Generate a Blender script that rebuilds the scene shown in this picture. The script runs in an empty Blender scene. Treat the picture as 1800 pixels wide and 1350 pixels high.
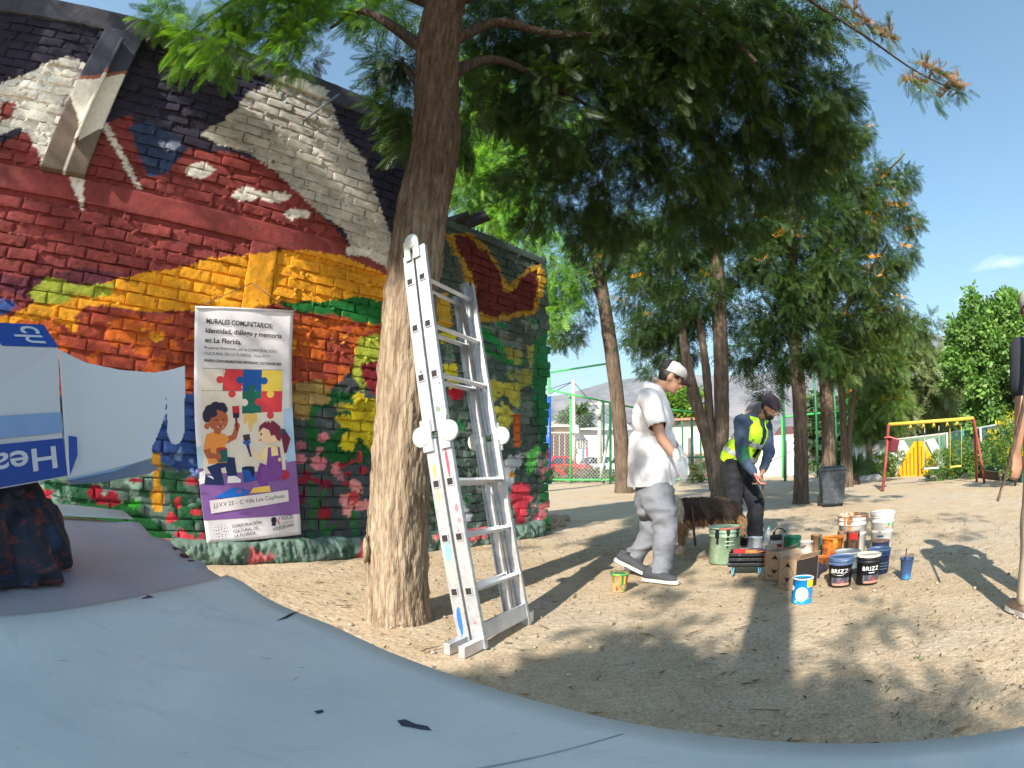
import bpy, bmesh, math, random
import numpy as np
from mathutils import Vector, Matrix, noise as mnoise

R = math.radians
random.seed(7)
rng = np.random.default_rng(7)
scene = bpy.context.scene
COL = scene.collection

# ------------------------------------------------------------------ camera
F_PX, PITCH, ROLL, CAM_H = 950.0, 0.147, 0.008, 0.93
cd = bpy.data.cameras.new("camera")
cam = bpy.data.objects.new("camera", cd)
COL.objects.link(cam)
cp, sp = math.cos(PITCH), math.sin(PITCH)
_f = np.array([0, cp, sp]); _u = np.array([0, -sp, cp]); _r = np.array([1.0, 0, 0])
_r2 = math.cos(ROLL) * _r + math.sin(ROLL) * _u
_u2 = -math.sin(ROLL) * _r + math.cos(ROLL) * _u
CM = np.stack([_r2, _u2, -_f], 1)
mw = Matrix([[*CM[0], 0], [*CM[1], 0], [*CM[2], CAM_H], [0, 0, 0, 1]])
cam.matrix_world = mw
cd.type = 'PANO'
cd.panorama_type = 'FISHEYE_EQUISOLID'
cd.fisheye_lens = F_PX * 36 / 1800
cd.fisheye_fov = R(180)
cd.sensor_fit = 'HORIZONTAL'
cd.sensor_width = 36
cd.sensor_height = 27
cd.clip_start = 0.02
cd.clip_end = 12000
scene.camera = cam

# ------------------------------------------------------------------ light
SUN_AZ = R(30)      # the light travels towards this bearing (from +Y to +X)
SUN_EL = R(31)
world = bpy.data.worlds.new("World")
scene.world = world
world.use_nodes = True
wn = world.node_tree.nodes; wl = world.node_tree.links
bg = wn["Background"]
sky = wn.new('ShaderNodeTexSky')
sky.sky_type = 'NISHITA'
sky.sun_disc = False
sky.sun_elevation = SUN_EL
sky.sun_rotation = SUN_AZ + math.pi
sky.altitude = 600
sky.air_density = 1.25
sky.dust_density = 0.15
sky.ozone_density = 1.1
bg.inputs[1].default_value = 0.085
# a few small fair-weather clouds low over the hills
tc = wn.new('ShaderNodeTexCoord')
nz = wn.new('ShaderNodeTexNoise'); nz.inputs['Scale'].default_value = 7.0; nz.inputs['Detail'].default_value = 8
mp = wn.new('ShaderNodeMapping'); mp.inputs['Scale'].default_value = (1, 1, 3.2); mp.inputs['Location'].default_value = (0.35, 0.1, 0.2)
wl.new(tc.outputs['Generated'], mp.inputs[0]); wl.new(mp.outputs[0], nz.inputs['Vector'])
rp = wn.new('ShaderNodeMapRange'); rp.inputs[1].default_value = 0.57; rp.inputs[2].default_value = 0.75
wl.new(nz.outputs[0], rp.inputs[0])
sx = wn.new('ShaderNodeSeparateXYZ'); wl.new(tc.outputs['Generated'], sx.inputs[0])
b1 = wn.new('ShaderNodeMapRange'); b1.inputs[1].default_value = 0.38; b1.inputs[2].default_value = 0.24
wl.new(sx.outputs[2], b1.inputs[0])
mu = wn.new('ShaderNodeMath'); mu.operation = 'MULTIPLY'; wl.new(rp.outputs[0], mu.inputs[0]); wl.new(b1.outputs[0], mu.inputs[1])
mu2 = wn.new('ShaderNodeMath'); mu2.operation = 'MULTIPLY'; wl.new(mu.outputs[0], mu2.inputs[0]); mu2.inputs[1].default_value = 0.75
mx = wn.new('ShaderNodeMix'); mx.data_type = 'RGBA'
wl.new(mu2.outputs[0], mx.inputs[0]); wl.new(sky.outputs[0], mx.inputs[6]); mx.inputs[7].default_value = (9.5, 10, 10.5, 1)
hs = wn.new('ShaderNodeHueSaturation'); hs.inputs['Hue'].default_value = 0.488; hs.inputs['Saturation'].default_value = 1.22; hs.inputs['Value'].default_value = 1.08
wl.new(mx.outputs[2], hs.inputs['Color']); wl.new(hs.outputs[0], bg.inputs[0])

sd = bpy.data.lights.new("sun", 'SUN')
sd.energy = 5.0
sd.angle = R(0.53)
sd.color = (1.0, 0.93, 0.82)
sun = bpy.data.objects.new("sun", sd)
COL.objects.link(sun)
LD = Vector((math.cos(SUN_EL) * math.sin(SUN_AZ), math.cos(SUN_EL) * math.cos(SUN_AZ), -math.sin(SUN_EL)))
sun.rotation_euler = LD.to_track_quat('-Z', 'Y').to_euler()

scene.view_settings.view_transform = 'Standard'
scene.view_settings.look = 'None'
scene.view_settings.exposure = 1.34
scene.view_settings.gamma = 1.0
scene.view_settings.use_curve_mapping = False
scene.cycles.max_bounces = 6
scene.cycles.transparent_max_bounces = 12

# ------------------------------------------------------------------ finding places: a pixel of the 1800 x 1350 photograph -> a point
HAZE = 0.00028
CP = np.array([0, 0, CAM_H])
def ray(x, y):
    dx, dy = x - 900.0, y - 675.0
    r = math.hypot(dx, dy); th = 2 * math.asin(min(r / 2 / F_PX, 1)); s = math.sin(th) / max(r, 1e-9)
    return CM @ np.array([dx * s, -dy * s, -math.cos(th)])
def G(x, y, z=0.0):
    d = ray(x, y); t = (z - CAM_H) / d[2]; return Vector(d * t + CP)
def atY(x, y, Y):
    d = ray(x, y); return Vector(d * (Y / d[1]) + CP)
def atD(x, y, D):
    d = ray(x, y); return Vector(d * (D / math.hypot(d[0], d[1])) + CP)
def project(P):
    P = np.asarray(P, float)
    v = (P - CP) @ CM; n = np.linalg.norm(v, axis=-1)
    th = np.arccos(np.clip(-v[..., 2] / n, -1, 1)); r = 2 * F_PX * np.sin(th / 2)
    h = np.maximum(np.hypot(v[..., 0], v[..., 1]), 1e-9)
    return 900 + v[..., 0] / h * r, 675 - v[..., 1] / h * r

# ------------------------------------------------------------------ value noise in numpy
def _h(ix, iy, iz, s):
    n = (ix.astype(np.int64) * 374761393 + iy.astype(np.int64) * 668265263 + iz.astype(np.int64) * 2147483647 + s * 1274126177) & 0xffffffff
    n = ((n ^ (n >> 13)) * 1274126177) & 0xffffffff
    n = ((n ^ (n >> 16)) * 2246822519) & 0xffffffff
    return ((n ^ (n >> 15)) & 0xffff) / 65535.0
def vnoise(P, sc=1.0, seed=0, oct=1):
    P = np.asarray(P, float); tot = 0; amp = 1.0; nrm = 0
    for o in range(oct):
        Q = P * sc + seed * 17.3
        i = np.floor(Q); f = Q - i; f = f * f * (3 - 2 * f)
        ix, iy, iz = i[..., 0], i[..., 1], i[..., 2]
        v = 0
        for a in (0, 1):
            wa = f[..., 0] if a else 1 - f[..., 0]
            for b in (0, 1):
                wb = f[..., 1] if b else 1 - f[..., 1]
                for c in (0, 1):
                    wc = f[..., 2] if c else 1 - f[..., 2]
                    v = v + wa * wb * wc * _h(ix + a, iy + b, iz + c, seed + o * 7)
        tot = tot + v * amp; nrm += amp; amp *= 0.5; sc = sc * 2.03
    return tot / nrm * 2 - 1

# ------------------------------------------------------------------ colours and materials
def lin(c):
    return tuple((v / 255 / 12.92) if v / 255 <= 0.04045 else ((v / 255 + 0.055) / 1.055) ** 2.4 for v in c)
def lina(a):
    a = np.asarray(a, float) / 255
    return np.where(a <= 0.04045, a / 12.92, ((a + 0.055) / 1.055) ** 2.4)
MATS = {}
def mat(name, rgb=None, rough=0.6, metal=0.0, var=0.12, vscale=12.0, bump=0.0, bscale=60.0, attr=None, alpha=1.0, spec=0.4,
        trans=0.0, rgb2=None, coords='Object', thr=None, bdist=0.01, emis=None, coat=0.0, detail=5.0):
    """A procedural material. rgb in linear values; noise mixes towards rgb2 (or a darker and a lighter shade of rgb)."""
    m = bpy.data.materials.new(name); m.use_nodes = True; MATS[name] = m
    n = m.node_tree.nodes; l = m.node_tree.links; p = n['Principled BSDF']
    p.inputs['Roughness'].default_value = rough; p.inputs['Metallic'].default_value = metal
    p.inputs['Specular IOR Level'].default_value = spec
    p.inputs['Coat Weight'].default_value = coat
    t = n.new('ShaderNodeTexCoord')
    ns = n.new('ShaderNodeTexNoise'); ns.inputs['Scale'].default_value = vscale; ns.inputs['Detail'].default_value = detail
    l.new(t.outputs[coords], ns.inputs['Vector'])
    if attr:
        a = n.new('ShaderNodeAttribute'); a.attribute_name = attr; src = a.outputs['Color']
    else:
        c = n.new('ShaderNodeRGB'); c.outputs[0].default_value = (*rgb, 1); src = c.outputs[0]
    if rgb2:
        mr = n.new('ShaderNodeMapRange'); lo, hi = thr or (0.4, 0.6)
        mr.inputs[1].default_value = lo; mr.inputs[2].default_value = hi
        l.new(ns.outputs[0], mr.inputs[0])
        x = n.new('ShaderNodeMix'); x.data_type = 'RGBA'; l.new(mr.outputs[0], x.inputs[0]); l.new(src, x.inputs[6]); x.inputs[7].default_value = (*rgb2, 1)
        src = x.outputs[2]
        ns2 = n.new('ShaderNodeTexNoise'); ns2.inputs['Scale'].default_value = vscale * 3.7; l.new(t.outputs[coords], ns2.inputs['Vector']); vs = ns2.outputs[0]
    else:
        vs = ns.outputs[0]
    if var > 0:
        mr = n.new('ShaderNodeMapRange'); mr.inputs[1].default_value = 0.25; mr.inputs[2].default_value = 0.75
        mr.inputs[3].default_value = 1 - var; mr.inputs[4].default_value = 1 + var
        l.new(vs, mr.inputs[0])
        hs = n.new('ShaderNodeHueSaturation'); l.new(src, hs.inputs['Color']); l.new(mr.outputs[0], hs.inputs['Value']); src = hs.outputs[0]
    l.new(src, p.inputs['Base Color'])
    if bump > 0:
        bn = n.new('ShaderNodeTexNoise'); bn.inputs['Scale'].default_value = bscale; bn.inputs['Detail'].default_value = 6
        l.new(t.outputs[coords], bn.inputs['Vector'])
        b = n.new('ShaderNodeBump'); b.inputs['Strength'].default_value = bump; b.inputs['Distance'].default_value = bdist
        l.new(bn.outputs[0], b.inputs['Height']); l.new(b.outputs[0], p.inputs['Normal'])
    if alpha < 1: p.inputs['Alpha'].default_value = alpha
    if trans > 0: p.inputs['Transmission Weight'].default_value = trans
    if emis: p.inputs['Emission Color'].default_value = (*emis[0], 1); p.inputs['Emission Strength'].default_value = emis[1]
    return m

# ------------------------------------------------------------------ mesh building
def np_mesh(name, V, Fq=None, T=None, col=None, attr='Col', smooth=True, mats=None):
    """Fast mesh from numpy: V (n,3); Fq (m,4) quads and/or T (k,3) triangles; col (n,3) point colours."""
    me = bpy.data.meshes.new(name)
    V = np.asarray(V, np.float32)
    loops = []; tot = []
    if Fq is not None and len(Fq): loops.append(np.asarray(Fq).ravel()); tot.append(np.full(len(Fq), 4))
    if T is not None and len(T): loops.append(np.asarray(T).ravel()); tot.append(np.full(len(T), 3))
    lp = np.concatenate(loops).astype(np.int32); tt = np.concatenate(tot).astype(np.int32)
    me.vertices.add(len(V)); me.vertices.foreach_set('co', V.ravel())
    me.loops.add(len(lp)); me.loops.foreach_set('vertex_index', lp)
    me.polygons.add(len(tt)); st = np.concatenate([[0], np.cumsum(tt)[:-1]]).astype(np.int32)
    me.polygons.foreach_set('loop_start', st)
    me.update(calc_edges=True)
    if smooth: me.polygons.foreach_set('use_smooth', np.ones(len(tt), bool))
    if col is not None:
        ca = me.color_attributes.new(attr, 'FLOAT_COLOR', 'POINT')
        c4 = np.concatenate([np.asarray(col, np.float32), np.ones((len(V), 1), np.float32)], 1)
        ca.data.foreach_set('color', c4.ravel())
    for m in (mats or []): me.materials.append(m)
    return me
def link(o, parent=None):
    COL.objects.link(o)
    if parent is not None: o.parent = parent
    return o
def tag(o, label=None, cat=None, group=None, kind=None):
    if label: o['label'] = label
    if cat: o['category'] = cat
    if group: o['group'] = group
    if kind: o['kind'] = kind
    return o
def thing(name, label, cat, loc=(0, 0, 0), rz=0.0, group=None, rot=None):
    o = bpy.data.objects.new(name, None); COL.objects.link(o)
    o.empty_display_size = 0.1
    o.location = loc; o.rotation_euler = rot or (0, 0, rz)
    return tag(o, label, cat, group)
class MB:
    """Collects boxes, tubes, lathes, polygons; build() links them as ONE mesh object."""
    def __init__(s): s.v = []; s.f = []; s.m = []; s.sm = []
    def add(s, V, Fs, mi=0, sm=False):
        o = len(s.v); s.v += [tuple(p) for p in V]
        for f in Fs: s.f.append([i + o for i in f]); s.m.append(mi); s.sm.append(sm)
        return s
    def box(s, c, d, rot=None, mi=0, taper=1.0, bev=0.0):
        x, y, z = d[0] / 2, d[1] / 2, d[2] / 2
        if bev > 0:
            bm = bmesh.new(); bmesh.ops.create_cube(bm, size=1.0)
            for v in bm.verts:
                k = taper if v.co.z > 0 else 1.0
                v.co = Vector((v.co.x * d[0] * k, v.co.y * d[1] * k, v.co.z * d[2]))
            bmesh.ops.bevel(bm, geom=bm.edges[:], offset=bev, segments=2, affect='EDGES', profile=0.7)
            V = [v.co.copy() for v in bm.verts]; bm.verts.index_update(); Fs = [[v.index for v in f.verts] for f in bm.faces]; bm.free()
        else:
            V = [Vector((sx * x * (taper if sz > 0 else 1), sy * y * (taper if sz > 0 else 1), sz * z)) for sz in (-1, 1) for sy in (-1, 1) for sx in (-1, 1)]
            Fs = [(0, 2, 3, 1), (4, 5, 7, 6), (0, 1, 5, 4), (2, 6, 7, 3), (0, 4, 6, 2), (1, 3, 7, 5)]
        M = rot.to_3x3() if rot is not None else Matrix.Identity(3)
        return s.add([M @ p + Vector(c) for p in V], Fs, mi)
    def tube(s, pts, rad, n=8, mi=0, caps=True, sm=True, flat=1.0, upv=None):
        pts = [Vector(p) for p in pts]
        rad = [rad] * len(pts) if isinstance(rad, (int, float)) else list(rad)
        V = []; Fs = []; pr = None
        for i, p in enumerate(pts):
            t = (pts[min(i + 1, len(pts) - 1)] - pts[max(i - 1, 0)])
            t = t.normalized() if t.length > 1e-9 else Vector((0, 0, 1))
            a = pr if pr is not None else (Vector(upv) if upv else (Vector((0, 0, 1)) if abs(t.z) < 0.9 else Vector((1, 0, 0))))
            a = (a - t * a.dot(t)).normalized(); b = t.cross(a); pr = a
            for k in range(n):
                w = 2 * math.pi * k / n
                V.append(p + (a * math.cos(w) + b * math.sin(w) * flat) * rad[i])
        for i in range(len(pts) - 1):
            for k in range(n):
                k2 = (k + 1) % n
                Fs.append((i * n + k, i * n + k2, (i + 1) * n + k2, (i + 1) * n + k))
        s.add(V, Fs, mi, sm)
        if caps:
            o = len(s.v) - len(V)
            s.f.append([o + k for k in range(n)][::-1]); s.m.append(mi); s.sm.append(False)
            q = o + (len(pts) - 1) * n
            s.f.append([q + k for k in range(n)]); s.m.append(mi); s.sm.append(False)
        return s
    def lathe(s, prof, n=24, c=(0, 0, 0), mi=0, sm=True, caps=False, wob=0.0, seed=0):
        V = []; Fs = []
        for i, (r, z) in enumerate(prof):
            for k in range(n):
                w = 2 * math.pi * k / n
                rr = r * (1 + wob * math.sin(2 * w + seed) + wob * .5 * math.sin(3 * w + seed * 2))
                V.append(Vector(c) + Vector((rr * math.cos(w), rr * math.sin(w), z)))
        for i in range(len(prof) - 1):
            for k in range(n):
                k2 = (k + 1) % n; Fs.append((i * n + k, i * n + k2, (i + 1) * n + k2, (i + 1) * n + k))
        if caps: Fs.append([k for k in range(n)][::-1]); Fs.append([(len(prof) - 1) * n + k for k in range(n)])
        return s.add(V, Fs, mi, sm)
    def prism(s, poly, z0, z1, mi=0, M=None):
        n = len(poly); V = [Vector((x, y, z0)) for x, y in poly] + [Vector((x, y, z1)) for x, y in poly]
        if M is not None: V = [M @ p for p in V]
        Fs = [list(range(n))[::-1], list(range(n, 2 * n))] + [(i, (i + 1) % n, n + (i + 1) % n, n + i) for i in range(n)]
        return s.add(V, Fs, mi)
    def build(s, name, mats, parent=None, bevel=0.0, label=None):
        me = bpy.data.meshes.new(name)
        me.from_pydata([tuple(v) for v in s.v], [], s.f)
        for m in (mats if isinstance(mats, (list, tuple)) else [mats]): me.materials.append(m)
        for p, mi, sm in zip(me.polygons, s.m, s.sm): p.material_index = mi; p.use_smooth = sm
        me.update()
        o = link(bpy.data.objects.new(name, me), parent)
        if bevel > 0:
            b = o.modifiers.new('edge', 'BEVEL'); b.width = bevel; b.segments = 2; b.limit_method = 'ANGLE'
        if label: o['label'] = label
        return o
def bake(o):
    """Apply the modifiers of an object."""
    dg = bpy.context.evaluated_depsgraph_get(); dg.update()
    me = bpy.data.meshes.new_from_object(o.evaluated_get(dg)); old = o.data
    o.modifiers.clear(); o.data = me
    return o
def children(o): return [c for c in COL.objects if c.parent == o]
def copy_tree(o, parent=None):
    kids = children(o)
    c = o.copy(); COL.objects.link(c)
    if parent is not None: c.parent = parent
    for k in kids: copy_tree(k, c)
    return c
FONT_CACHE = {}
def text_mesh(txt, size=1.0, bold=0.0, ext=0.0, align='LEFT', shear=0.0, sx=1.0, space=1.0):
    cu = bpy.data.curves.new('txt', 'FONT'); cu.body = txt; cu.size = size; cu.offset = bold; cu.extrude = ext
    cu.align_x = align; cu.shear = shear; cu.resolution_u = 3; cu.space_character = space
    ob = bpy.data.objects.new('txt', cu); COL.objects.link(ob)
    dg = bpy.context.evaluated_depsgraph_get(); dg.update()
    me = bpy.data.meshes.new_from_object(ob.evaluated_get(dg))
    V = [Vector((v.co.x * sx, v.co.y, v.co.z)) for v in me.vertices]; Fs = [list(p.vertices) for p in me.polygons]
    bpy.data.objects.remove(ob); bpy.data.curves.remove(cu); bpy.data.meshes.remove(me)
    return V, Fs
# ================================================================== THE SETTING
# ---- ground: coarse sheet to the horizon, finer relief near the camera
def ground_h(P):
    h = vnoise(P, 0.35, 3, 2) * 0.012 + vnoise(P, 2.2, 5, 3) * 0.010 + vnoise(P, 11.0, 6, 2) * 0.004
    return h
def make_ground():
    xs = np.concatenate([[-3500, -1500, -400, -120, -50, -25, -14], np.arange(-4.5, 12.01, 0.062), [22, 35, 60, 120, 300, 900, 2500, 3500]])
    ys = np.concatenate([[-3500, -1000, -200, -50, -20, -8, -4], np.arange(-.2, 10, 0.062), np.arange(11.2, 30, 0.4), [40, 70, 120, 300, 900, 2500, 3500]])
    X, Y = np.meshgrid(xs, ys); P = np.stack([X, Y, np.zeros_like(X)], -1).reshape(-1, 3)
    fade = np.clip((60 - np.hypot(P[:, 0], P[:, 1])) / 30, 0, 1)
    P[:, 2] = ground_h(P) * fade - 0.004
    nx, ny = len(xs), len(ys)
    i = np.arange(nx - 1)[None, :] + np.arange(ny - 1)[:, None] * nx
    Q = np.stack([i, i + 1, i + nx + 1, i + nx], -1).reshape(-1, 4)
    m = bpy.data.materials.new('sandy_ground'); m.use_nodes = True
    n = m.node_tree.nodes; l = m.node_tree.links; p = n['Principled BSDF']
    p.inputs['Roughness'].default_value = 0.95; p.inputs['Specular IOR Level'].default_value = 0.15
    g = n.new('ShaderNodeNewGeometry')
    def nse(s, d=4, r=.5):
        x = n.new('ShaderNodeTexNoise'); x.inputs['Scale'].default_value = s; x.inputs['Detail'].default_value = d; x.inputs['Roughness'].default_value = r
        l.new(g.outputs['Position'], x.inputs['Vector']); return x.outputs[0]
    def ramp(src, stops):
        r = n.new('ShaderNodeValToRGB'); e = r.color_ramp.elements
        while len(e) < len(stops): e.new(0.5)
        for k, (pos, c) in enumerate(stops): e[k].position = pos; e[k].color = (*c, 1)
        l.new(src, r.inputs[0]); return r.outputs[0]
    def mix(f, a, b, mode='MIX'):
        x = n.new('ShaderNodeMix'); x.data_type = 'RGBA'; x.blend_type = mode
        if isinstance(f, float): x.inputs[0].default_value = f
        else: l.new(f, x.inputs[0])
        for k, s in ((6, a), (7, b)):
            if isinstance(s, tuple): x.inputs[k].default_value = (*s, 1)
            else: l.new(s, x.inputs[k])
        return x.outputs[2]
    base = ramp(nse(0.45, 5, .6), [(0.35, (.50, .38, .24)), (0.5, (.54, .43, .30)), (0.65, (.51, .43, .33))])
    grit = ramp(nse(70, 4, .85), [(0.30, (.40, .37, .34)), (0.44, (.95, .93, .90)), (0.58, (1.18, 1.16, 1.13)), (0.72, (1.6, 1.6, 1.6))])
    c1 = mix(1.0, base, grit, 'MULTIPLY')
    spk = n.new('ShaderNodeTexVoronoi'); spk.inputs['Scale'].default_value = 85
    l.new(g.outputs['Position'], spk.inputs['Vector'])
    c2 = mix(0.25, c1, ramp(spk.outputs['Color'], [(0.2, (.22, .17, .12)), (0.5, (.45, .37, .27)), (0.85, (.62, .56, .47))]))
    dirt = ramp(nse(3.2, 6, .7), [(0.42, (0, 0, 0)), (0.62, (1, 1, 1))])
    c3 = mix(dirt, c2, mix(1.0, c2, (.86, .83, .80), 'MULTIPLY'))
    l.new(c3, p.inputs['Base Color'])
    b = n.new('ShaderNodeBump'); b.inputs['Strength'].default_value = 0.9; b.inputs['Distance'].default_value = 0.006
    l.new(nse(130, 3, .8), b.inputs['Height'])
    b2 = n.new('ShaderNodeBump'); b2.inputs['Strength'].default_value = 0.6; b2.inputs['Distance'].default_value = 0.03
    l.new(nse(18, 5, .6), b2.inputs['Height']); l.new(b.outputs[0], b2.inputs['Normal']); l.new(b2.outputs[0], p.inputs['Normal'])
    o = link(bpy.data.objects.new('ground', np_mesh('ground', P, Q, mats=[m])))
    o['kind'] = 'structure'
make_ground()

# ---- distant hills
def make_hills():
    m = mat('hill_rock', (.20, .18, .17), rough=1.0, var=.5, vscale=.012, coords='Object', bump=1.0, bscale=.02, bdist=30)
    prof = [(-60, 1.5), (-35, 3.0), (-10, 5.4), (0, 6.6), (6, 7.4), (10, 8.6), (16, 9.3), (24, 8.8), (31, 9.0), (37, 9.8), (43, 10.9), (46, 11.2), (50, 10.4), (58, 8.0), (70, 6.0), (90, 4.0)]
    az = np.linspace(-60, 90, 160); h = np.interp(az, [a for a, _ in prof], [e for _, e in prof])
    D = 2600.0; rows = 26; V = []
    for j in range(rows):
        t = j / (rows - 1)
        d = D * (0.55 + 0.45 * t)
        for a, e in zip(az, h):
            z = math.tan(R(e)) * D * (t ** 1.4)
            x, y = d * math.sin(R(a)), d * math.cos(R(a))
            k = mnoise.fractal((x / 260, y / 260, 3.1), 1.0, 2.0, 5) * 75 * (0.25 + t * (1 - t) * 3) if t > 0 else 0
            V.append((x, y, max(z + k * (1 if j < rows - 1 else .25), -2 if j else -5)))
    n = len(az); i = np.arange(n - 1)[None, :] + np.arange(rows - 1)[:, None] * n
    Q = np.stack([i, i + 1, i + n + 1, i + n], -1).reshape(-1, 4)
    o = link(bpy.data.objects.new('hills', np_mesh('hills', np.array(V), Q, mats=[m]))); o['kind'] = 'structure'
make_hills()

# ---- the painted brick wall.  s runs along it, z up, q out of it towards the camera
WA = 0.76
WS = np.array([math.sin(WA), math.cos(WA), 0]); WN = np.array([WS[1], -WS[0], 0]); WO = -4.55
def wall_xyz(s, z, q=0.0):
    s = np.asarray(s, float); z = np.asarray(z, float); q = np.asarray(q, float) + 0 * s
    return WS * s[..., None] + WN * (WO + q)[..., None] + np.array([0, 0, 1.0]) * z[..., None]
def wall_sz(x, y, q=0.0):
    d = ray(x, y); t = (WO + q) / float(d @ WN); P = d * t + CP; return float(P @ WS), float(P[2])
S0, S1, STEP = -3.4, 5.42, 3.42
TOP_H, LOW_H = 4.93, 3.74

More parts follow.
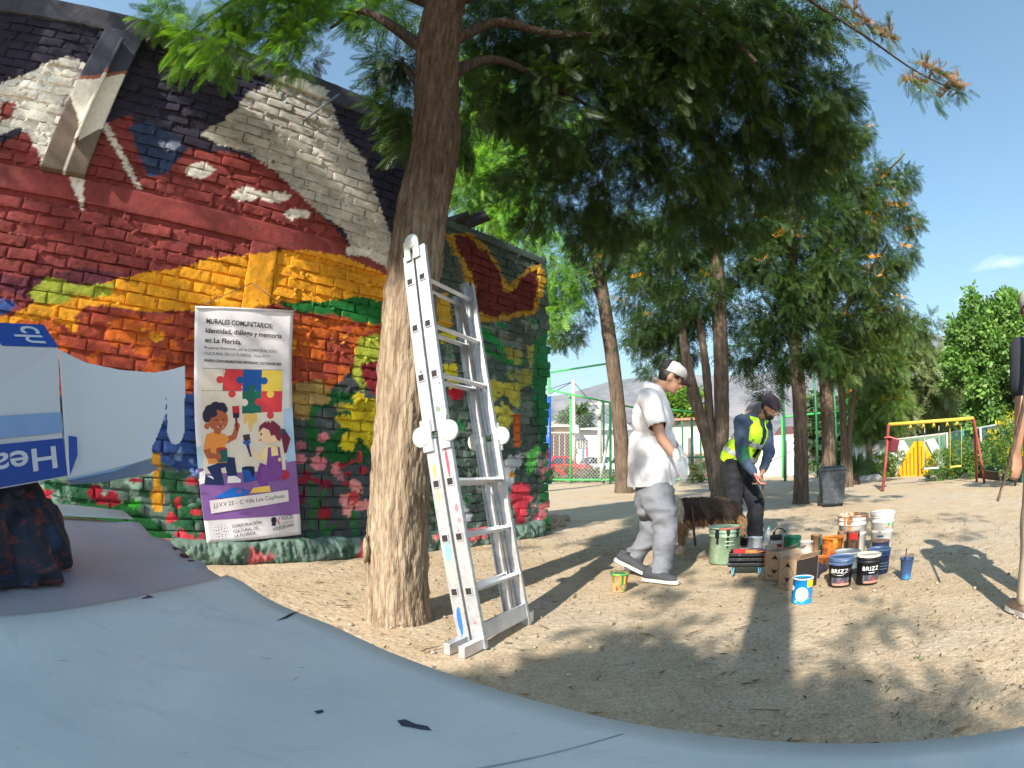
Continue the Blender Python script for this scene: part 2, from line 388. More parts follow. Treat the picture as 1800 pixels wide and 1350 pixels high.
# the mural, as painted: areas outlined on the photograph and laid onto the wall
def inpoly(x, y, poly):
    r = np.zeros(x.shape, bool); n = len(poly); j = n - 1
    for i in range(n):
        xi, yi = poly[i]; xj, yj = poly[j]
        c = ((yi > y) != (yj > y)) & (x < (xj - xi) * (y - yi) / ((yj - yi) + 1e-12) + xi)
        r ^= c; j = i
    return r
NAVY, WHITE, GREYW, RED, BLUE, LIME, AMBER, ORNG, BRICK = (50, 47, 66), (226, 220, 208), (196, 190, 182), (142, 58, 56), (46, 78, 150), (170, 180, 50), (240, 158, 22), (205, 92, 28), (160, 62, 42)
MURAL = [
 ('P', [(-900, 230), (0, 250), (60, 225), (110, 250), (230, 200), (240, 250), (262, 305), (300, 300), (330, 262), (400, 268), (470, 285), (520, 330), (560, 372), (610, 425), (650, 450), (720, 490), (720, 1400), (-900, 1400)], RED, 5),
 ('P', [(-900, 160), (0, 148), (70, 118), (112, 100), (140, 103), (172, 130), (160, 190), (120, 240), (78, 298), (66, 262), (40, 225), (0, 238), (-900, 260)], WHITE, 6),
 ('P', [(0, 180), (30, 175), (20, 205), (0, 215)], RED, 5),
 ('P', [(350, 234), (395, 212), (420, 186), (432, 165), (455, 158), (490, 138), (530, 143), (565, 150), (580, 175), (592, 212), (603, 235), (640, 282), (667, 362), (682, 402), (692, 446), (690, 480), (640, 447), (618, 430), (600, 402), (560, 372), (520, 335), (480, 298), (440, 270), (385, 256)], GREYW, 4),
 ('E', 500, 146, 18, 13, WHITE, 1), ('E', 530, 153, 19, 14, WHITE, 1), ('E', 555, 164, 17, 13, WHITE, 1),
 ('P', [(226, 222), (262, 210), (320, 245), (322, 262), (300, 300), (262, 312), (240, 262)], (48, 66, 104), 5),
 ('E', 350, 300, 24, 14, WHITE, 6), ('E', 430, 342, 22, 11, WHITE, 5), ('E', 485, 345, 26, 10, WHITE, 5), ('E', 520, 376, 22, 10, WHITE, 4), ('E', 630, 440, 22, 9, WHITE, 4), ('E', 300, 255, 20, 8, (150, 160, 190), 4),
 ('P', [(172, 210), (190, 218), (250, 335), (238, 330)], WHITE, 2), ('P', [(120, 305), (148, 312), (146, 372)], WHITE, 1),
 ('P', [(-900, 470), (0, 478), (40, 490), (150, 470), (250, 486), (260, 520), (60, 530), (0, 505), (-900, 510)], (104, 44, 58), 6),
 ('P', [(-900, 560), (20, 556), (60, 530), (140, 512), (215, 488), (260, 478), (330, 470), (372, 452), (432, 446), (500, 440), (560, 440), (610, 452), (660, 475), (720, 500), (720, 600), (640, 556), (560, 548), (500, 530), (420, 550), (340, 548), (240, 545), (150, 535), (130, 560), (60, 590), (0, 580), (-900, 590)], AMBER, 6),
 ('P', [(50, 512), (80, 490), (105, 488), (120, 500), (200, 500), (196, 522), (130, 520), (110, 535), (60, 530)], LIME, 4),
 ('P', [(-900, 520), (-10, 518), (28, 532), (16, 548), (-10, 556), (-900, 560)], BLUE, 4),
 ('P', [(110, 575), (150, 540), (240, 548), (340, 552), (430, 552), (500, 534), (560, 552), (620, 560), (720, 600), (720, 720), (-900, 720), (-900, 600), (60, 592)], BRICK, 9),
 ('N', [(0, 560), (720, 560), (720, 700), (-900, 700), (-900, 580)], ORNG, 16, 0.0),
 ('N', [(0, 560), (650, 560), (650, 620), (0, 640)], AMBER, 14, 0.38),
 ('P', [(492, 534), (560, 530), (622, 522), (672, 528), (676, 572), (640, 566), (580, 552), (520, 548)], (26, 112, 46), 5),
 ('P', [(-900, 690), (340, 694), (345, 720), (430, 740), (540, 700), (575, 690), (635, 640), (720, 640), (720, 1200), (-900, 1200)], (66, 76, 78), 6),
 ('P', [(500, 680), (560, 668), (580, 690), (548, 720), (540, 740), (505, 740)], (150, 120, 60), 8),
 ('P', [(262, 700), (345, 690), (348, 835), (262, 840)], BLUE, 6), ('N', [(262, 700), (345, 690), (348, 835), (262, 840)], (120, 150, 200), 10, .42),
 ('P', [(630, 592), (668, 588), (670, 640), (650, 650), (640, 690), (620, 660)], LIME, 5),
 ('P', [(633, 640), (690, 632), (690, 700), (655, 690), (640, 668)], (132, 30, 40), 4),
 ('P', [(540, 730), (552, 705), (585, 688), (640, 690), (660, 780), (640, 815), (590, 812), (545, 790), (538, 760)], (24, 92, 44), 6),
 ('E', 575, 742, 22, 24, (66, 76, 78), 6), ('E', 600, 715, 12, 8, (160, 140, 70), 5), ('E', 560, 700, 22, 10, (170, 140, 80), 6),
 ('P', [(602, 712), (612, 708), (628, 718), (622, 694), (635, 688), (642, 700), (662, 700), (664, 800), (655, 800), (636, 770), (628, 770), (620, 792), (606, 794), (596, 782), (604, 762), (622, 758), (600, 750), (588, 736), (600, 728), (618, 730)], (214, 190, 20), 3),
 ('E', 568, 768, 10, 10, (214, 120, 130), 3), ('E', 562, 814, 13, 12, (214, 120, 130), 4), ('E', 528, 807, 10, 9, (200, 112, 124), 4), ('E', 527, 784, 14, 7, (170, 96, 110), 4), ('E', 563, 790, 7, 7, (190, 110, 120), 3),
 ('E', 590, 822, 9, 14, (222, 128, 130), 3), ('E', 600, 836, 8, 8, (200, 110, 124), 3),
 ('E', 625, 855, 11, 13, (226, 140, 138), 3), ('E', 606, 880, 12, 12, (226, 140, 138), 3), ('E', 612, 897, 10, 10, (226, 140, 138), 3), ('E', 636, 888, 13, 9, (226, 140, 138), 3), ('P', [(610, 868), (624, 860), (633, 872), (622, 890)], (200, 60, 70), 2),
 ('E', 541, 836, 10, 9, (130, 26, 48), 3), ('E', 533, 845, 8, 6, (130, 26, 48), 3), ('E', 552, 845, 8, 6, (130, 26, 48), 3), ('E', 572, 852, 12, 8, (120, 24, 50), 3), ('E', 533, 875, 5, 12, (120, 24, 50), 3), ('E', 569, 902, 11, 13, (150, 26, 50), 3),
 ('E', 600, 818, 6, 6, (190, 30, 54), 2), ('E', 619, 811, 6, 6, (190, 30, 54), 2), ('E', 632, 802, 4, 9, (190, 30, 54), 2), ('E', 638, 828, 5, 7, (190, 30, 54), 2), ('E', 611, 832, 5, 5, (170, 30, 60), 2), ('E', 607, 848, 5, 5, (170, 30, 60), 2),
 ('L', [(546, 850), (550, 900), (547, 960)], 3, (30, 110, 50)), ('L', [(568, 915), (564, 965)], 3, (30, 110, 50)), ('L', [(572, 860), (560, 880), (552, 905)], 3, (30, 110, 50)), ('L', [(622, 900), (624, 950)], 5, (34, 104, 54)), ('L', [(588, 925), (565, 945)], 3, (30, 110, 50)),
 ('P', [(-900, 850), (120, 830), (260, 800), (345, 838), (360, 1000), (-900, 1000)], (92, 118, 104), 8),
 ('N', [(-900, 850), (350, 830), (360, 1000), (-900, 1000)], (40, 96, 60), 14, .16),
 ('P', [(120, 880), (220, 880), (280, 925), (340, 970), (350, 1000), (300, 985), (120, 940)], (20, 92, 40), 6),
 ('N', [(60, 830), (262, 820), (262, 880), (60, 890)], (140, 176, 156), 12, .2),
 ('P', [(266, 796), (282, 798), (280, 842), (290, 870), (284, 900), (272, 898), (264, 872), (268, 846)], (222, 150, 24), 3),
 ('E', 165, 866, 16, 13, (170, 26, 44), 4), ('E', 175, 880, 10, 12, (150, 24, 44), 4), ('E', 198, 878, 12, 14, (150, 24, 44), 4), ('E', 82, 868, 8, 9, (210, 36, 54), 2), ('E', 12, 880, 12, 14, (210, 36, 54), 3), ('E', 45, 885, 9, 9, (210, 36, 54), 3), ('E', 103, 896, 5, 8, (210, 36, 54), 2), ('E', 240, 845, 10, 5, (150, 26, 44), 3),
 ('N', [(290, 855), (350, 840), (362, 970), (300, 960)], (214, 56, 70), 9, .30),
 ('E', 312, 882, 6, 12, (224, 52, 66), 3), ('E', 336, 846, 10, 6, (224, 52, 66), 3), ('E', 300, 912, 10, 8, (224, 52, 66), 3), ('E', 345, 900, 8, 6, (224, 52, 66), 3), ('E', 322, 950, 12, 6, (224, 52, 66), 3), ('E', 238, 886, 10, 8, (50, 170, 40), 3), ('E', 322, 832, 12, 8, (40, 70, 60), 3),
 # the lower wall behind the ladder
 ('P', [(700, 380), (1000, 380), (1000, 1000), (700, 1000)], (70, 88, 80), 3),
 ('N', [(700, 560), (1000, 560), (1000, 1000), (700, 1000)], (108, 122, 112), 12, .05),
 ('N', [(700, 560), (1000, 560), (1000, 940), (700, 940)], (34, 118, 64), 12, .30),
 ('P', [(778, 408), (830, 412), (868, 452), (892, 500), (925, 474), (948, 462), (958, 500), (950, 540), (930, 556), (885, 562), (850, 566), (800, 540), (826, 505), (812, 470)], (176, 134, 36), 9),
 ('P', [(795, 414), (828, 420), (860, 455), (878, 482), (888, 512), (905, 508), (922, 486), (940, 476), (946, 510), (936, 540), (905, 552), (858, 556), (826, 540), (838, 505), (822, 470)], (96, 34, 32), 9),
 ('P', [(860, 440), (890, 450), (905, 470), (898, 492), (882, 480)], (66, 84, 74), 8),
 ('L', [(845, 582), (870, 600), (892, 625), (915, 635)], 6, (30, 150, 70)), ('L', [(838, 600), (880, 632), (905, 640)], 4, (24, 130, 60)),
 ('P', [(756, 520), (790, 515), (796, 575), (760, 585)], (190, 150, 40), 4), ('P', [(770, 585), (800, 580), (804, 600), (775, 604)], (214, 200, 30), 3), ('P', [(778, 640), (804, 640), (806, 680), (790, 690)], (214, 200, 30), 3), ('P', [(786, 684), (812, 680), (814, 700), (794, 704)], (190, 30, 50), 3),
 ('N', [(852, 670), (915, 672), (918, 752), (858, 756)], (190, 182, 60), 9, -.05),
 ('N', [(890, 600), (935, 610), (935, 680), (895, 680)], (150, 150, 60), 9, -.1),
 ('E', 800, 905, 26, 24, (190, 194, 200), 5), ('E', 820, 990, 12, 10, (70, 200, 60), 5),
 ('P', [(902, 728), (915, 728), (913, 785), (903, 785)], (214, 90, 24), 3),
 ('E', 893, 832, 12, 30, (196, 202, 206), 4), ('E', 907, 812, 12, 12, (196, 202, 206), 4), ('E', 899, 835, 5, 6, (230, 150, 30), 1),
 ('P', [(902, 850), (930, 850), (932, 872), (940, 876), (925, 895), (922, 925), (910, 938), (905, 905), (898, 880)], (222, 58, 74), 4),
 ('P', [(935, 600), (1000, 560), (1000, 960), (950, 960), (955, 800), (940, 730)], (34, 110, 62), 6),
 ('N', [(935, 780), (1000, 780), (1000, 960), (935, 960)], (190, 96, 104), 8, .1),
 ('P', [(925, 800), (945, 780), (950, 790), (935, 830), (925, 840)], (90, 190, 80), 4),
]
def mural(P, base=NAVY):
    """linear colours for wall points P (n,3)"""
    x, y = project(P)
    n = len(x); S = P @ WS; Q3 = np.stack([S, P[:, 2], np.zeros(n)], -1)
    wx = vnoise(Q3, 9, 11, 3); wy = vnoise(Q3, 9, 12, 3); fx = vnoise(Q3, 42, 13, 3) * 2.4; fy = vnoise(Q3, 42, 14, 3) * 2.4; nn = vnoise(Q3, 5.0, 15, 3)
    C = np.tile(np.array(base, float), (n, 1)); C = C * (1 + 0.25 * vnoise(Q3, 2.5, 16, 3)[:, None])
    for L in MURAL:
        if L[0] in 'PN':
            a = L[3]; xx = x + wx * a + fx * 1.5; yy = y + wy * a + fy * 1.5
            k = inpoly(xx, yy, L[1])
            if L[0] == 'N': k &= vnoise(Q3, 7.0, 20 + int(L[3]) + int(L[1][0][0]) % 7, 3) > L[4]
        elif L[0] == 'E':
            a = L[6]; xx = x + wx * a + fx * 1.5; yy = y + wy * a + fy * 1.5
            k = ((xx - L[1]) / L[3]) ** 2 + ((yy - L[2]) / L[4]) ** 2 < 1 + 1.1 * vnoise(Q3, 11, 18, 3)
        else:
            k = np.zeros(n, bool); xx = x + wx * 2 + fx; yy = y + wy * 2 + fy
            for (x0, y0), (x1, y1) in zip(L[1], L[1][1:]):
                t = np.clip(((xx - x0) * (x1 - x0) + (yy - y0) * (y1 - y0)) / ((x1 - x0) ** 2 + (y1 - y0) ** 2), 0, 1)
                k |= np.hypot(xx - x0 - t * (x1 - x0), yy - y0 - t * (y1 - y0)) < L[2]
        c = L[5] if L[0] == 'E' else (L[3] if L[0] == 'L' else L[2])
        C[k] = np.array(c, float) * (1 + 0.08 * nn[k, None])
    g = C.mean(1, keepdims=True); C = C * .86 + g * .14
    C *= (1 + .22 * vnoise(Q3, 3.1, 19, 4) + .10 * vnoise(Q3, 30, 28, 2))[:, None]
    u_ = np.clip((vnoise(Q3, 26, 29, 3) - .42) * 6, 0, .75)[:, None]; C = C * (1 - u_) + np.array((96, 62, 56.)) * u_
    C *= (1 - .16 * np.clip(vnoise(Q3, 18, 17, 3), 0, 1))[:, None]
    return lina(np.clip(C, 4, 245))
PAINT = mat('painted_masonry', rough=0.85, var=.22, vscale=60, bump=.85, bscale=110, bdist=.010, attr='Col', spec=.2)
PAINT_S = mat('painted_render', rough=0.8, var=.12, vscale=30, bump=.5, bscale=45, bdist=.004, attr='Col', spec=.25)

wall = thing('mural_wall', 'rough brick building wall covered in a colourful spray painted mural', 'wall', (0, 0, 0))
def rect_grid(s0, s1, z0, z1, ds, dz, q, amp=.004, sc=9, depth=.1, rough2=0.0):
    """front face grid with folded sides, in wall coordinates -> world"""
    ns = max(2, int(round((s1 - s0) / ds)) + 1); nzz = max(2, int(round((z1 - z0) / dz)) + 1)
    s, z = np.meshgrid(np.linspace(s0, s1, ns), np.linspace(z0, z1, nzz))
    q0 = np.full_like(s, q)
    P3 = np.stack([s, z, q0], -1)
    dq = vnoise(P3, sc, 31, 3) * amp + (vnoise(P3, sc * 4, 33, 2) * rough2 if rough2 else 0)
    ej = np.zeros_like(s); ej[0, :] = 1; ej[-1, :] = 1; ej[:, 0] = 1; ej[:, -1] = 1
    s2 = s + ej * vnoise(P3, 14, 34, 2) * amp * .8; z2 = z + ej * vnoise(P3, 14, 35, 2) * amp * .8
    V = np.concatenate([np.stack([s2, z2, q0 + dq - ej * .004], -1).reshape(-1, 3)])
    i = np.arange(ns - 1)[None, :] + np.arange(nzz - 1)[:, None] * ns
    Q = np.stack([i, i + 1, i + ns + 1, i + ns], -1).reshape(-1, 4)
    ring = list(range(ns)) + [ns * k + ns - 1 for k in range(1, nzz)] + [ns * (nzz - 1) + k for k in range(ns - 2, -1, -1)] + [ns * k for k in range(nzz - 2, 0, -1)]
    B = V[ring].copy(); B[:, 2] = q - depth; o = len(V)
    V = np.concatenate([V, V[ring], B]); m = len(ring)
    sides = [(o + k, o + m + k, o + m + (k + 1) % m, o + (k + 1) % m) for k in range(m)]
    return V, np.concatenate([Q, np.array(sides)])
def wall_part(name, pieces, parent, base=NAVY, m=None, kind=None):
    Vs, Qs, o = [], [], 0
    for V, Q in pieces: Vs.append(V); Qs.append(Q + o); o += len(V)
    V = np.concatenate(Vs); W = wall_xyz(V[:, 0], V[:, 1], V[:, 2])
    ob = link(bpy.data.objects.new(name, np_mesh(name, W, np.concatenate(Qs), col=mural(W, base), mats=[m or PAINT])), parent)
    if kind: ob['kind'] = kind
    return ob
PITCHZ, PITCHS = .105, .305
# masonry core with lumpy mortar
def core(s0, s1, z1, seed):
    ns = int((s1 - s0) / .0185); nzz = int(z1 / .0185)
    s, z = np.meshgrid(np.linspace(s0, s1, ns), np.linspace(0, z1, nzz)); P3 = np.stack([s, z, 0 * s], -1)
    jf = np.clip(np.cos((z - .16 + .012) / PITCHZ * 2 * np.pi) * 1.6 - .2, 0, 1)
    q = -.017 + jf * np.clip(vnoise(P3 * np.array([1, .25, 1]), 16, 44, 3) - .05, 0, 1) * .075 + vnoise(P3, 55, 41, 2) * .008 + np.clip(vnoise(P3, 24, 42, 3) - .08, 0, 1) * .11 * np.clip(.35 + 1.5 * vnoise(P3, 1.1, 43, 2), .05, 1)
    V = np.stack([s, z, q], -1).reshape(-1, 3)
    i = np.arange(ns - 1)[None, :] + np.arange(nzz - 1)[:, None] * ns
    return V, np.stack([i, i + 1, i + ns + 1, i + ns], -1).reshape(-1, 4)
wall_part('mortar_face', [core(S0, STEP, TOP_H - .06, 1), core(STEP, S1 - .02, LOW_H - .05, 2)], wall)
cb = MB()
def wbox(mb, s0, s1, z0, z1, q0, q1, mi=0):
    c = [wall_xyz(np.array(s), np.array(z), q) for q in (q0, q1) for z in (z0, z1) for s in (s0, s1)]
    mb.add(c, [(0, 1, 3, 2), (4, 6, 7, 5), (0, 4, 5, 1), (2, 3, 7, 6), (0, 2, 6, 4), (1, 5, 7, 3)], mi)
wbox(cb, S0, STEP, 0, TOP_H - .05, -.24, -.035); wbox(cb, STEP + .002, S1 - .04, 0, LOW_H - .05, -.22, -.036)
cb.build('wall_core', mat('old_mortar', (.12, .11, .10), .95, var=.3, vscale=8, bump=.6, bscale=30), wall)

BANDS = [(3.03, 3.05 + .0)]
def blocked(s0, s1, z0, z1):
    if z1 > 2.82 and z0 < 3.05 and s0 < STEP: return True                 # tie beam
    if s1 > 1.33 and s0 < 1.62 and z0 < 2.83 and z1 > 2.1: return 'col'
    if z1 > TOP_H - .25 and s0 < STEP: return True
    return False
bricks = []
row = 0; z = 0.16
while z < TOP_H - .27:
    s = S0 + (row % 2) * PITCHS / 2 + random.uniform(-.02, .02)
    while s < S1 - .08:
        ln = PITCHS - .016 + random.uniform(-.012, .008)
        top = TOP_H if s + ln < STEP + .12 else LOW_H - .1
        zz = z + random.uniform(-.003, .003)
        s1 = min(s + ln, S1 - .005)
        if zz + .09 < top:
            b = blocked(s, s1, zz, zz + .092)
            if b == 'col':
                if s < 1.33 - .07: bricks.append((s, 1.328, zz, zz + .090))
                if s1 > 1.62 + .07: bricks.append((1.622, s1, zz, zz + .090))
            elif not b: bricks.append((s, s1, zz, zz + random.uniform(.082, .093)))
        s += PITCHS
    row += 1; z += PITCHZ
def brick_geo(b, fine):
    s0, s1, z0, z1 = b
    h = random.random(); q = random.uniform(-.006, .014) + (.014 if h > .88 else 0)
    smooth_area = (z0 > 3.1 and s0 > .4)
    if z0 < 2.8 and s0 < 3.2: q += .004
    amp = .004 if smooth_area else .007
    V, Q = rect_grid(s0, s1, z0, z1, .019 if fine else .026, .0155 if fine else .020, q, amp=amp, sc=17, depth=.05 + q, rough2=.0050)
    V[:, 1] += (V[:, 0] - (s0 + s1) / 2) * random.uniform(-.03, .03); V[:, 1] += np.where(V[:, 1] > (z0 + z1) / 2, 1, -1) * random.uniform(-.004, .003)
    tl = random.uniform(-.010, .010); V[:, 2] += (V[:, 1] - (z0 + z1) / 2) / .045 * random.uniform(-.008, .004) * (V[:, 2] > -.02); V[:, 2] += (V[:, 0] - (s0 + s1) / 2) / .15 * tl * (V[:, 2] > -.02)
    return V, Q
def px_area(b):
    P = wall_xyz(np.array([b[0], b[1], b[0]]), np.array([b[2], b[2], b[3]])); x, y = project(P)
    if x[1] < -5 or y[2] < -20: return 0
    return abs((x[1] - x[0]) * (y[2] - y[0]) - (x[2] - x[0]) * (y[1] - y[0]))
bricks.sort(key=px_area, reverse=True)
for b in bricks[:300]: wall_part('brick', [brick_geo(b, True)], wall)
wall_part('brickwork', [brick_geo(b, False) for b in bricks[300:]], wall, kind='stuff')
wall_part('tie_beam', [rect_grid(S0, STEP - .02, 2.835, 3.045, .018, .018, .022, .006, 5, .06, .002)], wall, m=PAINT_S)
wall_part('concrete_column', [rect_grid(1.335, 1.60, 2.1, 2.832, .018, .018, .030, .010, 7, .07, .004)], wall, m=PAINT_S)
wall_part('coping', [rect_grid(S0, STEP, TOP_H - .25, TOP_H, .022, .022, .035, .008, 5, .29, .002)], wall, base=(74, 76, 88), m=PAINT_S)
wall_part('low_coping', [rect_grid(STEP + .01, S1, LOW_H - .09, LOW_H, .04, .03, .03, .008, 5, .27, .004)], wall, base=(100, 44, 44), m=PAINT_S)
# crumbling end of the wall: stacked broken stones
ends = []
for k in range(34):
    z0 = .02 + k * .108; w = random.uniform(.02, .09) * (1.5 if k < 8 or 19 < k < 26 else 1)
    ends.append(rect_grid(S1 - random.uniform(.1, .2), S1 + w, z0, z0 + .1, .03, .03, random.uniform(.0, .05), .016, 9, .25, .006))
wall_part('broken_edge', ends, wall, kind='stuff')
# rough foundation ledge
def ledge(name, s0, s1, z1, q):
    ns = int((s1 - s0) / .014); V = []; prof = [(0.0, -.03), (q * .95, -.02), (q * 1.05, z1 * .15), (q * 1.05, z1 * .3), (q * 1.03, z1 * .45), (q, z1 * .6), (q * .95, z1 * .75), (q * .88, z1 * .88), (q * .75, z1), (q * .55, z1 * 1.06), (q * .3, z1 * 1.08), (-.03, z1 * 1.1)]
    ss = np.linspace(s0, s1, ns)
    for j, (qq, zz) in enumerate(prof):
        P3 = np.stack([ss, np.full(ns, zz), np.full(ns, qq)], -1)
        d = vnoise(P3, 9, 51, 3) * .05 + vnoise(P3, 28, 52, 3) * .034 + vnoise(P3, 60, 57, 2) * .012
        V.append(np.stack([ss, np.full(ns, zz) + (vnoise(P3, 7, 53, 2) * .02 if 0 < j else 0), np.full(ns, qq) + (d if j < 11 else 0)], -1))
    V = np.concatenate(V); i = np.arange(ns - 1)[None, :] + np.arange(len(prof) - 1)[:, None] * ns
    Q = np.stack([i, i + 1, i + ns + 1, i + ns], -1).reshape(-1, 4)
    W = wall_xyz(V[:, 0], V[:, 1], V[:, 2]); x, y = project(W)
    n1 = vnoise(W, 4, 55, 3); n2 = vnoise(W, 12, 56, 2)
    C = np.tile(np.array((104, 124, 112.)), (len(W), 1)); C[n2 > .25] = (60, 84, 70); C[n1 > .34] = (180, 92, 96); C[n1 < -.45] = (150, 176, 160)
    ob = link(bpy.data.objects.new(name, np_mesh(name, W, Q, col=lina(C), mats=[PAINT])), wall)
ledge('foundation', -3.0, 5.3, .17, .15)
# pilaster with a raised rib, upper left
wall_part('pilaster', [rect_grid(-.90, -.43, 3.05, 4.66, .015, .015, .10, .004, 6, .13, .001)], wall, base=(66, 70, 84), m=PAINT_S)
PIL = [(0, 'x')]
def recol(ob, fn):
    me = ob.data; n = len(me.vertices); co = np.empty(n * 3, np.float32); me.vertices.foreach_get('co', co); co = co.reshape(-1, 3)
    c = fn(co, n); me.color_attributes['Col'].data.foreach_set('color', np.concatenate([c, np.ones((n, 1))], 1).astype(np.float32).ravel())
def pil_col(co, n):
    s = co @ WS.astype(np.float32); z = co[:, 2] + vnoise(co, 8, 61, 2) * .03; C = np.tile(np.array((66, 70, 86.)), (n, 1))
    t = s + .66
    C[z < 4.10 + t * .4] = (150, 96, 80); C[z < 4.05 + t * .4] = WHITE
    C[(z < 3.50 - t * 1.2) & (t < .0)] = (112, 98, 88); C[(z < 3.32 + t * .9) & (t > 0.02)] = (112, 98, 88)
    C[(z < 3.9) & (t > .05) & (z > 3.6 + t)] = (230, 224, 212)
    return lina(C)
recol(COL.objects['pilaster'], pil_col)
wall_part('rib', [rect_grid(-.66, -.62, 3.32, 4.50, .013, .02, .19, .002, 6, .088, .001)], wall, m=PAINT_S); recol(COL.objects['rib'], pil_col)
# bracket sticking out below the coping, bolted planks and spikes on the low wall
mb = MB(); a = wall_xyz(np.array(1.62), np.array(4.32), .0); b = wall_xyz(np.array(1.86), np.array(4.62), .26)
mb.tube([a, b], .022, 4, flat=.5); mb.build('bracket', mat('grey_metal_plate', (.3, .31, .33), .5, .6), wall)
wd = mat('dark_weathered_timber', (.035, .028, .022), .8, var=.4, vscale=20, bump=.4, bscale=40)
for k, (p0, p1) in enumerate([((792, 398), (852, 376)), ((786, 388), (820, 380)), ((800, 404), (850, 384))]):
    s0, z0 = wall_sz(*p0, q=.02); s1, z1 = wall_sz(*p1, q=.1)
    mb = MB(); A = Vector(wall_xyz(np.array(s0), np.array(z0), -.15)); B = Vector(wall_xyz(np.array(s1), np.array(z1), .12 + k * .03))
    mb.tube([A, B], .06, 4, flat=.35); mb.build('plank', wd, wall)
mb = MB()
for k in range(26):
    s = STEP + .45 + k * .066; hgt = random.uniform(.06, .13); P = Vector(wall_xyz(np.array(s), np.array(LOW_H), -.06))
    w = random.uniform(.012, .026); mb.tube([P - Vector((0, 0, .01)), P + Vector((random.uniform(-.01, .01), 0, hgt))], [w, .001], 4, flat=.4)
mb.build('glass_shards', mat('dark_glass_shards', (.03, .05, .04), .15, spec=.6), wall)['kind'] = 'stuff'
# ================================================================== THE BANNER on the wall
def flat_mat(name, c, rough=.55, var=.06): return mat(name, lin(c), rough, var=var, vscale=9, bump=.25, bscale=25, bdist=.003, spec=.35)
vinyl = flat_mat('white_vinyl', (226, 222, 226), .45)
# corners measured in the photograph, laid onto the wall plane a hand's width in front of the bricks
BQ = .045
bc = [wall_sz(*p, q=BQ) for p in ((343, 540), (514, 548), (530, 940), (362, 953))]    # TL TR BR BL in (s, z)
def bpt(u, v, lift=0.0):
    """u 0..1 left to right, v 0..1 top to bottom -> world"""
    s = (bc[0][0] * (1 - u) + bc[1][0] * u) * (1 - v) + (bc[3][0] * (1 - u) + bc[2][0] * u) * v
    z = (bc[0][1] * (1 - u) + bc[1][1] * u) * (1 - v) + (bc[3][1] * (1 - u) + bc[2][1] * u) * v
    q = BQ + .030 * math.exp(-((v - 1) / .18) ** 2) + .012 * math.sin(v * 9 + u * 1.6) + .009 * math.sin(u * 9.0 + 2.5 * v) * (.3 + v * .7)
    q += .010 * mnoise.noise(Vector((u * 3.1, v * 6.3, 1.7))) + .018 * max(0, mnoise.noise(Vector((u * 2.2 + v * 3, v * 2.9 - u, 4.2)))) + .02 * max(0, v - .93) / .07 * math.sin(u * 5)
    return Vector(wall_xyz(np.array(s), np.array(z), q + lift))
banner = thing('banner', 'white printed vinyl banner with two painting children hung on the brick mural', 'banner', (0, 0, 0))
nu, nv = 26, 60
V = [bpt(i / nu, j / nv) for j in range(nv + 1) for i in range(nu + 1)]
Fs = [(j * (nu + 1) + i, j * (nu + 1) + i + 1, (j + 1) * (nu + 1) + i + 1, (j + 1) * (nu + 1) + i) for j in range(nv) for i in range(nu)]
mb = MB(); mb.add(V, Fs, 0, True); sheet = mb.build('sheet', vinyl, banner)
sm = sheet.modifiers.new('thick', 'SOLIDIFY'); sm.thickness = .0015; sm.offset = 1
# prints: polygons in banner coordinates (u across 0..1, w down 0..2.3 with the banner's proportion)
BASP = 2.28
_layer = [0]
def to_surface(polyV, Fs, lift, name, m, parent=banner):
    """cut a flat print into small pieces and press it onto the sheet"""
    bm = bmesh.new(); vs = [bm.verts.new((p[0], p[1], 0)) for p in polyV]
    for f in Fs:
        try: bm.faces.new([vs[i] for i in f])
        except ValueError: pass
    for ax, n, L in ((0, 26, 1.0), (1, 60, BASP)):
        lo = min(p[ax] for p in polyV); hi = max(p[ax] for p in polyV)
        for k in range(n + 1):
            x = L * k / n
            if lo < x < hi:
                co = [0, 0, 0]; no = [0, 0, 0]; co[ax] = x; no[ax] = 1
                bmesh.ops.bisect_plane(bm, geom=bm.verts[:] + bm.edges[:] + bm.faces[:], plane_co=co, plane_no=no)
    bmesh.ops.triangulate(bm, faces=bm.faces[:])
    nrm = Vector(WN); me = bpy.data.meshes.new(name)
    for v in bm.verts: v.co = bpt(v.co.x, v.co.y / BASP, lift)
    bm.normal_update()
    for f in bm.faces:
        if f.normal.dot(nrm) < 0: f.normal_flip()
    bm.to_mesh(me); bm.free(); me.materials.append(m)
    return link(bpy.data.objects.new(name, me), parent)
_inks = {}
def ink(c):
    if c not in _inks: _inks[c] = flat_mat('print_%d_%d_%d' % c, c, .5, .05)
    return _inks[c]
def pr(poly, c, name='print'):
    _layer[0] += 1
    return to_surface([(x, y) for x, y in poly], [list(range(len(poly)))], .0016 + _layer[0] * .00006, name, ink(c))
def ell(cx, cy, rx, ry, rot=0, n=22, a0=0, a1=360):
    out = []
    for k in range(n):
        w = R(a0 + (a1 - a0) * k / (n if a1 - a0 == 360 else n - 1)); x, y = rx * math.cos(w), ry * math.sin(w)
        out.append((cx + x * math.cos(R(rot)) - y * math.sin(R(rot)), cy + x * math.sin(R(rot)) + y * math.cos(R(rot))))
    return out
def limb(pts, ws):
    L, Rr = [], []
    for i, (x, y) in enumerate(pts):
        a = pts[max(i - 1, 0)]; b = pts[min(i + 1, len(pts) - 1)]; dx, dy = b[0] - a[0], b[1] - a[1]; d = math.hypot(dx, dy) or 1
        L.append((x - dy / d * ws[i], y + dx / d * ws[i])); Rr.append((x + dy / d * ws[i], y - dx / d * ws[i]))
    return L + Rr[::-1]
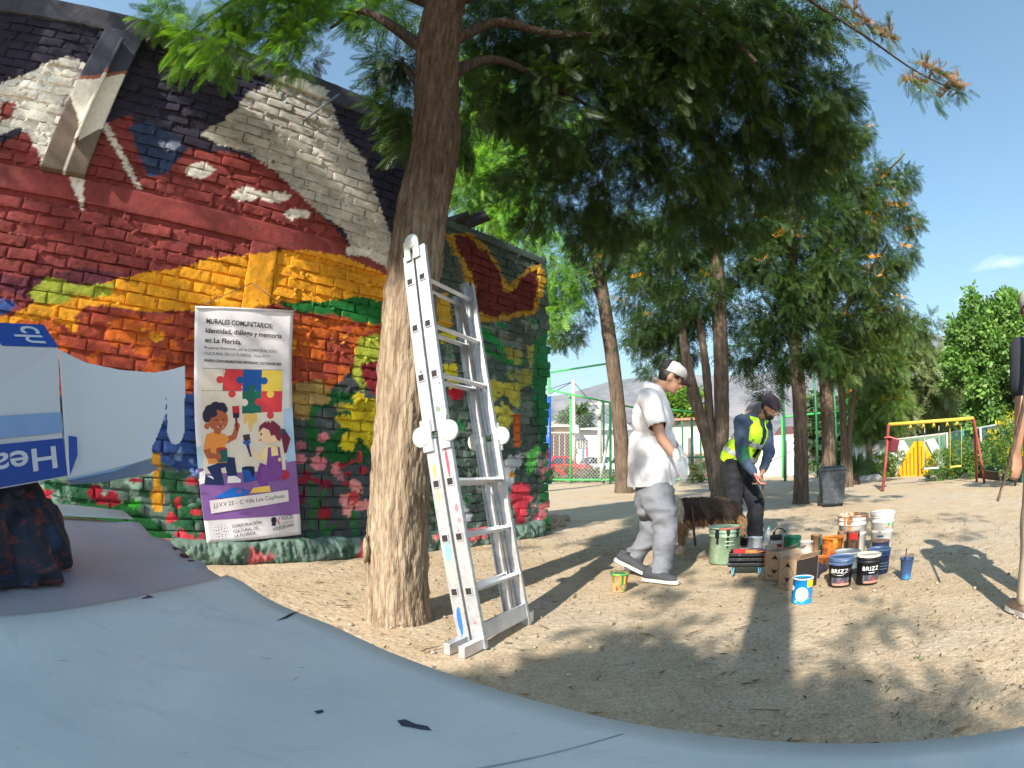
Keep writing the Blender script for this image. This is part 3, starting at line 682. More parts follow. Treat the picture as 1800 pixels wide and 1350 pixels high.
# the crop used for measuring: banner top-left (122,55), width 505, height about 1210 -> u = (x-122)/505
def q(x, y):
    v = (y - 55) / 1200.0
    return ((x - (122 + 55 * v)) / 503.0, v * BASP)
def qp(L): return [q(x, y) for x, y in L]
def qe(cx, cy, rx, ry, rot=0, **k): return [q(x, y) for x, y in ell(cx, cy, rx, ry, rot, **k)]
def ql(pts, ws): return qp(limb(pts, ws))
pr([(0, 1.55), (1, 1.50), (1, 2.06), (0, 2.06)], (132, 92, 158))                       # purple floor
pr([(0, 1.36), (.05, 1.34), (.12, 1.40), (.12, 1.56), (0, 1.56)], (178, 208, 226)); pr([(.9, 1.0), (1, .98), (1, 1.52), (.9, 1.53)], (170, 200, 228))
pr(qp([(176, 372), (590, 372), (606, 900), (186, 905)]), (224, 214, 200), 'print_panel')
for pl, c in (([(281, 373), (383, 373), (385, 486), (283, 486)], (214, 62, 70)), ([(383, 373), (481, 374), (482, 486), (385, 486)], (24, 88, 168)),
              ([(481, 374), (588, 376), (590, 486), (482, 486)], (238, 206, 84)), ([(385, 486), (481, 486), (482, 598), (386, 602)], (20, 104, 86)), ([(481, 486), (590, 486), (590, 596), (482, 597)], (214, 62, 70)),
              ([(176, 372), (281, 373), (283, 486), (178, 484)], (228, 218, 204))):
    pr(qp(pl), c, 'puzzle_print')
for x, y, c in ((268, 428, (214, 62, 70)), (370, 428, (24, 88, 168)), (494, 432, (24, 88, 168)), (332, 500, (214, 62, 70)), (430, 470, (20, 104, 86)), (528, 502, (238, 206, 84)), (468, 542, (214, 62, 70)), (432, 618, (20, 104, 86)), (528, 612, (214, 62, 70)), (228, 500, (228, 218, 204)), (396, 545, (224, 214, 200))):
    pr(qe(x, y, 19, 19), c, 'puzzle_print')
for a, b in (((176, 484), (380, 486)), ((281, 373), (283, 486)), ((178, 373), (588, 374))):
    pr(qp([(a[0], a[1] - 1), (b[0], b[1] - 1), (b[0] + 1.5, b[1] + 1), (a[0] + 1.5, a[1] + 1)]), (120, 110, 112))
pr(qp([(388, 606), (460, 600), (462, 640), (440, 660), (430, 700), (418, 690), (414, 640), (396, 660)]), (226, 188, 110))
# boy
SK, SK2, HAIR = (178, 96, 62), (206, 128, 96), (38, 36, 62)
pr(qe(205, 935, 46, 20, 0), (236, 232, 234)); pr(ql([(235, 860), (262, 950), (190, 935)], [34, 30, 24]), (30, 44, 92)); pr(ql([(250, 850), (320, 850), (330, 930)], [34, 34, 24]), (30, 44, 92))
pr(qp([(166, 895), (196, 886), (188, 950), (162, 958)]), (238, 234, 236)); pr(qp([(306, 920), (345, 920), (370, 940), (368, 955), (302, 955)]), (240, 236, 238))
pr(ql([(300, 740), (345, 720), (362, 668)], [17, 15, 11]), SK); pr(qe(360, 664, 15, 17), SK)
pr(qp([(205, 705), (250, 690), (300, 705), (322, 735), (300, 760), (305, 850), (210, 855), (204, 790), (188, 780)]), (236, 150, 70)); pr(ql([(205, 780), (215, 812), (262, 818)], [19, 17, 12]), SK)
pr(qe(262, 690, 18, 18), SK); pr(qe(264, 632, 50, 58), SK); pr(qe(208, 664, 13, 16), SK); pr(qe(300, 648, 10, 8), (206, 100, 90)); pr(qe(276, 664, 16, 10, 0, a0=0, a1=180), (250, 246, 240)); pr(qe(276, 668, 12, 5), (150, 40, 40))
for x, y, rx, ry in ((208, 610, 22, 36), (222, 580, 26, 24), (250, 562, 26, 22), (280, 566, 24, 22), (298, 580, 14, 18), (236, 600, 24, 20)): pr(qe(x, y, rx, ry), HAIR)
pr(qe(256, 634, 9, 3), (90, 44, 36)); pr(qe(290, 632, 8, 3), (90, 44, 36)); pr(qe(278, 642, 5, 9), SK2)
pr(ql([(360, 690), (355, 620)], [5, 6]), (130, 40, 50)); pr(qp([(338, 596), (372, 594), (370, 624), (340, 624)]), (40, 34, 60)); pr(qp([(334, 564), (370, 562), (372, 598), (337, 598)]), (196, 40, 56))
pr(qp([(253, 782), (308, 778), (310, 846), (260, 850)]), (36, 96, 90)); pr(qe(281, 780, 28, 8), (196, 50, 56)); pr(qp([(258, 784), (270, 786), (266, 812), (262, 800)]), (196, 50, 56)); pr(qe(262, 820, 14, 20), SK)
# girl
SG = (248, 210, 172)
pr(qe(596, 925, 26, 24, 30), (176, 36, 56)); pr(qe(552, 932, 22, 20), (236, 228, 224)); pr(qe(560, 936, 16, 18), (180, 40, 60))
pr(ql([(500, 870), (470, 940), (500, 1000)], [34, 26, 18]), (112, 60, 140)); pr(qp([(470, 880), (585, 860), (588, 930), (540, 960), (478, 950)]), (124, 70, 152)); pr(qp([(430, 985), (515, 978), (520, 1010), (410, 1012)]), (236, 192, 90))
pr(ql([(500, 810), (458, 830), (420, 790)], [20, 15, 10]), SG); pr(qe(420, 790, 13, 14), SG)
pr(qp([(488, 790), (510, 770), (560, 775), (584, 800), (582, 860), (500, 870), (480, 830)]), (246, 224, 160)); pr(qp([(512, 780), (528, 778), (530, 826), (568, 822), (562, 778), (575, 780), (584, 860), (584, 880), (500, 885), (508, 830)]), (124, 70, 152))
pr(ql([(590, 690), (612, 740), (606, 812)], [14, 24, 6]), (110, 32, 60)); pr(qe(520, 702, 56, 58), SG); pr(qe(548, 736, 14, 16), SG)
pr(qp([(466, 700), (470, 668), (500, 645), (545, 642), (580, 672), (590, 712), (578, 750), (560, 740), (548, 716), (530, 720), (520, 690), (490, 676)]), (122, 38, 66)); pr(qe(592, 700, 11, 17), (34, 80, 90)); pr(qe(478, 710, 4, 8), (40, 28, 40)); pr(qe(472, 740, 8, 4), (214, 90, 80))
pr(ql([(424, 825), (404, 740)], [4, 9]), (34, 60, 130)); pr(qp([(388, 712), (420, 708), (424, 738), (392, 742)]), (70, 46, 60)); pr(qp([(384, 745), (424, 740), (424, 756), (392, 760)]), (40, 90, 170))
pr(qp([(376, 880), (440, 876), (442, 948), (384, 956)]), (24, 76, 160)); pr(qe(408, 882, 32, 9), (20, 30, 60)); pr(qp([(410, 890), (440, 890), (436, 930), (424, 920), (420, 905)]), (14, 26, 56))
pr(qp([(228, 1028), (330, 978), (415, 1000), (370, 1030)]), (22, 100, 190)); pr(qe(358, 1000, 14, 10), (132, 92, 158))
for x, y, w in ((160, 1000, 40), (190, 1080, 60), (590, 1000, 30), (350, 1112, 60), (570, 950, 40)): pr(qp([(x, y), (x + w, y - 1), (x + w, y + 2), (x, y + 3)]), (100, 66, 128))
sticker = pr(qp([(206, 1040), (612, 1006), (614, 1066), (210, 1106)]), (222, 214, 216), 'sticker')
def btext(t, x, y, h, w, c=(36, 36, 44), slope=0.0, bold=.0):
    """text with its baseline at (x, y) of the measuring crop, h tall, w wide"""
    V, Fs = text_mesh(t, 1.0, bold)
    x0 = min(p.x for p in V); x1 = max(p.x for p in V); _layer[0] += 1
    P = []
    for p in V:
        X = (p.x - x0) / (x1 - x0) * w; P.append(q(x + X, y + X * slope - p.y / .73 * h))
    return to_surface(P, Fs, .0018 + _layer[0] * .00006, 'lettering', ink(c))
btext('MURALES COMUNITARIOS:', 182, 140, 27, 338, slope=.045, bold=.022)
btext('Identidad, diálogo y memoria', 182, 188, 26, 390, slope=.045, bold=.02)
btext('en La Florida.', 182, 238, 26, 182, slope=.045, bold=.02)
btext('Proyecto financiado por la CORPORACIÓN', 182, 272, 15, 364, slope=.035)
btext('CULTURAL DE LA FLORIDA - Folio N°7', 182, 302, 15, 330, slope=.03)
btext('FONDO CONCURSABLE PARA ENTIDADES CULTURALES 2025', 182, 338, 13, 398, slope=.03, bold=.03)
btext('J.J.V.V 23 – C Villa Los Copihues', 224, 1076, 22, 368, slope=-.085)
btext('CORPORACIÓN', 310, 1186, 15, 150, slope=-.09, bold=.012); btext('CULTURAL DE', 314, 1212, 15, 128, slope=-.09, bold=.012); btext('LA FLORIDA', 318, 1236, 15, 110, slope=-.09, bold=.012)
btext('VOCES', 566, 1166, 24, 68, slope=-.1); btext('CORPORACIÓN', 572, 1184, 8, 62, slope=-.1); btext('VOCES DE CHILE', 518, 1218, 18, 118, slope=-.14, bold=.01)
for r_, n_, s_ in ((14, 5, 3.2), (26, 9, 3.0), (38, 13, 2.2)):
    for k in range(n_): pr(qe(252 + r_ * math.cos(6.283 * k / n_), 1202 + r_ * math.sin(6.283 * k / n_), s_, s_, n=6), (60, 60, 70), 'logo_dot')
pr(qe(526, 1160, 15, 17, n=14), (26, 24, 50), 'logo_head'); pr(qp([(516, 1170), (534, 1170), (536, 1190), (512, 1190)]), (26, 24, 50), 'logo_head'); pr(qp([(556, 1146), (560, 1148), (550, 1168), (562, 1186), (557, 1188), (544, 1168)]), (200, 60, 90), 'logo_mark')
# the cord it hangs from
mb = MB(); hp = Vector(wall_xyz(np.array(wall_sz(438, 502)[0]), np.array(wall_sz(438, 502)[1]), .09))
mb.tube([bpt(.03, 0), hp], .004, 5); mb.tube([bpt(.97, 0), hp], .004, 5); mb.build('cord', mat('cord', (.12, .1, .08), .9), banner)
mb = MB(); mb.tube([bpt(.0, .0, .006), bpt(1, .0, .006)], .009, 8); mb.build('top_rod', vinyl, banner)

# ================================================================== THE LADDER against the tree
alu = mat('aluminium', (.62, .63, .66), .42, .75, var=.12, vscale=14, bump=.15, bscale=40, bdist=.002)
alu_p = mat('paint_splashed_aluminium', (.50, .51, .54), .45, .7, var=.14, vscale=9, rgb2=(.60, .60, .58), thr=(.52, .6), bump=.15, bscale=40, bdist=.002)
hinge_m = mat('pale_plastic', (.55, .60, .56), .45, .0, var=.15, vscale=9)
dark_m = mat('dark_slot', (.02, .018, .018), .8)
LU = Vector((math.sin(R(28)), math.cos(R(28)), 0)); LO = Vector((-.145, 2.55, 0)); HV = Vector((-LU.y, LU.x, 0))
LTOP = LO + HV * .43 + Vector((0, 0, 2.13))
LV = (LTOP - LO).normalized(); LN = LU.cross(LV).normalized()
if LN.y > 0: LN = -LN          # out towards the camera's right
ladder = thing('ladder', 'folded aluminium multi position ladder spattered with paint leaning on the tree', 'ladder', (0, 0, 0))
L_LEN = (LTOP - LO).length; LW = .50; MID = 1.10
def lp(a, b, c): return LO + LU * a + LV * b + LN * c          # along rung, up the rail, out of plane
DL = .085
def ladder_rot(): return Matrix((LU, LV, LN)).transposed()
LRm = ladder_rot()
def lbox(mb, a, b, c, da, db, dc, mi=0): mb.box(lp(a, b, c), (da, db, dc), rot=LRm, mi=mi)
def rail(a, b0, b1, c, m):
    mb = MB()
    # a C shaped section: web facing outward, two lips turned inward
    s = 1 if a < LW / 2 else -1
    lbox(mb, a, (b0 + b1) / 2, c, .003, b1 - b0, .068)
    for e in (-1, 1): lbox(mb, a + s * .012, (b0 + b1) / 2, c + e * .0335, .022, b1 - b0, .003)
    return mb.build('rail', m, ladder)
rung_at = [.03 + .275 * k for k in range(1, 8)]
for li, (c, m) in enumerate(((0.0, alu_p), (-DL, alu_p))):
    top = L_LEN - (.02 if li == 0 else .05)
    for a in (0.0, LW):
        # each side is two sections meeting at the middle hinge
        rail(a, .0, MID - .02, c, m); rail(a, MID + .02, top - (.10 if a > .1 else 0), c, m)
    for b in rung_at:
        if abs(b - MID) < .06 or b > top - .06: continue
        mb = MB(); mb.tube([lp(.006, b, c), lp(LW - .006, b, c)], .016, 4, sm=False, upv=LV); mb.build('rung', alu, ladder, bevel=.002)
    for b in rung_at:
        if abs(b - MID) < .06 or b > top - .03: continue
        mb = MB(); lbox(mb, -.0035, b, c, .006, .030, .030); mb.build('rung_end', dark_m, ladder)
        mb = MB()
        for (db, dc, hb, hc) in ((.0185, 0, .004, .042), (-.0185, 0, .004, .042), (0, .0185, .033, .004), (0, -.0185, .033, .004)): lbox(mb, -.006, b + db, c + dc, .004, hb, hc)
        mb.build('rung_collar', alu, ladder)
# hinges: discs both sides at the middle, one pair at the top
def disc(mb, P, r, t, mi=0):
    n = 22; V = []; ax = LU
    for k, (rr, tt) in enumerate(((0.0, t), (r * .35, t), (r * .4, t * .8), (r * .85, t * .8), (r, t * .5), (r, -t * .5), (0, -t * .5))):
        for j in range(n):
            w = 2 * math.pi * j / n; V.append(P + LV * math.cos(w) * rr + LN * math.sin(w) * rr - ax * tt)
    mb.add(V, [(i * n + j, i * n + (j + 1) % n, (i + 1) * n + (j + 1) % n, (i + 1) * n + j) for i in range(6) for j in range(n)], mi, True)
for a, s in ((-.012, 1), (LW + .012, -1)):
    for c in (.045, -DL - .045):
        mb = MB(); disc(mb, lp(a, MID, c), .052, .014); mb.build('hinge_disc', hinge_m, ladder)
    mb = MB()
    for c in (0.01, -DL - .01): lbox(mb, a, MID, c, .012, .16, .06)
    mb.build('hinge_plate', alu, ladder)
    if s > 0: mb = MB(); disc(mb, lp(a, L_LEN + .02, -DL / 2), .045, .014); lbox(mb, a, L_LEN - .03, -DL * .2, .01, .12, .04); lbox(mb, a, L_LEN - .03, -DL * .9, .01, .12, .04); mb.build('hinge_disc', hinge_m, ladder)
    else: mb = MB(); lbox(mb, a, L_LEN - .13, -DL * .5, .012, .10, .06); mb.build('end_bracket', alu, ladder)
# stabiliser bars under the rails and a cross bar low down
for k, c in enumerate((.0, -DL)):
    mb = MB(); P = lp(.0, .02, c) ; P.z = .03
    mb.box(P - LU * .06 + Vector((-.0, 0, 0)), (.035, .20, .06), rot=Matrix.Rotation(-R(28), 3, 'Z')); mb.build('foot_bar', alu, ladder, bevel=.002)
    mb = MB(); P2 = lp(LW, .02, c); P2.z = .035
    mb.box(P2 + LU * .03, (.04, .07, .075), rot=Matrix.Rotation(-R(28), 3, 'Z')); mb.build('foot_block', alu, ladder, bevel=.002)
mb = MB(); lbox(mb, LW / 2, .085, .012, LW, .09, .02); mb.build('cross_bar', alu, ladder, bevel=.002)
# paint marks: thin blots lying on the rail faces
def blot(b, c, w, h, col, name='paint_blot'):
    mb = MB(); n = 9
    V = [lp(-.0032, b + math.sin(6.283 * k / n) * h * random.uniform(.6, 1.2), c + math.cos(6.283 * k / n) * w * random.uniform(.6, 1.2)) for k in range(n)]
    mb.add(V, [list(range(n))]); mb.build(name, ink(col), ladder)
for b, c, w, h, col in ((.95, .0, .008, .09, (226, 70, 80)), (.72, .01, .010, .02, (230, 110, 120)), (.66, .012, .010, .014, (236, 120, 130)), (.52, -DL, .022, .08, (120, 190, 200)), (.40, -DL, .022, .07, (226, 230, 150)), (.16, -DL, .014, .09, (40, 100, 180)),
                        (.14, .0, .006, .006, (220, 60, 80)), (.92, -DL, .010, .04, (220, 220, 80)), (1.35, .02, .006, .006, (230, 80, 90)), (1.7, .01, .006, .008, (200, 220, 90)), (.80, -DL, .006, .06, (190, 200, 90)), (.60, .0, .008, .02, (226, 120, 130)), (1.22, -.01, .014, .02, (120, 130, 120)), (1.42, -DL, .012, .03, (110, 116, 116)), (.3, .01, .005, .01, (90, 90, 96))):
    blot(b, c, w, h, col)
# ================================================================== TREES
def leaf_mat(name, trans=.35, rough=.45, tint=(1, 1, 1)):
    m = bpy.data.materials.new(name); m.use_nodes = True
    n = m.node_tree.nodes; l = m.node_tree.links; p = n['Principled BSDF']; out = n['Material Output']
    a = n.new('ShaderNodeAttribute'); a.attribute_name = 'Col'
    l.new(a.outputs['Color'], p.inputs['Base Color']); p.inputs['Roughness'].default_value = rough; p.inputs['Specular IOR Level'].default_value = .35
    t = n.new('ShaderNodeBsdfTranslucent'); g = n.new('ShaderNodeMix'); g.data_type = 'RGBA'; g.blend_type = 'MULTIPLY'; g.inputs[0].default_value = 1
    l.new(a.outputs['Color'], g.inputs[6]); g.inputs[7].default_value = (1.9, 2.1, .7, 1); l.new(g.outputs[2], t.inputs[0])
    x = n.new('ShaderNodeMixShader'); x.inputs[0].default_value = trans; l.new(p.outputs[0], x.inputs[1]); l.new(t.outputs[0], x.inputs[2]); l.new(x.outputs[0], out.inputs[0])
    return m
LEAF = leaf_mat('silky_oak_leaf'); LEAF2 = leaf_mat('broad_leaf', .3)
def bark_mat(name, c1, c2, sc=14, upper_shade=None):
    m = bpy.data.materials.new(name); m.use_nodes = True
    n = m.node_tree.nodes; l = m.node_tree.links; p = n['Principled BSDF']; p.inputs['Roughness'].default_value = .92; p.inputs['Specular IOR Level'].default_value = .15
    t = n.new('ShaderNodeTexCoord'); mp = n.new('ShaderNodeMapping'); mp.inputs['Scale'].default_value = (1, 1, .13); l.new(t.outputs['Object'], mp.inputs[0])
    a = n.new('ShaderNodeTexNoise'); a.inputs['Scale'].default_value = sc * 2.2; a.inputs['Detail'].default_value = 7; a.inputs['Roughness'].default_value = .65; l.new(mp.outputs[0], a.inputs['Vector'])
    b = n.new('ShaderNodeTexVoronoi'); b.inputs['Scale'].default_value = sc * 2.4; b.feature = 'DISTANCE_TO_EDGE'; l.new(mp.outputs[0], b.inputs['Vector'])
    r = n.new('ShaderNodeValToRGB'); e = r.color_ramp.elements; e[0].position = .34; e[0].color = (*c1, 1); e[1].position = .62; e[1].color = (*c2, 1); l.new(a.outputs[0], r.inputs[0])
    r2 = n.new('ShaderNodeMapRange'); r2.inputs[1].default_value = 0; r2.inputs[2].default_value = .12; r2.inputs[3].default_value = .72; l.new(b.outputs['Distance'], r2.inputs[0])
    x = n.new('ShaderNodeMix'); x.data_type = 'RGBA'; x.blend_type = 'MULTIPLY'; x.inputs[0].default_value = 1; l.new(r.outputs[0], x.inputs[6])
    cmb = n.new('ShaderNodeCombineColor'); [l.new(r2.outputs[0], cmb.inputs[k]) for k in range(3)]; l.new(cmb.outputs[0], x.inputs[7]); l.new(x.outputs[2], p.inputs['Base Color'])
    if upper_shade:      # the upper trunk's deep shade is put into the colour, over somewhat darker bark
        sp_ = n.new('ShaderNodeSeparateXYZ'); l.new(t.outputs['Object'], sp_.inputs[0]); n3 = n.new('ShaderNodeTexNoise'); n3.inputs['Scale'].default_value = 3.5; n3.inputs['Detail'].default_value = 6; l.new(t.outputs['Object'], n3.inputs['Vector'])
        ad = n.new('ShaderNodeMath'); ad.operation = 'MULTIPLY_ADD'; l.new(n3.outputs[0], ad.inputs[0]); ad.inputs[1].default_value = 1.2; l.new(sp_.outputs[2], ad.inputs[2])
        m3 = n.new('ShaderNodeMapRange'); m3.inputs[1].default_value = upper_shade[0]; m3.inputs[2].default_value = upper_shade[1]; l.new(ad.outputs[0], m3.inputs[0])
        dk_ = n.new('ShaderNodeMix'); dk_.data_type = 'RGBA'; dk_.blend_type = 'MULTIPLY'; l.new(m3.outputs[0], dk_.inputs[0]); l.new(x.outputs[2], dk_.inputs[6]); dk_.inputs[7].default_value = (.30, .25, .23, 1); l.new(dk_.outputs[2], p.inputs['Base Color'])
    s = n.new('ShaderNodeMath'); s.operation = 'ADD'; l.new(a.outputs[0], s.inputs[0]); l.new(r2.outputs[0], s.inputs[1])
    bu = n.new('ShaderNodeBump'); bu.inputs['Strength'].default_value = .8; bu.inputs['Distance'].default_value = .012; l.new(s.outputs[0], bu.inputs['Height']); l.new(bu.outputs[0], p.inputs['Normal'])
    return m
BARK = bark_mat('fissured_bark', (.16, .11, .07), (.40, .31, .22), upper_shade=(2.1, 3.3)); BARK3 = bark_mat('darkest_bark', (.03, .022, .018), (.085, .062, .048), 16); BARK2 = bark_mat('dark_bark', (.07, .05, .038), (.17, .125, .09), 9)

def spline(pts, n):
    """Catmull-Rom through points (k, d)"""
    P = np.array(pts, float); P = np.vstack([2 * P[0] - P[1], P, 2 * P[-1] - P[-2]]); out = []
    m = len(P) - 3
    for t in np.linspace(0, m - 1e-6, n):
        i = int(t); f = t - i; a, b, c, d = P[i], P[i + 1], P[i + 2], P[i + 3]
        out.append(.5 * (2 * b + (c - a) * f + (2 * a - 5 * b + 4 * c - d) * f * f + (3 * b - a - 3 * c + d) * f ** 3))
    return np.array(out)
def trunk_mesh(pts, n=14, m=24, rough=.05, seed=0, ridges=7.0, flare=.0):
    """pts: (x, y, z, r)"""
    S = spline(pts, m); V = []
    pr = np.array([1.0, 0, 0])
    ts = np.gradient(S[:, :3], axis=0)
    th = np.linspace(0, 2 * np.pi, n, endpoint=False); L = np.concatenate([[0], np.cumsum(np.linalg.norm(np.diff(S[:, :3], axis=0), axis=1))])
    for i in range(m):
        t = ts[i] / (np.linalg.norm(ts[i]) + 1e-9); a = pr - t * (pr @ t); a /= np.linalg.norm(a) + 1e-9; b = np.cross(t, a); pr = a
        r = S[i, 3]
        if rough:
            c = np.stack([np.cos(th) * ridges / 3, np.sin(th) * ridges / 3, np.full(n, L[i] * 1.3 + seed)], -1)
            c2 = np.stack([np.cos(th) * ridges, np.sin(th) * ridges, np.full(n, L[i] * 4.5 + seed)], -1)
            rr = r * (1 + rough * vnoise(c, 1, seed, 2) * 1.2) + min(r * .09, .012) * (np.abs(vnoise(c2, 1.4, seed + 1, 3)) * 2.2 + np.abs(vnoise(c2 * np.array([2.2, 2.2, 2.6]), 1.7, seed + 4, 2)) * 1.1)
        else: rr = np.full(n, r)
        if flare and L[i] < .35: rr = rr * (1 + flare * (1 - L[i] / .35) ** 2 * (1 + .5 * np.sin(th * 4 + seed)))
        V.append(S[i, :3] + np.outer(np.cos(th) * rr, a) + np.outer(np.sin(th) * rr, b))
    V = np.concatenate(V); i = np.arange(m - 1)[:, None] * n; k = np.arange(n)[None, :]
    Q = np.stack([i + k, i + (k + 1) % n, i + n + (k + 1) % n, i + n + k], -1).reshape(-1, 4)
    return V, Q

# ---- fronds
def kite(a, b, w):
    """thin leaf from a to b in the xy plane -> 4 verts"""
    a = np.array(a, float); b = np.array(b, float); d = b - a; nrm = np.array([-d[1], d[0], 0]); nrm /= np.linalg.norm(nrm) + 1e-9; q_ = a + d * .12
    return np.array([q_ + nrm * w, b, q_ - nrm * w])
def frond_template(pairs, lobes, w=.022, seed=1, wid=.34):
    r = np.random.default_rng(seed); Ks = [kite((0, 0, 0), (1.0, 0, 0), .007)]
    for k in range(pairs):
        t = .14 + .84 * k / (pairs - 1); ln = wid * (math.sin(math.pi * (t * .86 + .12)) ** .7) * r.uniform(.85, 1.1)
        for s in (-1, 1):
            ang = R(48 - 20 * t) * s; d = np.array([math.cos(ang), math.sin(ang), 0]); a = np.array([t + s * .012, 0, 0]); b = a + d * ln
            Ks.append(kite(a, b, w))
            if lobes:
                for q_, ls in ((.35, 1), (.5, -1), (.66, 1))[:lobes]:
                    a2 = a + d * ln * q_; an2 = ang + ls * R(34); Ks.append(kite(a2, a2 + np.array([math.cos(an2), math.sin(an2), 0]) * ln * .42, w * .75))
    V = np.array(Ks).reshape(-1, 3); V[:, 2] = -.30 * V[:, 0] ** 2 - .25 * np.abs(V[:, 1]) * .6 + .0
    return V, len(Ks)
FR_NEAR = frond_template(10, 1, .0165); FR_MID = frond_template(6, 1, .030, 2); FR_FAR = frond_template(6, 0, .05, 3, .40); FR_SHADE = frond_template(7, 0, .042, 3, .42)
def broad_template():
    K = []
    r = np.random.default_rng(4)
    for k in range(7):
        a = r.uniform(-1, 1, 3) * .35; d = r.normal(size=3); d[2] *= .5; d /= np.linalg.norm(d); u = np.cross(d, r.normal(size=3)); u /= np.linalg.norm(u)
        L = r.uniform(.35, .55); K.append(np.array([a, a + d * L * .5 + u * L * .3, a + d * L, a + d * L * .5 - u * L * .3]))
    return np.array(K).reshape(-1, 3), 7
BROAD = broad_template()
def place_fronds(name, tmpl, pos, direc, L, colr, m, parent, roll=.5, jit=.25, upb=1.0):
    V0, nk = tmpl; n = len(pos)
    d = direc / (np.linalg.norm(direc, axis=1, keepdims=True) + 1e-9)
    up = np.tile([0, 0, upb], (n, 1)) + rng.normal(size=(n, 3)) * roll
    y = np.cross(up, d); y /= np.linalg.norm(y, axis=1, keepdims=True) + 1e-9; z = np.cross(d, y)
    M = np.stack([d, y, z], 1)              # rows: local axes in world
    W = np.einsum('vk,nkj->nvj', V0, M) * L[:, None, None] + pos[:, None, :]
    V = W.reshape(-1, 3).astype(np.float32); tri = V0.shape[0] == 3 * nk; Q = None if tri else np.arange(len(V)).reshape(-1, 4); T = np.arange(len(V)).reshape(-1, 3) if tri else None
    col = np.repeat(colr, V0.shape[0], 0)
    o = link(bpy.data.objects.new(name, np_mesh(name, V, Q, T, col=col, mats=[m], smooth=False)), parent)
    return o
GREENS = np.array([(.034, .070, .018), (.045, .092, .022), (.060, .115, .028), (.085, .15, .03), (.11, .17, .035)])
def clump_points(c, rad, n, shell=.55):
    u = rng.normal(size=(n, 3)); u /= np.linalg.norm(u, axis=1, keepdims=True); r = (shell + (1 - shell) * rng.random(n)) ** 1.0
    r = np.where(rng.random(n) < .35, rng.random(n) ** .5, r)
    return np.asarray(c) + u * np.asarray(rad) * r[:, None], u
def crown(name, clumps, parent, tmpl, m=None, L=(.16, .26), per=9, greens=GREENS, bright=.25, droop=.35, flower=None, kind='stuff', gap=True):
    """clumps: (centre, (rx, ry, rz), number of sprays). Each spray is a twig end with fronds round it."""
    P, D = [], []
    for c, rad, n in clumps:
        p, u = clump_points(c, rad, n)
        if gap:
            k = vnoise(p, 1.6 / max(rad[0], .4), 77, 2) > -.28; p, u = p[k], u[k]
        P.append(p); D.append(u)
    P = np.concatenate(P); D = np.concatenate(D); n = len(P)
    D = D * .6 + rng.normal(size=D.shape) * .45; D[:, 2] -= .1
    pos = np.repeat(P, per, 0); dr = np.repeat(D, per, 0) + rng.normal(size=(n * per, 3)) * .75; dr[:, 2] -= droop
    Ls = rng.uniform(L[0], L[1], n * per); pos = pos + dr / (np.linalg.norm(dr, axis=1, keepdims=True)) * .03 + rng.normal(size=pos.shape) * L[0] * .25
    tone = vnoise(P, 1.3, 78, 2) * .5 + .5; gi = np.clip((tone * 1.1 + rng.random(n) * .5 - .3) * len(greens) * (.6 + bright), 0, len(greens) - 1).astype(int)
    C = greens[np.repeat(gi, per)] * rng.uniform(.75, 1.25, (n * per, 1))
    o = place_fronds(name, tmpl, pos, dr, Ls, C, m or LEAF, parent)
    o['kind'] = kind
    return P
def blossoms(name, P, parent, size=.09, col=(.75, .33, .02), n_sp=26):
    """orange toothbrush blossoms: short upright spikes along a stalk"""
    Vs, Cs = [], []
    for p in P:
        a = rng.normal(size=3); a /= np.linalg.norm(a); up = np.array([0, 0, 1.0]) + rng.normal(size=3) * .5; side = np.cross(a, up)
        for st in range(3):
            aa = a * math.cos(st * 2.1) + side * math.sin(st * 2.1)
            for k in range(n_sp // 3):
                b = p + aa * size * (.1 + .9 * k / (n_sp // 3)); t = b + (up * rng.uniform(.25, .42) + side * rng.normal() * .12 + aa * .1) * size; w = aa * size * .05
                Vs += [b - w, b + w, t + w * .7, t - w * .7]
                cc = np.array(col) * rng.uniform(.6, 1.2); Cs += [cc] * 4
    V = np.array(Vs); Q = np.arange(len(V)).reshape(-1, 4)
    o = link(bpy.data.objects.new(name, np_mesh(name, V, Q, col=np.array(Cs), mats=[LEAF2], smooth=False)), parent); o['kind'] = 'stuff'
    return o
def branch(name, pts, parent, m=BARK2, n=7, k=10, rough=.04):
    V, Q = trunk_mesh(pts, n, k, rough, seed=random.randint(0, 99)); return link(bpy.data.objects.new(name, np_mesh(name, V, Q, mats=[m])), parent)
def C3(x, y, Y): p = atY(x, y, Y); return (p.x, p.y, p.z)

# ---- the big tree the ladder leans on
main_tree = thing('silky_oak', 'tall tree with thick fissured trunk that the ladder leans on', 'tree', (0, 0, 0))
TX, TY = -.655, 3.02
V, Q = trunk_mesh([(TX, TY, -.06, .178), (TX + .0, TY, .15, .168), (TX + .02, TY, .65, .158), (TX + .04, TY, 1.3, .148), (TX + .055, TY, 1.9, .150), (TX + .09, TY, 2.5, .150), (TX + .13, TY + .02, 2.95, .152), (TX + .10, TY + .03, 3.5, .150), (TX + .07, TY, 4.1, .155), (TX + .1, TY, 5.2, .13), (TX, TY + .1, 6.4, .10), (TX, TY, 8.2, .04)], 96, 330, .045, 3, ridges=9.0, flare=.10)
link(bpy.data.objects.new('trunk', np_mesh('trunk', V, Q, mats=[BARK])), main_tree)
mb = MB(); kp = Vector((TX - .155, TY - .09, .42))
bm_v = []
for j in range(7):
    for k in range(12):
        w = 6.283 * k / 12; rr = .052 * math.sin(math.pi * (j + .5) / 7.2) * (1 + .25 * math.sin(3 * w + j)); bm_v.append(kp + Vector((.01 - .022 * math.cos(math.pi * j / 6.5) * .9, math.cos(w) * rr * 1.0, math.sin(w) * rr * 1.5)))
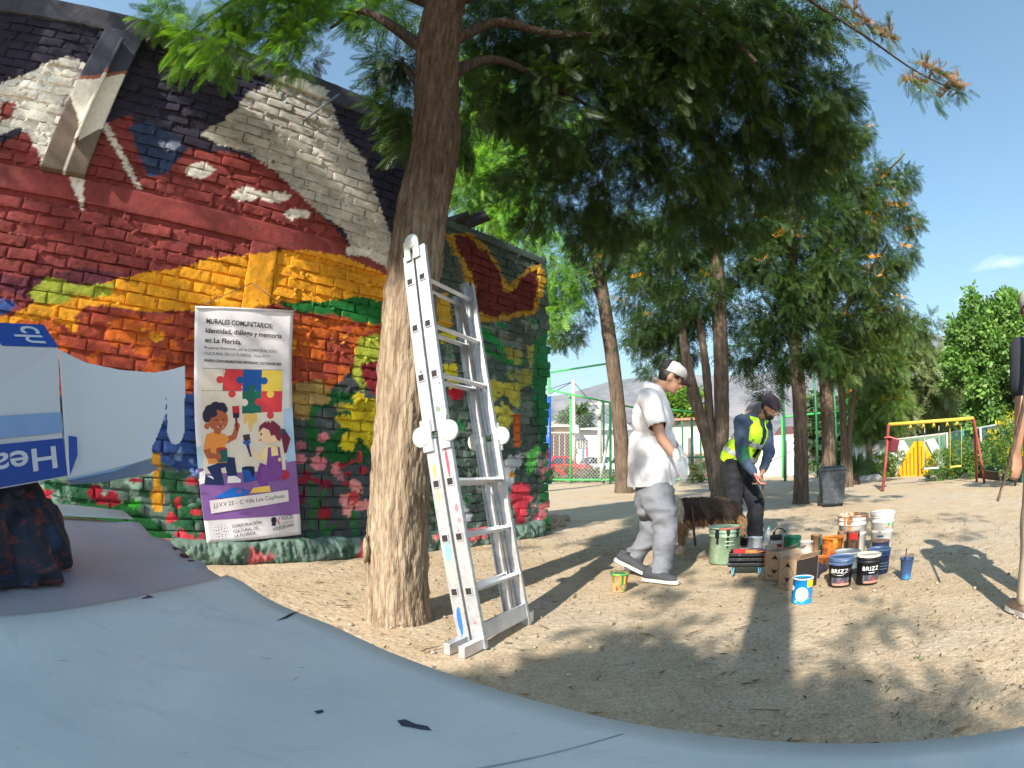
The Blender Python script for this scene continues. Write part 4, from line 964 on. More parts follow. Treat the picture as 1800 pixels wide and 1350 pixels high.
mb.add(bm_v, [(j * 12 + k, j * 12 + (k + 1) % 12, (j + 1) * 12 + (k + 1) % 12, (j + 1) * 12 + k) for j in range(6) for k in range(12)], 0, True); mb.build('knot', BARK, main_tree)
fork = (TX + .09, TY, 3.55)
for pts in ([(*fork, .06), (*C3(860, 105, 3.3), .04), (*C3(935, 130, 3.5), .028), (*C3(1040, 190, 3.9), .015)],
            [(TX + .07, TY, 3.9, .06), (*C3(870, 40, 3.2), .045), (*C3(980, 60, 3.3), .035), (*C3(1180, 70, 3.5), .02)],
            [(TX + .07, TY, 4.5, .07), (*C3(1050, -60, 3.4), .05), (*C3(1230, 20, 3.2), .03), (*C3(1330, 110, 3.0), .018)],
            [(TX + .07, TY, 5.0, .07), (*C3(1250, -90, 3.0), .045), (*C3(1430, 5, 2.8), .022), (*C3(1530, 70, 2.7), .014), (*C3(1610, 125, 2.65), .010), (*C3(1690, 165, 2.6), .005)],
            [(TX + .0, TY, 3.9, .05), (*C3(640, 20, 3.1), .03), (*C3(580, 50, 3.2), .012)],
            [(TX, TY, 4.5, .06), (*C3(560, -60, 2.9), .035), (*C3(420, -5, 2.8), .02), (*C3(330, 60, 2.7), .01)],
            [(TX + .05, TY, 3.4, .03), (*C3(700, 110, 3.3), .02), (*C3(670, 150, 3.3), .008)]):
    branch('limb', pts, main_tree, BARK3, 10, 22, .08)
nearc = []
def nc(x, y, Y, rad, n): nearc.append((C3(x, y, Y), rad, n))
for a in ((860, 40, 3.6, (.35, .4, .35), 60), (900, 150, 3.9, (.45, .5, .35), 90), (980, 60, 3.6, (.5, .5, .4), 100), (1000, 200, 4.0, (.5, .6, .4), 110), (1080, 110, 3.7, (.5, .5, .45), 110), (1100, 20, 3.3, (.5, .5, .35), 90),
          (1180, 160, 3.9, (.5, .6, .45), 110), (1080, 260, 4.4, (.55, .6, .4), 100), (1200, 60, 3.3, (.45, .4, .35), 90), (1290, 90, 3.4, (.4, .4, .4), 90), (1260, 200, 4.1, (.5, .5, .4), 100), (1330, 30, 3.2, (.35, .3, .3), 70),
          (1400, 60, 3.3, (.3, .3, .3), 50), (1360, 150, 3.7, (.35, .4, .35), 70), (1430, 170, 3.6, (.28, .3, .22), 50), (1180, 300, 4.6, (.6, .6, .4), 90), (1300, 290, 4.7, (.5, .6, .35), 80), (960, 300, 4.8, (.5, .6, .35), 80), (1000, 370, 5.2, (.5, .6, .3), 60),
          (1140, 390, 5.4, (.7, .6, .3), 60), (1280, 380, 5.2, (.5, .5, .3), 60), (1465, 165, 3.7, (.24, .3, .22), 44), (1450, 240, 4.2, (.35, .4, .3), 66), (1390, 250, 4.4, (.45, .5, .35), 80), (1400, 330, 5.2, (.5, .5, .3), 60),
          (690, 120, 3.4, (.16, .2, .18), 26), (700, 190, 3.5, (.15, .2, .16), 22), (818, 215, 3.4, (.10, .2, .25), 22), (835, 170, 3.5, (.10, .2, .2), 12), (720, 240, 3.5, (.08, .1, .12), 8),
          (300, 20, 2.7, (.22, .2, .12), 22), (340, 75, 2.75, (.20, .2, .16), 32), (400, 90, 2.8, (.16, .2, .14), 20), (430, 30, 2.9, (.25, .25, .15), 34), (510, 30, 3.0, (.25, .25, .2), 50), (520, 90, 3.1, (.16, .2, .16), 30), (500, -20, 2.8, (.4, .3, .2), 50), (660, 15, 3.2, (.25, .2, .12), 24), (600, -20, 3.2, (.4, .3, .15), 40)):
    nc(*a)
crown('sun_tinted_foliage', nearc[-9:], main_tree, FR_NEAR, L=(.15, .27), per=9, bright=.6, droop=.5, greens=np.array([(.06, .13, .02), (.09, .19, .025), (.13, .25, .03)]))  # lit copy of the near leaves: sunshine put into brighter greens
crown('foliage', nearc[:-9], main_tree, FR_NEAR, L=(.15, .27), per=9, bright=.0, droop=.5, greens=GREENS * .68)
# the upper crown above the picture
up = [((TX + dx, TY + dy, z), (1.2, 1.2, .8), 75) for dx, dy, z in ((0, 0, 7.6), (1.0, .6, 6.2), (-.2, 1.2, 6.6), (.7, -.6, 6.9), (1.9, 1.2, 6.0), (2.6, .2, 5.4), (1.6, 2.2, 6.4), (3.0, 1.8, 6.0), (1.2, -.3, 5.4), (2.2, -.9, 5.6), (3.4, .8, 5.4))]
crown('upper_foliage', up, main_tree, FR_MID, L=(.22, .34), per=8)
ft = [C3(*p) for p in ((1500, 15, 2.75), (1520, 40, 2.7), (1545, 55, 2.7), (1480, 5, 2.8), (1625, 115, 2.65), (1640, 125, 2.65), (1600, 138, 2.6), (1615, 145, 2.65), (1670, 150, 2.6), (1685, 160, 2.6), (1560, 60, 2.7), (1655, 128, 2.65))]
blossoms('blossom', [np.array(p) + rng.normal(size=3) * .02 for p in ft for _ in range(4)], main_tree, .11, (.26, .14, .07), 44)
crown('branch_foliage', [(p, (.06, .06, .06), 4) for p in ft + [C3(1480, 60, 2.75), C3(1535, 90, 2.7), C3(1640, 165, 2.65), C3(1620, 160, 2.65), C3(1455, 40, 2.8)]], main_tree, FR_NEAR, L=(.10, .19), per=4, droop=.9, gap=False)
crown('back_foliage', [(C3(540, 100, 3.3), (.2, .2, .1), 16)], main_tree, FR_NEAR, L=(.12, .2), per=6, greens=np.array([(.12, .07, .03), (.09, .07, .03), (.06, .08, .02)]), droop=.4)

# ---- the row of trees beyond
def simple_tree(name, label, base, trunks, clumps, tmpl=FR_MID, L=(.22, .36), per=6, dens=2.0, bark=BARK2, group=None, flowers=None, m=None, greens=GREENS * .72, bright=.2, cat='tree', fl_size=.17, seg=(18, 50), **kw):
    t = thing(name, label, cat, base, group=group)
    b = Vector(base)
    for k, tr in enumerate(trunks):
        V, Q = trunk_mesh([(x - b.x, y - b.y, z - b.z, r) for x, y, z, r in tr], seg[0], seg[1], .06, k * 3 + 5, flare=.12 if k == 0 else 0)
        link(bpy.data.objects.new('trunk' if k == 0 or tr[0][3] > .09 else 'limb', np_mesh('trunk', V, Q, mats=[bark])), t)
    P = crown('crown', [((c[0] - b.x, c[1] - b.y, c[2] - b.z), r, int(n * (dens if tmpl is FR_MID else 1))) for c, r, n in clumps], t, tmpl, m, L, per, greens=greens, bright=bright, **kw)
    if flowers:
        k = rng.permutation(len(P))[:flowers]; PP = P[k]; PP = PP[np.argsort(PP[:, 2])[len(PP) // 4:]]
        blossoms('blossom', PP, t, fl_size)
    return t
def vt(px, py, D):                       # a point above the ground at range D
    p = atD(px, py, D); return (p.x, p.y, p.z)
def tr(D, *a): return [(*vt(x, y, D), r) for x, y, r in a]
def cl(D, *a): return [(vt(x, y, D + dd), rad, n) for x, y, dd, rad, n in a]
g1 = G(1097, 862)
simple_tree('slender_tree', 'slender leaning tree on the sand left of the man in white', g1,
            [tr(17, (1097, 866, .27), (1092, 780, .23), (1085, 700, .22), (1072, 600, .22), (1060, 520, .2), (1045, 430, .17), (1040, 330, .1)), tr(17, (1068, 560, .12), (1040, 490, .08), (1010, 430, .05)), tr(17, (1058, 500, .12), (1090, 430, .07), (1110, 350, .04))],
            cl(16.5, (1000, 545, 0, (.9, .8, .5), 60), (1020, 480, .5, (1.2, 1, .6), 90), (990, 590, 0, (.7, .6, .35), 34), (1060, 420, 0, (1.5, 1.2, .9), 130), (1000, 600, -1, (.5, .5, .3), 20), (1130, 520, 0, (1.0, 1, .7), 80), (1140, 600, 0, (.8, .8, .5), 50), (1150, 650, -.5, (.6, .6, .4), 26), (1120, 450, 0, (1.2, 1, .8), 90), (980, 500, 1, (.8, .8, .4), 30)), flowers=26)
g2 = G(1262, 895)
simple_tree('forked_tree', 'tree with several dark stems rising behind the two painters', g2,
            [tr(11, (1262, 900, .17), (1268, 780, .15), (1268, 650, .15), (1262, 520, .15), (1256, 400, .13), (1250, 250, .06)), tr(11, (1258, 860, .13), (1245, 780, .12), (1225, 710, .11), (1205, 620, .09), (1190, 500, .06)), tr(11, (1255, 830, .1), (1248, 740, .09), (1240, 640, .08), (1222, 520, .05)), tr(11, (1240, 760, .08), (1216, 700, .07), (1212, 675, .06))],
            cl(11, (1180, 560, .5, (.8, .8, .5), 100), (1150, 480, 1, (.9, .8, .6), 110), (1230, 520, 0, (.7, .7, .5), 80), (1200, 420, 0, (1, .9, .7), 130), (1280, 460, .5, (.8, .8, .6), 100), (1130, 580, .5, (.5, .5, .35), 36), (1310, 560, 1, (.6, .6, .4), 50), (1250, 330, 0, (1.2, 1, .8), 150), (1100, 400, 1.5, (.9, .8, .6), 80), (1320, 640, 1, (.35, .4, .3), 24), (1190, 620, .7, (.4, .4, .25), 30), (1290, 620, .5, (.35, .4, .3), 24)), flowers=24)
g3 = G(1408, 886)
simple_tree('leafy_tree', 'dark leafy tree standing just left of the wheelie bin', g3,
            [tr(11, (1408, 890, .16), (1408, 800, .14), (1405, 700, .14), (1398, 600, .13), (1392, 450, .12), (1385, 280, .06)), tr(11, (1396, 560, .07), (1430, 470, .05), (1460, 400, .03)), tr(11, (1403, 640, .06), (1370, 560, .04), (1340, 520, .03))],
            cl(11, (1380, 560, 0, (.6, .6, .45), 80), (1360, 470, 0, (.7, .7, .55), 100), (1420, 520, 0, (.6, .6, .5), 90), (1400, 400, 0, (.9, .8, .7), 130), (1440, 620, -.3, (.4, .4, .35), 50), (1340, 400, .5, (.7, .7, .5), 80), (1460, 470, 0, (.6, .6, .5), 80), (1470, 380, .5, (.6, .6, .5), 70), (1390, 640, .3, (.35, .4, .3), 34), (1350, 600, 0, (.3, .3, .25), 18), (1430, 300, .5, (.8, .7, .6), 110), (1480, 300, .5, (.4, .5, .4), 44), (1350, 690, 0, (.25, .3, .2), 16)), flowers=46)
g4 = G(1455, 873)
simple_tree('leafy_tree', 'tall tree with trunk right behind the wheelie bin', g4,
            [tr(13, (1455, 876, .19), (1456, 780, .16), (1452, 680, .16), (1448, 580, .15), (1455, 430, .12), (1470, 300, .06)), tr(13, (1450, 620, .08), (1500, 520, .06), (1560, 430, .03)), tr(13, (1455, 480, .07), (1540, 330, .04), (1590, 270, .02))],
            cl(13, (1500, 560, 0, (.8, .8, .6), 100), (1530, 480, 0, (.9, .8, .6), 110), (1520, 400, 0, (.8, .8, .6), 100), (1560, 540, 0, (.6, .6, .5), 70), (1580, 450, 0, (.4, .5, .35), 36), (1500, 330, 0, (.7, .7, .6), 80), (1560, 350, 0, (.55, .6, .4), 50), (1590, 310, 0, (.3, .4, .3), 24), (1540, 300, 0, (.35, .4, .3), 26), (1600, 390, 0, (.3, .3, .3), 20), (1600, 580, 0, (.5, .5, .35), 44), (1480, 640, 0, (.6, .6, .4), 60), (1520, 230, 0, (.3, .4, .2), 14), (1490, 250, 0, (.5, .5, .4), 40), (1470, 250, 0, (.6, .6, .4), 70), (1630, 565, 0, (.3, .3, .2), 10), (1540, 620, 0, (.4, .4, .3), 34)), flowers=110, bright=.5)
g5 = G(1482, 858)
simple_tree('thin_tree', 'thin dark stem between the wheelie bin and the spiky plant', g5,
            [tr(16, (1484, 862, .13), (1484, 780, .11), (1480, 690, .10), (1482, 600, .08)), tr(16, (1495, 858, .1), (1492, 780, .09), (1500, 700, .07), (1510, 620, .04))],
            cl(16, (1500, 640, 0, (.8, .8, .5), 60), (1480, 590, 0, (.9, .8, .5), 60)))
g6 = G(1527, 842)
simple_tree('yellow_flowering_tree', 'small sunlit tree dotted with orange blossom before the painted fence', g6,
            [tr(21, (1527, 842, .14), (1528, 780, .11), (1524, 720, .09), (1530, 660, .05))],
            cl(21, (1530, 680, 0, (1.2, 1, .9), 90), (1550, 640, 0, (1, 1, .8), 80), (1570, 720, 0, (.8, .8, .7), 60), (1520, 740, 0, (.7, .7, .6), 50), (1550, 600, 0, (.7, .7, .5), 40)), L=(.4, .6), flowers=150, bright=1.0, fl_size=.2, greens=GREENS * 1.2)
far_groups = [
 ('willowy_tree', 'feathery grey green tree behind the swing frame', 24, (1610, 800), [(1610, 650, 0, (1.8, 1.5, 1.4), 150), (1590, 600, 0, (1.3, 1, .9), 80), (1640, 700, 0, (1.6, 1.2, 1.1), 120), (1590, 720, 0, (1.6, 1.2, 1), 120), (1560, 760, 0, (1, 1, .8), 60), (1660, 640, 1, (.9, .9, .7), 50)], np.array([(.16, .20, .08), (.20, .24, .11), (.13, .18, .06)]), FR_FAR, (.5, .8)),
 ('round_tree', 'mid green tree filling the gap left of the tallest broadleaf', 27, (1690, 800), [(1680, 720, 0, (1.4, 1.2, 1.0), 130), (1660, 770, 0, (1.6, 1.2, .9), 130), (1700, 700, 0, (1.2, 1, 1), 100), (1620, 780, 1, (1.5, 1, .6), 90)], np.array([(.10, .18, .05), (.13, .23, .06), (.08, .15, .04)]), BROAD, (.4, .6)),
 ('broadleaf_tree', 'tall bright green broadleaf tree above the green fence', 19, (1745, 800), [(1745, 600, 0, (1.3, 1.2, 1.1), 200), (1700, 590, 0, (.8, .8, .6), 90), (1690, 640, 0, (.7, .7, .6), 80), (1760, 680, 0, (1.5, 1.2, 1.0), 220), (1720, 560, 0, (.6, .6, .5), 60), (1790, 560, 0, (1.0, 1, .8), 100), (1740, 740, 0, (1.4, 1.1, .7), 160), (1800, 640, 0, (1.2, 1, 1), 120), (1705, 525, 0, (.25, .3, .3), 12), (1765, 530, 0, (.2, .3, .3), 8), (1860, 700, 0, (2, 1.5, 1.5), 200)], np.array([(.12, .23, .05), (.16, .29, .07), (.08, .16, .04), (.18, .31, .08)]), BROAD, (.34, .5)),
 ('green_bush_tree', 'bright green tree top showing past the man in white', 34, (1195, 800), [(1190, 720, 0, (1.6, 1.4, .9), 90), (1205, 700, 0, (1.1, 1, .6), 50), (1180, 745, 0, (1.8, 1.4, .8), 80)], np.array([(.12, .22, .03), (.15, .26, .04)]), BROAD, (.5, .8)),
 ('street_tree', 'small conical tree behind the parked cars', 44, (1012, 815), [(1012, 740, 0, (1.2, 1, 1.4), 70), (1008, 770, 0, (1.9, 1.4, 1.1), 80)], np.array([(.06, .12, .04), (.08, .14, .05)]), BROAD, (.5, .8)),
]
for nm, lb, D, b, cls, gr, tm, Lr in far_groups:
    bp = Vector(vt(b[0], b[1], D)); bp.z = 0
    simple_tree(nm, lb, bp, [[(bp.x, bp.y, -.1, .22), (bp.x, bp.y, 2.0, .17), *[(*vt(cls[0][0], cls[0][1], D), .08)]]], cl(D, *cls), tmpl=tm, L=Lr, per=7, m=LEAF2, greens=gr, bright=.6)
# the bright tree just beyond the low wall
bp = Vector(vt(850, 820, 15)); bp.z = 0
simple_tree('bright_tree', 'sunlit light green tree rising behind the brick wall', bp, [[(bp.x, bp.y, -.1, .2), (bp.x + .1, bp.y, 3, .16), (*vt(860, 300, 15), .1), (*vt(850, 150, 15), .04)], [(*vt(860, 400, 15), .1), (*vt(930, 330, 15), .05)]],
            cl(15, (835, 330, 0, (1.0, 1, .9), 90), (830, 230, 0, (1.0, 1, .9), 110), (870, 180, 0, (1.1, 1, .9), 110), (880, 300, 0, (1.1, 1, .8), 90), (920, 390, 0, (1.0, 1, .6), 60), (880, 370, 0, (.8, .8, .5), 50), (950, 450, 0, (.8, .8, .5), 30), (835, 130, 0, (1.2, 1, .8), 90), (980, 500, .5, (.9, .8, .5), 34), (975, 560, .5, (.6, .6, .4), 20), (930, 300, 0, (1.2, 1, .9), 80), (970, 230, 0, (1.4, 1.2, 1), 90)), L=(.35, .55), per=7, bright=.9, greens=1.7 * np.array([(.08, .16, .03), (.11, .21, .035), (.15, .26, .04), (.06, .12, .03)]))

# ---- the trees behind the camera that shade the table and dapple the sand
def shade_tree(name, label, x, y, r, clumps, h=6.0):
    return simple_tree(name, label, (x, y, 0), [[(x, y, -.1, r * 1.15), (x + .03, y, 2, r), (x, y + .05, 4, r * .85), (x, y, h, r * .5)]], clumps, tmpl=FR_SHADE, L=(.16, .26), per=8, bright=.2)
def sunpos(x, y, z, t):
    """the point t metres (horizontally) back towards the sun from (x, y, z)"""
    return (x - math.sin(SUN_AZ) * t, y - math.cos(SUN_AZ) * t, z + math.tan(SUN_EL) * t)
shade_cl = []
for (x, y, z, t, rad, n) in (
    (-.45, .25, .78, 4.2, (.66, .7, .6), 190), (.25, .12, .78, 4.5, (.36, .4, .35), 70), (-.25, .7, .78, 4.6, (.42, .5, .4), 60), (.7, -.2, .78, 4.8, (.3, .35, .3), 30), (-.75, .5, .78, 5.0, (.3, .5, .35), 50), 
    (.45, 1.75, 0, 6.2, (.34, .5, .25), 13), (1.0, 2.5, 0, 6.8, (.16, .35, .15), 4), (.65, 2.75, 0, 7.2, (.22, .3, .15), 6), (2.0, 4.1, 0, 7.6, (.35, .4, .15), 6), (3.2, 3.9, 0, 8, (.4, .4, .2), 6),
    (1.2, 3.9, 0, 8.0, (.3, .4, .15), 6), (1.5, 1.9, 0, 7, (.16, .3, .12), 4), (.9, 1.3, 0, 6.5, (.2, .2, .1), 4), (3.9, 5.3, 0, 9, (.5, .4, .2), 8), (2.5, 5.0, 0, 9, (.6, .5, .3), 18), (2.1, 2.3, 0, 7, (.22, .22, .12), 4), (3.4, 2.7, 0, 7, (.25, .3, .15), 3), (2.9, 1.7, 0, 6.5, (.2, .25, .12), 3),
    (1.9, 4.9, .4, 8, (.50, .5, .3), 16), (3.0, 5.8, 1.0, 8.5, (.5, .5, .4), 22), (1.25, 4.1, 1.45, 7.5, (.20, .3, .10), 7), (1.8, 6.6, 0, 9.5, (.8, .6, .3), 18), (4.3, 6.6, 0, 9.5, (.8, .6, .3), 16), (.4, 6.6, 0, 10, (.6, .8, .3), 12), (5.6, 5.2, 0, 9.5, (.5, .5, .2), 8), (2.6, 3.6, .1, 8, (.18, .3, .12), 4), (4.6, 4.1, 0, 9, (.35, .3, .15), 5)):
    shade_cl.append((sunpos(x, y, z, t), rad, n))
shade_tree('shade_tree', 'tree behind the table whose shadow crosses the sand', -1.25, -2.0, .14, shade_cl)
# a second one to the left shades parts of the mural and the upper trunk
sc2 = []
for (s_, z, t, rad, n) in ((3.0, 3.6, 5, (.4, .4, .9), 60), (2.9, 4.5, 5, (.4, .4, .5), 40), (4.4, 3.1, 5, (.5, .7, .7), 90), (4.0, 2.4, 5.5, (.4, .5, .4), 30), (2.35, .9, 6, (.3, .35, .55), 44), (2.4, .4, 6.2, (.3, .3, .3), 24), (.5, 4.5, 5, (.6, .5, .35), 30), (-.3, 2.65, 5.5, (.5, .3, .16), 14), (4.9, 1.2, 6.5, (.25, .3, .25), 10), (1.0, 1.2, 6.5, (.12, .15, .5), 6), (1.5, 3.9, 5, (.3, .3, .2), 8), (-1.4, 4.3, 5, (.4, .4, .4), 20)):
    P_ = wall_xyz(np.array(s_), np.array(z)); sc2.append((sunpos(P_[0], P_[1], P_[2], t), rad, n))
for (z, t) in ((2.45, 3.2), (2.9, 3.0), (3.4, 3.2), (3.9, 3.2), (4.4, 3.3)): sc2.append((sunpos(TX + .07, TY, z, t), (.30, .3, .26), 130))
shade_tree('shade_tree', 'tree left of the table shading patches of the mural', -5.3, .6, .16, sc2, 7)
# ================================================================== PEOPLE AND THE DOG
def blob(name, segs, m, parent, voxel=.014, smooth=6, wrinkle=0.0, wsc=9.0, cuts=(), thick=0, wdir=(1, 1, .35), sph=(), inset=None, col=None, seed=0, sharpw=False):
    """segs: ((p0, r0), (p1, r1)) round cones or ('e', centre, (rx, ry, rz), rotation matrix) ellipsoids, fused into one skin. cuts: (point, normal): what lies on the normal's side is removed."""
    bm = bmesh.new()
    for s in segs:
        if s[0] == 'e':
            _, c, r, rot = s
            res = bmesh.ops.create_uvsphere(bm, u_segments=20, v_segments=12, radius=1.0)
            M = Matrix.Translation(Vector(c)) @ (rot.to_4x4() if rot is not None else Matrix.Identity(4)) @ Matrix.Diagonal((*r, 1))
            bmesh.ops.transform(bm, matrix=M, verts=res['verts'])
        else:
            (p0, r0), (p1, r1) = s; p0, p1 = Vector(p0), Vector(p1); d = p1 - p0; L = max(d.length, 1e-5); d.normalize()
            qn = d.to_track_quat('Z', 'Y').to_matrix(); V = []; n = 16
            prof = [(r0 * math.sin(a), -r0 * math.cos(a)) for a in np.linspace(.05, math.pi / 2, 5)] + [(r1 * math.cos(a), L + r1 * math.sin(a)) for a in np.linspace(0, math.pi / 2 - .05, 5)]
            rows = [[bm.verts.new(p0 + qn @ Vector((rr * math.cos(6.28318 * k / n), rr * math.sin(6.28318 * k / n), zz))) for k in range(n)] for rr, zz in prof]
            for a, b in zip(rows, rows[1:]):
                for k in range(n): bm.faces.new((a[k], a[(k + 1) % n], b[(k + 1) % n], b[k]))
            bm.faces.new(rows[0][::-1]); bm.faces.new(rows[-1])
    me = bpy.data.meshes.new(name); bm.to_mesh(me); bm.free()
    o = bpy.data.objects.new(name, me); link(o, parent)
    r = o.modifiers.new('r', 'REMESH'); r.mode = 'VOXEL'; r.voxel_size = voxel
    if smooth:
        s = o.modifiers.new('s', 'SMOOTH'); s.factor = .5; s.iterations = smooth
    bake(o); me = o.data; n = len(me.vertices)
    if n and wrinkle:
        co = np.empty(n * 3, np.float32); me.vertices.foreach_get('co', co); co = co.reshape(-1, 3)
        no = np.empty(n * 3, np.float32); me.vertex_normals.foreach_get('vector', no) if hasattr(me, 'vertex_normals') else me.vertices.foreach_get('normal', no); no = no.reshape(-1, 3)
        w = vnoise(co * np.array(wdir), wsc, 90 + seed, 2); w2 = 1 - np.abs(vnoise(co * np.array(wdir) + .35 * co[:, [2, 0, 1]], wsc * 1.3, 95 + seed, 2)) * 2.2
        co = co + no * (w * wrinkle + np.clip(w2, -.2, 1) * wrinkle * .8)[:, None]; me.vertices.foreach_set('co', co.astype(np.float32).ravel())
    if cuts:
        bm = bmesh.new(); bm.from_mesh(me)
        for p, nn in cuts: bmesh.ops.bisect_plane(bm, geom=bm.verts[:] + bm.edges[:] + bm.faces[:], plane_co=p, plane_no=nn, clear_outer=True)
        bm.to_mesh(me); bm.free()
    me.materials.clear(); me.materials.append(m)
    me.polygons.foreach_set('use_smooth', np.ones(len(me.polygons), bool)); me.update()
    if thick:
        s = o.modifiers.new('t', 'SOLIDIFY'); s.thickness = thick; s.offset = -1
    return o
def mean(a, b, t=.5): return Vector(a) * (1 - t) + Vector(b) * t
skin = mat('skin', (.42, .23, .155), .5, var=.08, vscale=25, bump=.1, bscale=150, bdist=.001)
skin2 = mat('tanned_skin', (.30, .155, .10), .5, var=.1, vscale=25, bump=.1, bscale=150, bdist=.001)
hair_m = mat('dark_hair', (.012, .009, .008), .55, var=.3, vscale=60, bump=.6, bscale=120, bdist=.004)
white_cotton = mat('white_cotton', (.66, .66, .69), .9, var=.05, vscale=20, bump=.15, bscale=300, bdist=.001)
grey_fleece = mat('grey_sweat_fabric', (.17, .18, .205), .95, var=.10, vscale=40, bump=.3, bscale=400, bdist=.001)
glove_m = mat('white_glove', (.75, .76, .77), .6, var=.06)
sole_m = mat('pale_sole', (.55, .54, .52), .6)
shoe_m = mat('dark_grey_knit', (.05, .052, .06), .85, var=.2, vscale=80, bump=.3, bscale=300, bdist=.001)
cap_m = mat('grey_marl_cap', (.42, .42, .40), .9, var=.1, vscale=90, bump=.2, bscale=300, bdist=.001)
red_m = mat('maroon_brim', (.16, .02, .03), .7)
black_cloth = mat('black_work_cloth', (.012, .013, .018), .9, var=.5, vscale=14, bump=.4, bscale=60, bdist=.003)
navy_cloth = mat('blue_grey_jersey', (.04, .062, .11), .9, var=.12, vscale=20, bump=.3, bscale=200, bdist=.001)
hivis = mat('hi_vis_yellow', (.45, .80, .02), .7, var=.06, vscale=14, rgb2=(.08, .12, .05), thr=(.60, .66), emis=None, bump=.25, bscale=60, bdist=.002)
reflect = mat('paint_stained_reflective_strip', (.42, .44, .44), .4, var=.1, rgb2=(.06, .09, .06), thr=(.56, .62), vscale=16)
eye_m = mat('eye_white', (.30, .27, .25), .3, var=0); iris_m = mat('dark_iris', (.02, .012, .008), .25, var=0)
lip_m = mat('lips', (.30, .12, .10), .5, var=0)

def head_frame(fwd, tilt=0.0):
    """columns: forward, left, up, for a head looking along fwd"""
    f = Vector(fwd).normalized(); up = Vector((0, 0, 1)); l = up.cross(f).normalized(); u = f.cross(l).normalized()
    return Matrix((f, l, u)).transposed()
def head_segs(c, M, s=1.0):
    """skull, jaw, nose, ears; c is the centre of the skull"""
    c = Vector(c); A = lambda x, y, z: c + M @ Vector((x * s, y * s, z * s))
    return [('e', A(-.012, 0, .012), (.096 * s, .076 * s, .105 * s), M), ('e', A(.035, 0, -.045), (.055 * s, .056 * s, .070 * s), M), ('e', A(.055, 0, -.085), (.032 * s, .036 * s, .028 * s), M),
            ((A(.086, 0, .015), .010 * s), (A(.106, 0, -.022), .014 * s)), ((A(.094, 0, -.022), .012 * s), (A(.098, 0, -.026), .017 * s)),
            ('e', A(-.005, .078, -.012), (.020 * s, .010 * s, .032 * s), M), ('e', A(-.005, -.078, -.012), (.020 * s, .010 * s, .032 * s), M),
            ((A(.078, .03, .022), .016 * s), (A(.078, -.03, .022), .016 * s)), ((A(.086, .012, -.056), .009 * s), (A(.086, -.012, -.056), .009 * s)),
            ((A(-.03, 0, -.05), .056 * s), (A(-.045, 0, -.13), .058 * s))]
def face(c, M, parent, s=1.0, brow=hair_m):
    c = Vector(c); A = lambda x, y, z: c + M @ Vector((x * s, y * s, z * s))
    for y in (-1, 1):
        mb = MB()
        for (ctr, r, mi) in ((A(.076, y * .031, .001), .0125 * s, 0), (A(.0845, y * .031, -.001), .0062 * s, 1)):
            mb.lathe([(r * math.sin(a), r * math.cos(a)) for a in np.linspace(0.01, 3.13, 8)], 10, ctr, mi)
        mb.build('eye', [eye_m, iris_m], parent)
        mb = MB(); mb.tube([A(.087, y * .014, .026), A(.090, y * .03, .031), A(.076, y * .052, .024)], .0045 * s, 5); mb.build('eyebrow', brow, parent)
    mb = MB(); mb.tube([A(.088, -.022, -.058), A(.096, 0, -.056), A(.088, .022, -.058)], [.003 * s, .0062 * s, .003 * s], 6); mb.build('mouth', lip_m, parent)
def hand_segs(w, d, n, side, L=.185, curl=.5, grip=None):
    """palm and five fingers from wrist w along d; n is the palm's normal (fingers curl towards it); side is towards the thumb"""
    w = Vector(w); d = Vector(d).normalized(); n = Vector(n); n = (n - d * n.dot(d)).normalized(); t = d.cross(n).normalized()
    if t.dot(Vector(side)) < 0: t = -t
    S = []; pl = L * .50
    for k in range(4):
        o = (k - 1.5) * -.021
        S.append(((w + t * o * .55, .017), (w + d * pl * .92 + t * o, .0125)))
        p = w + d * pl + t * o; a = curl * .55; ln = (.041, .046, .043, .034)[k]; rr = (.0093, .0096, .0092, .0082)[k]
        for j in range(3):
            dd = d * math.cos(a) + n * math.sin(a); q_ = p + dd * ln; S.append(((p, rr), (q_, rr * .92))); p = q_; rr *= .93; ln *= .72; a += curl
    p = w + d * pl * .25 + t * .026; dd = (d * .7 + t * .6 + n * .3).normalized(); q_ = p + dd * .045; S.append(((p, .015), (q_, .0115))); S.append(((q_, .0112), (q_ + (d * .85 + t * .1 + n * .5).normalized() * .034, .0088)))
    return S
def shoe(parent, heel, toe, m_up, m_sole, w=.048, name='shoe', ankle=None, lift=0.0):
    """heel and toe: points on the sole's underside"""
    h, t = Vector(heel), Vector(toe); d = (t - h); L = d.length; d.normalize(); side = d.cross(Vector((0, 0, 1))).normalized(); up = side.cross(d).normalized()
    prof = [(-.02, .62), (.1, .84), (.25, .86), (.45, .80), (.65, 1.0), (.82, .98), (.94, .72), (1.02, .35)]
    mb = MB(); P = [h + d * L * a + side * w * b for a, b in prof] + [h + d * L * a - side * w * b * .93 for a, b in prof[::-1]]
    n = len(P); hgt = [.026 + .006 * math.cos(6.28 * k / n) for k in range(n)]
    V = P + [p + up * .026 for p in P]; mb.add(V, [list(range(n))[::-1], list(range(n, 2 * n))] + [(i, (i + 1) % n, n + (i + 1) % n, n + i) for i in range(n)], 0, False)
    so = mb.build('sole', m_sole, None); 
    up_o = blob(name, [((h + d * L * .14 + up * .055, .043), (h + d * L * .42 + up * .050, .043)), ((h + d * L * .42 + up * .048, .042), (h + d * L * .85 + up * .030, .034)), ((h + d * L * .68 + up * .028, .043), (h + d * L * .80 + up * .026, .042)), ((h + d * L * .10 + up * .05, .040), (h + d * L * .16 + up * .105, .041))], m_up, parent, .010, 3, cuts=((h + up * .018, -up), (h + d * L * .12 + up * .118, up)))
    so.parent = up_o
    return up_o

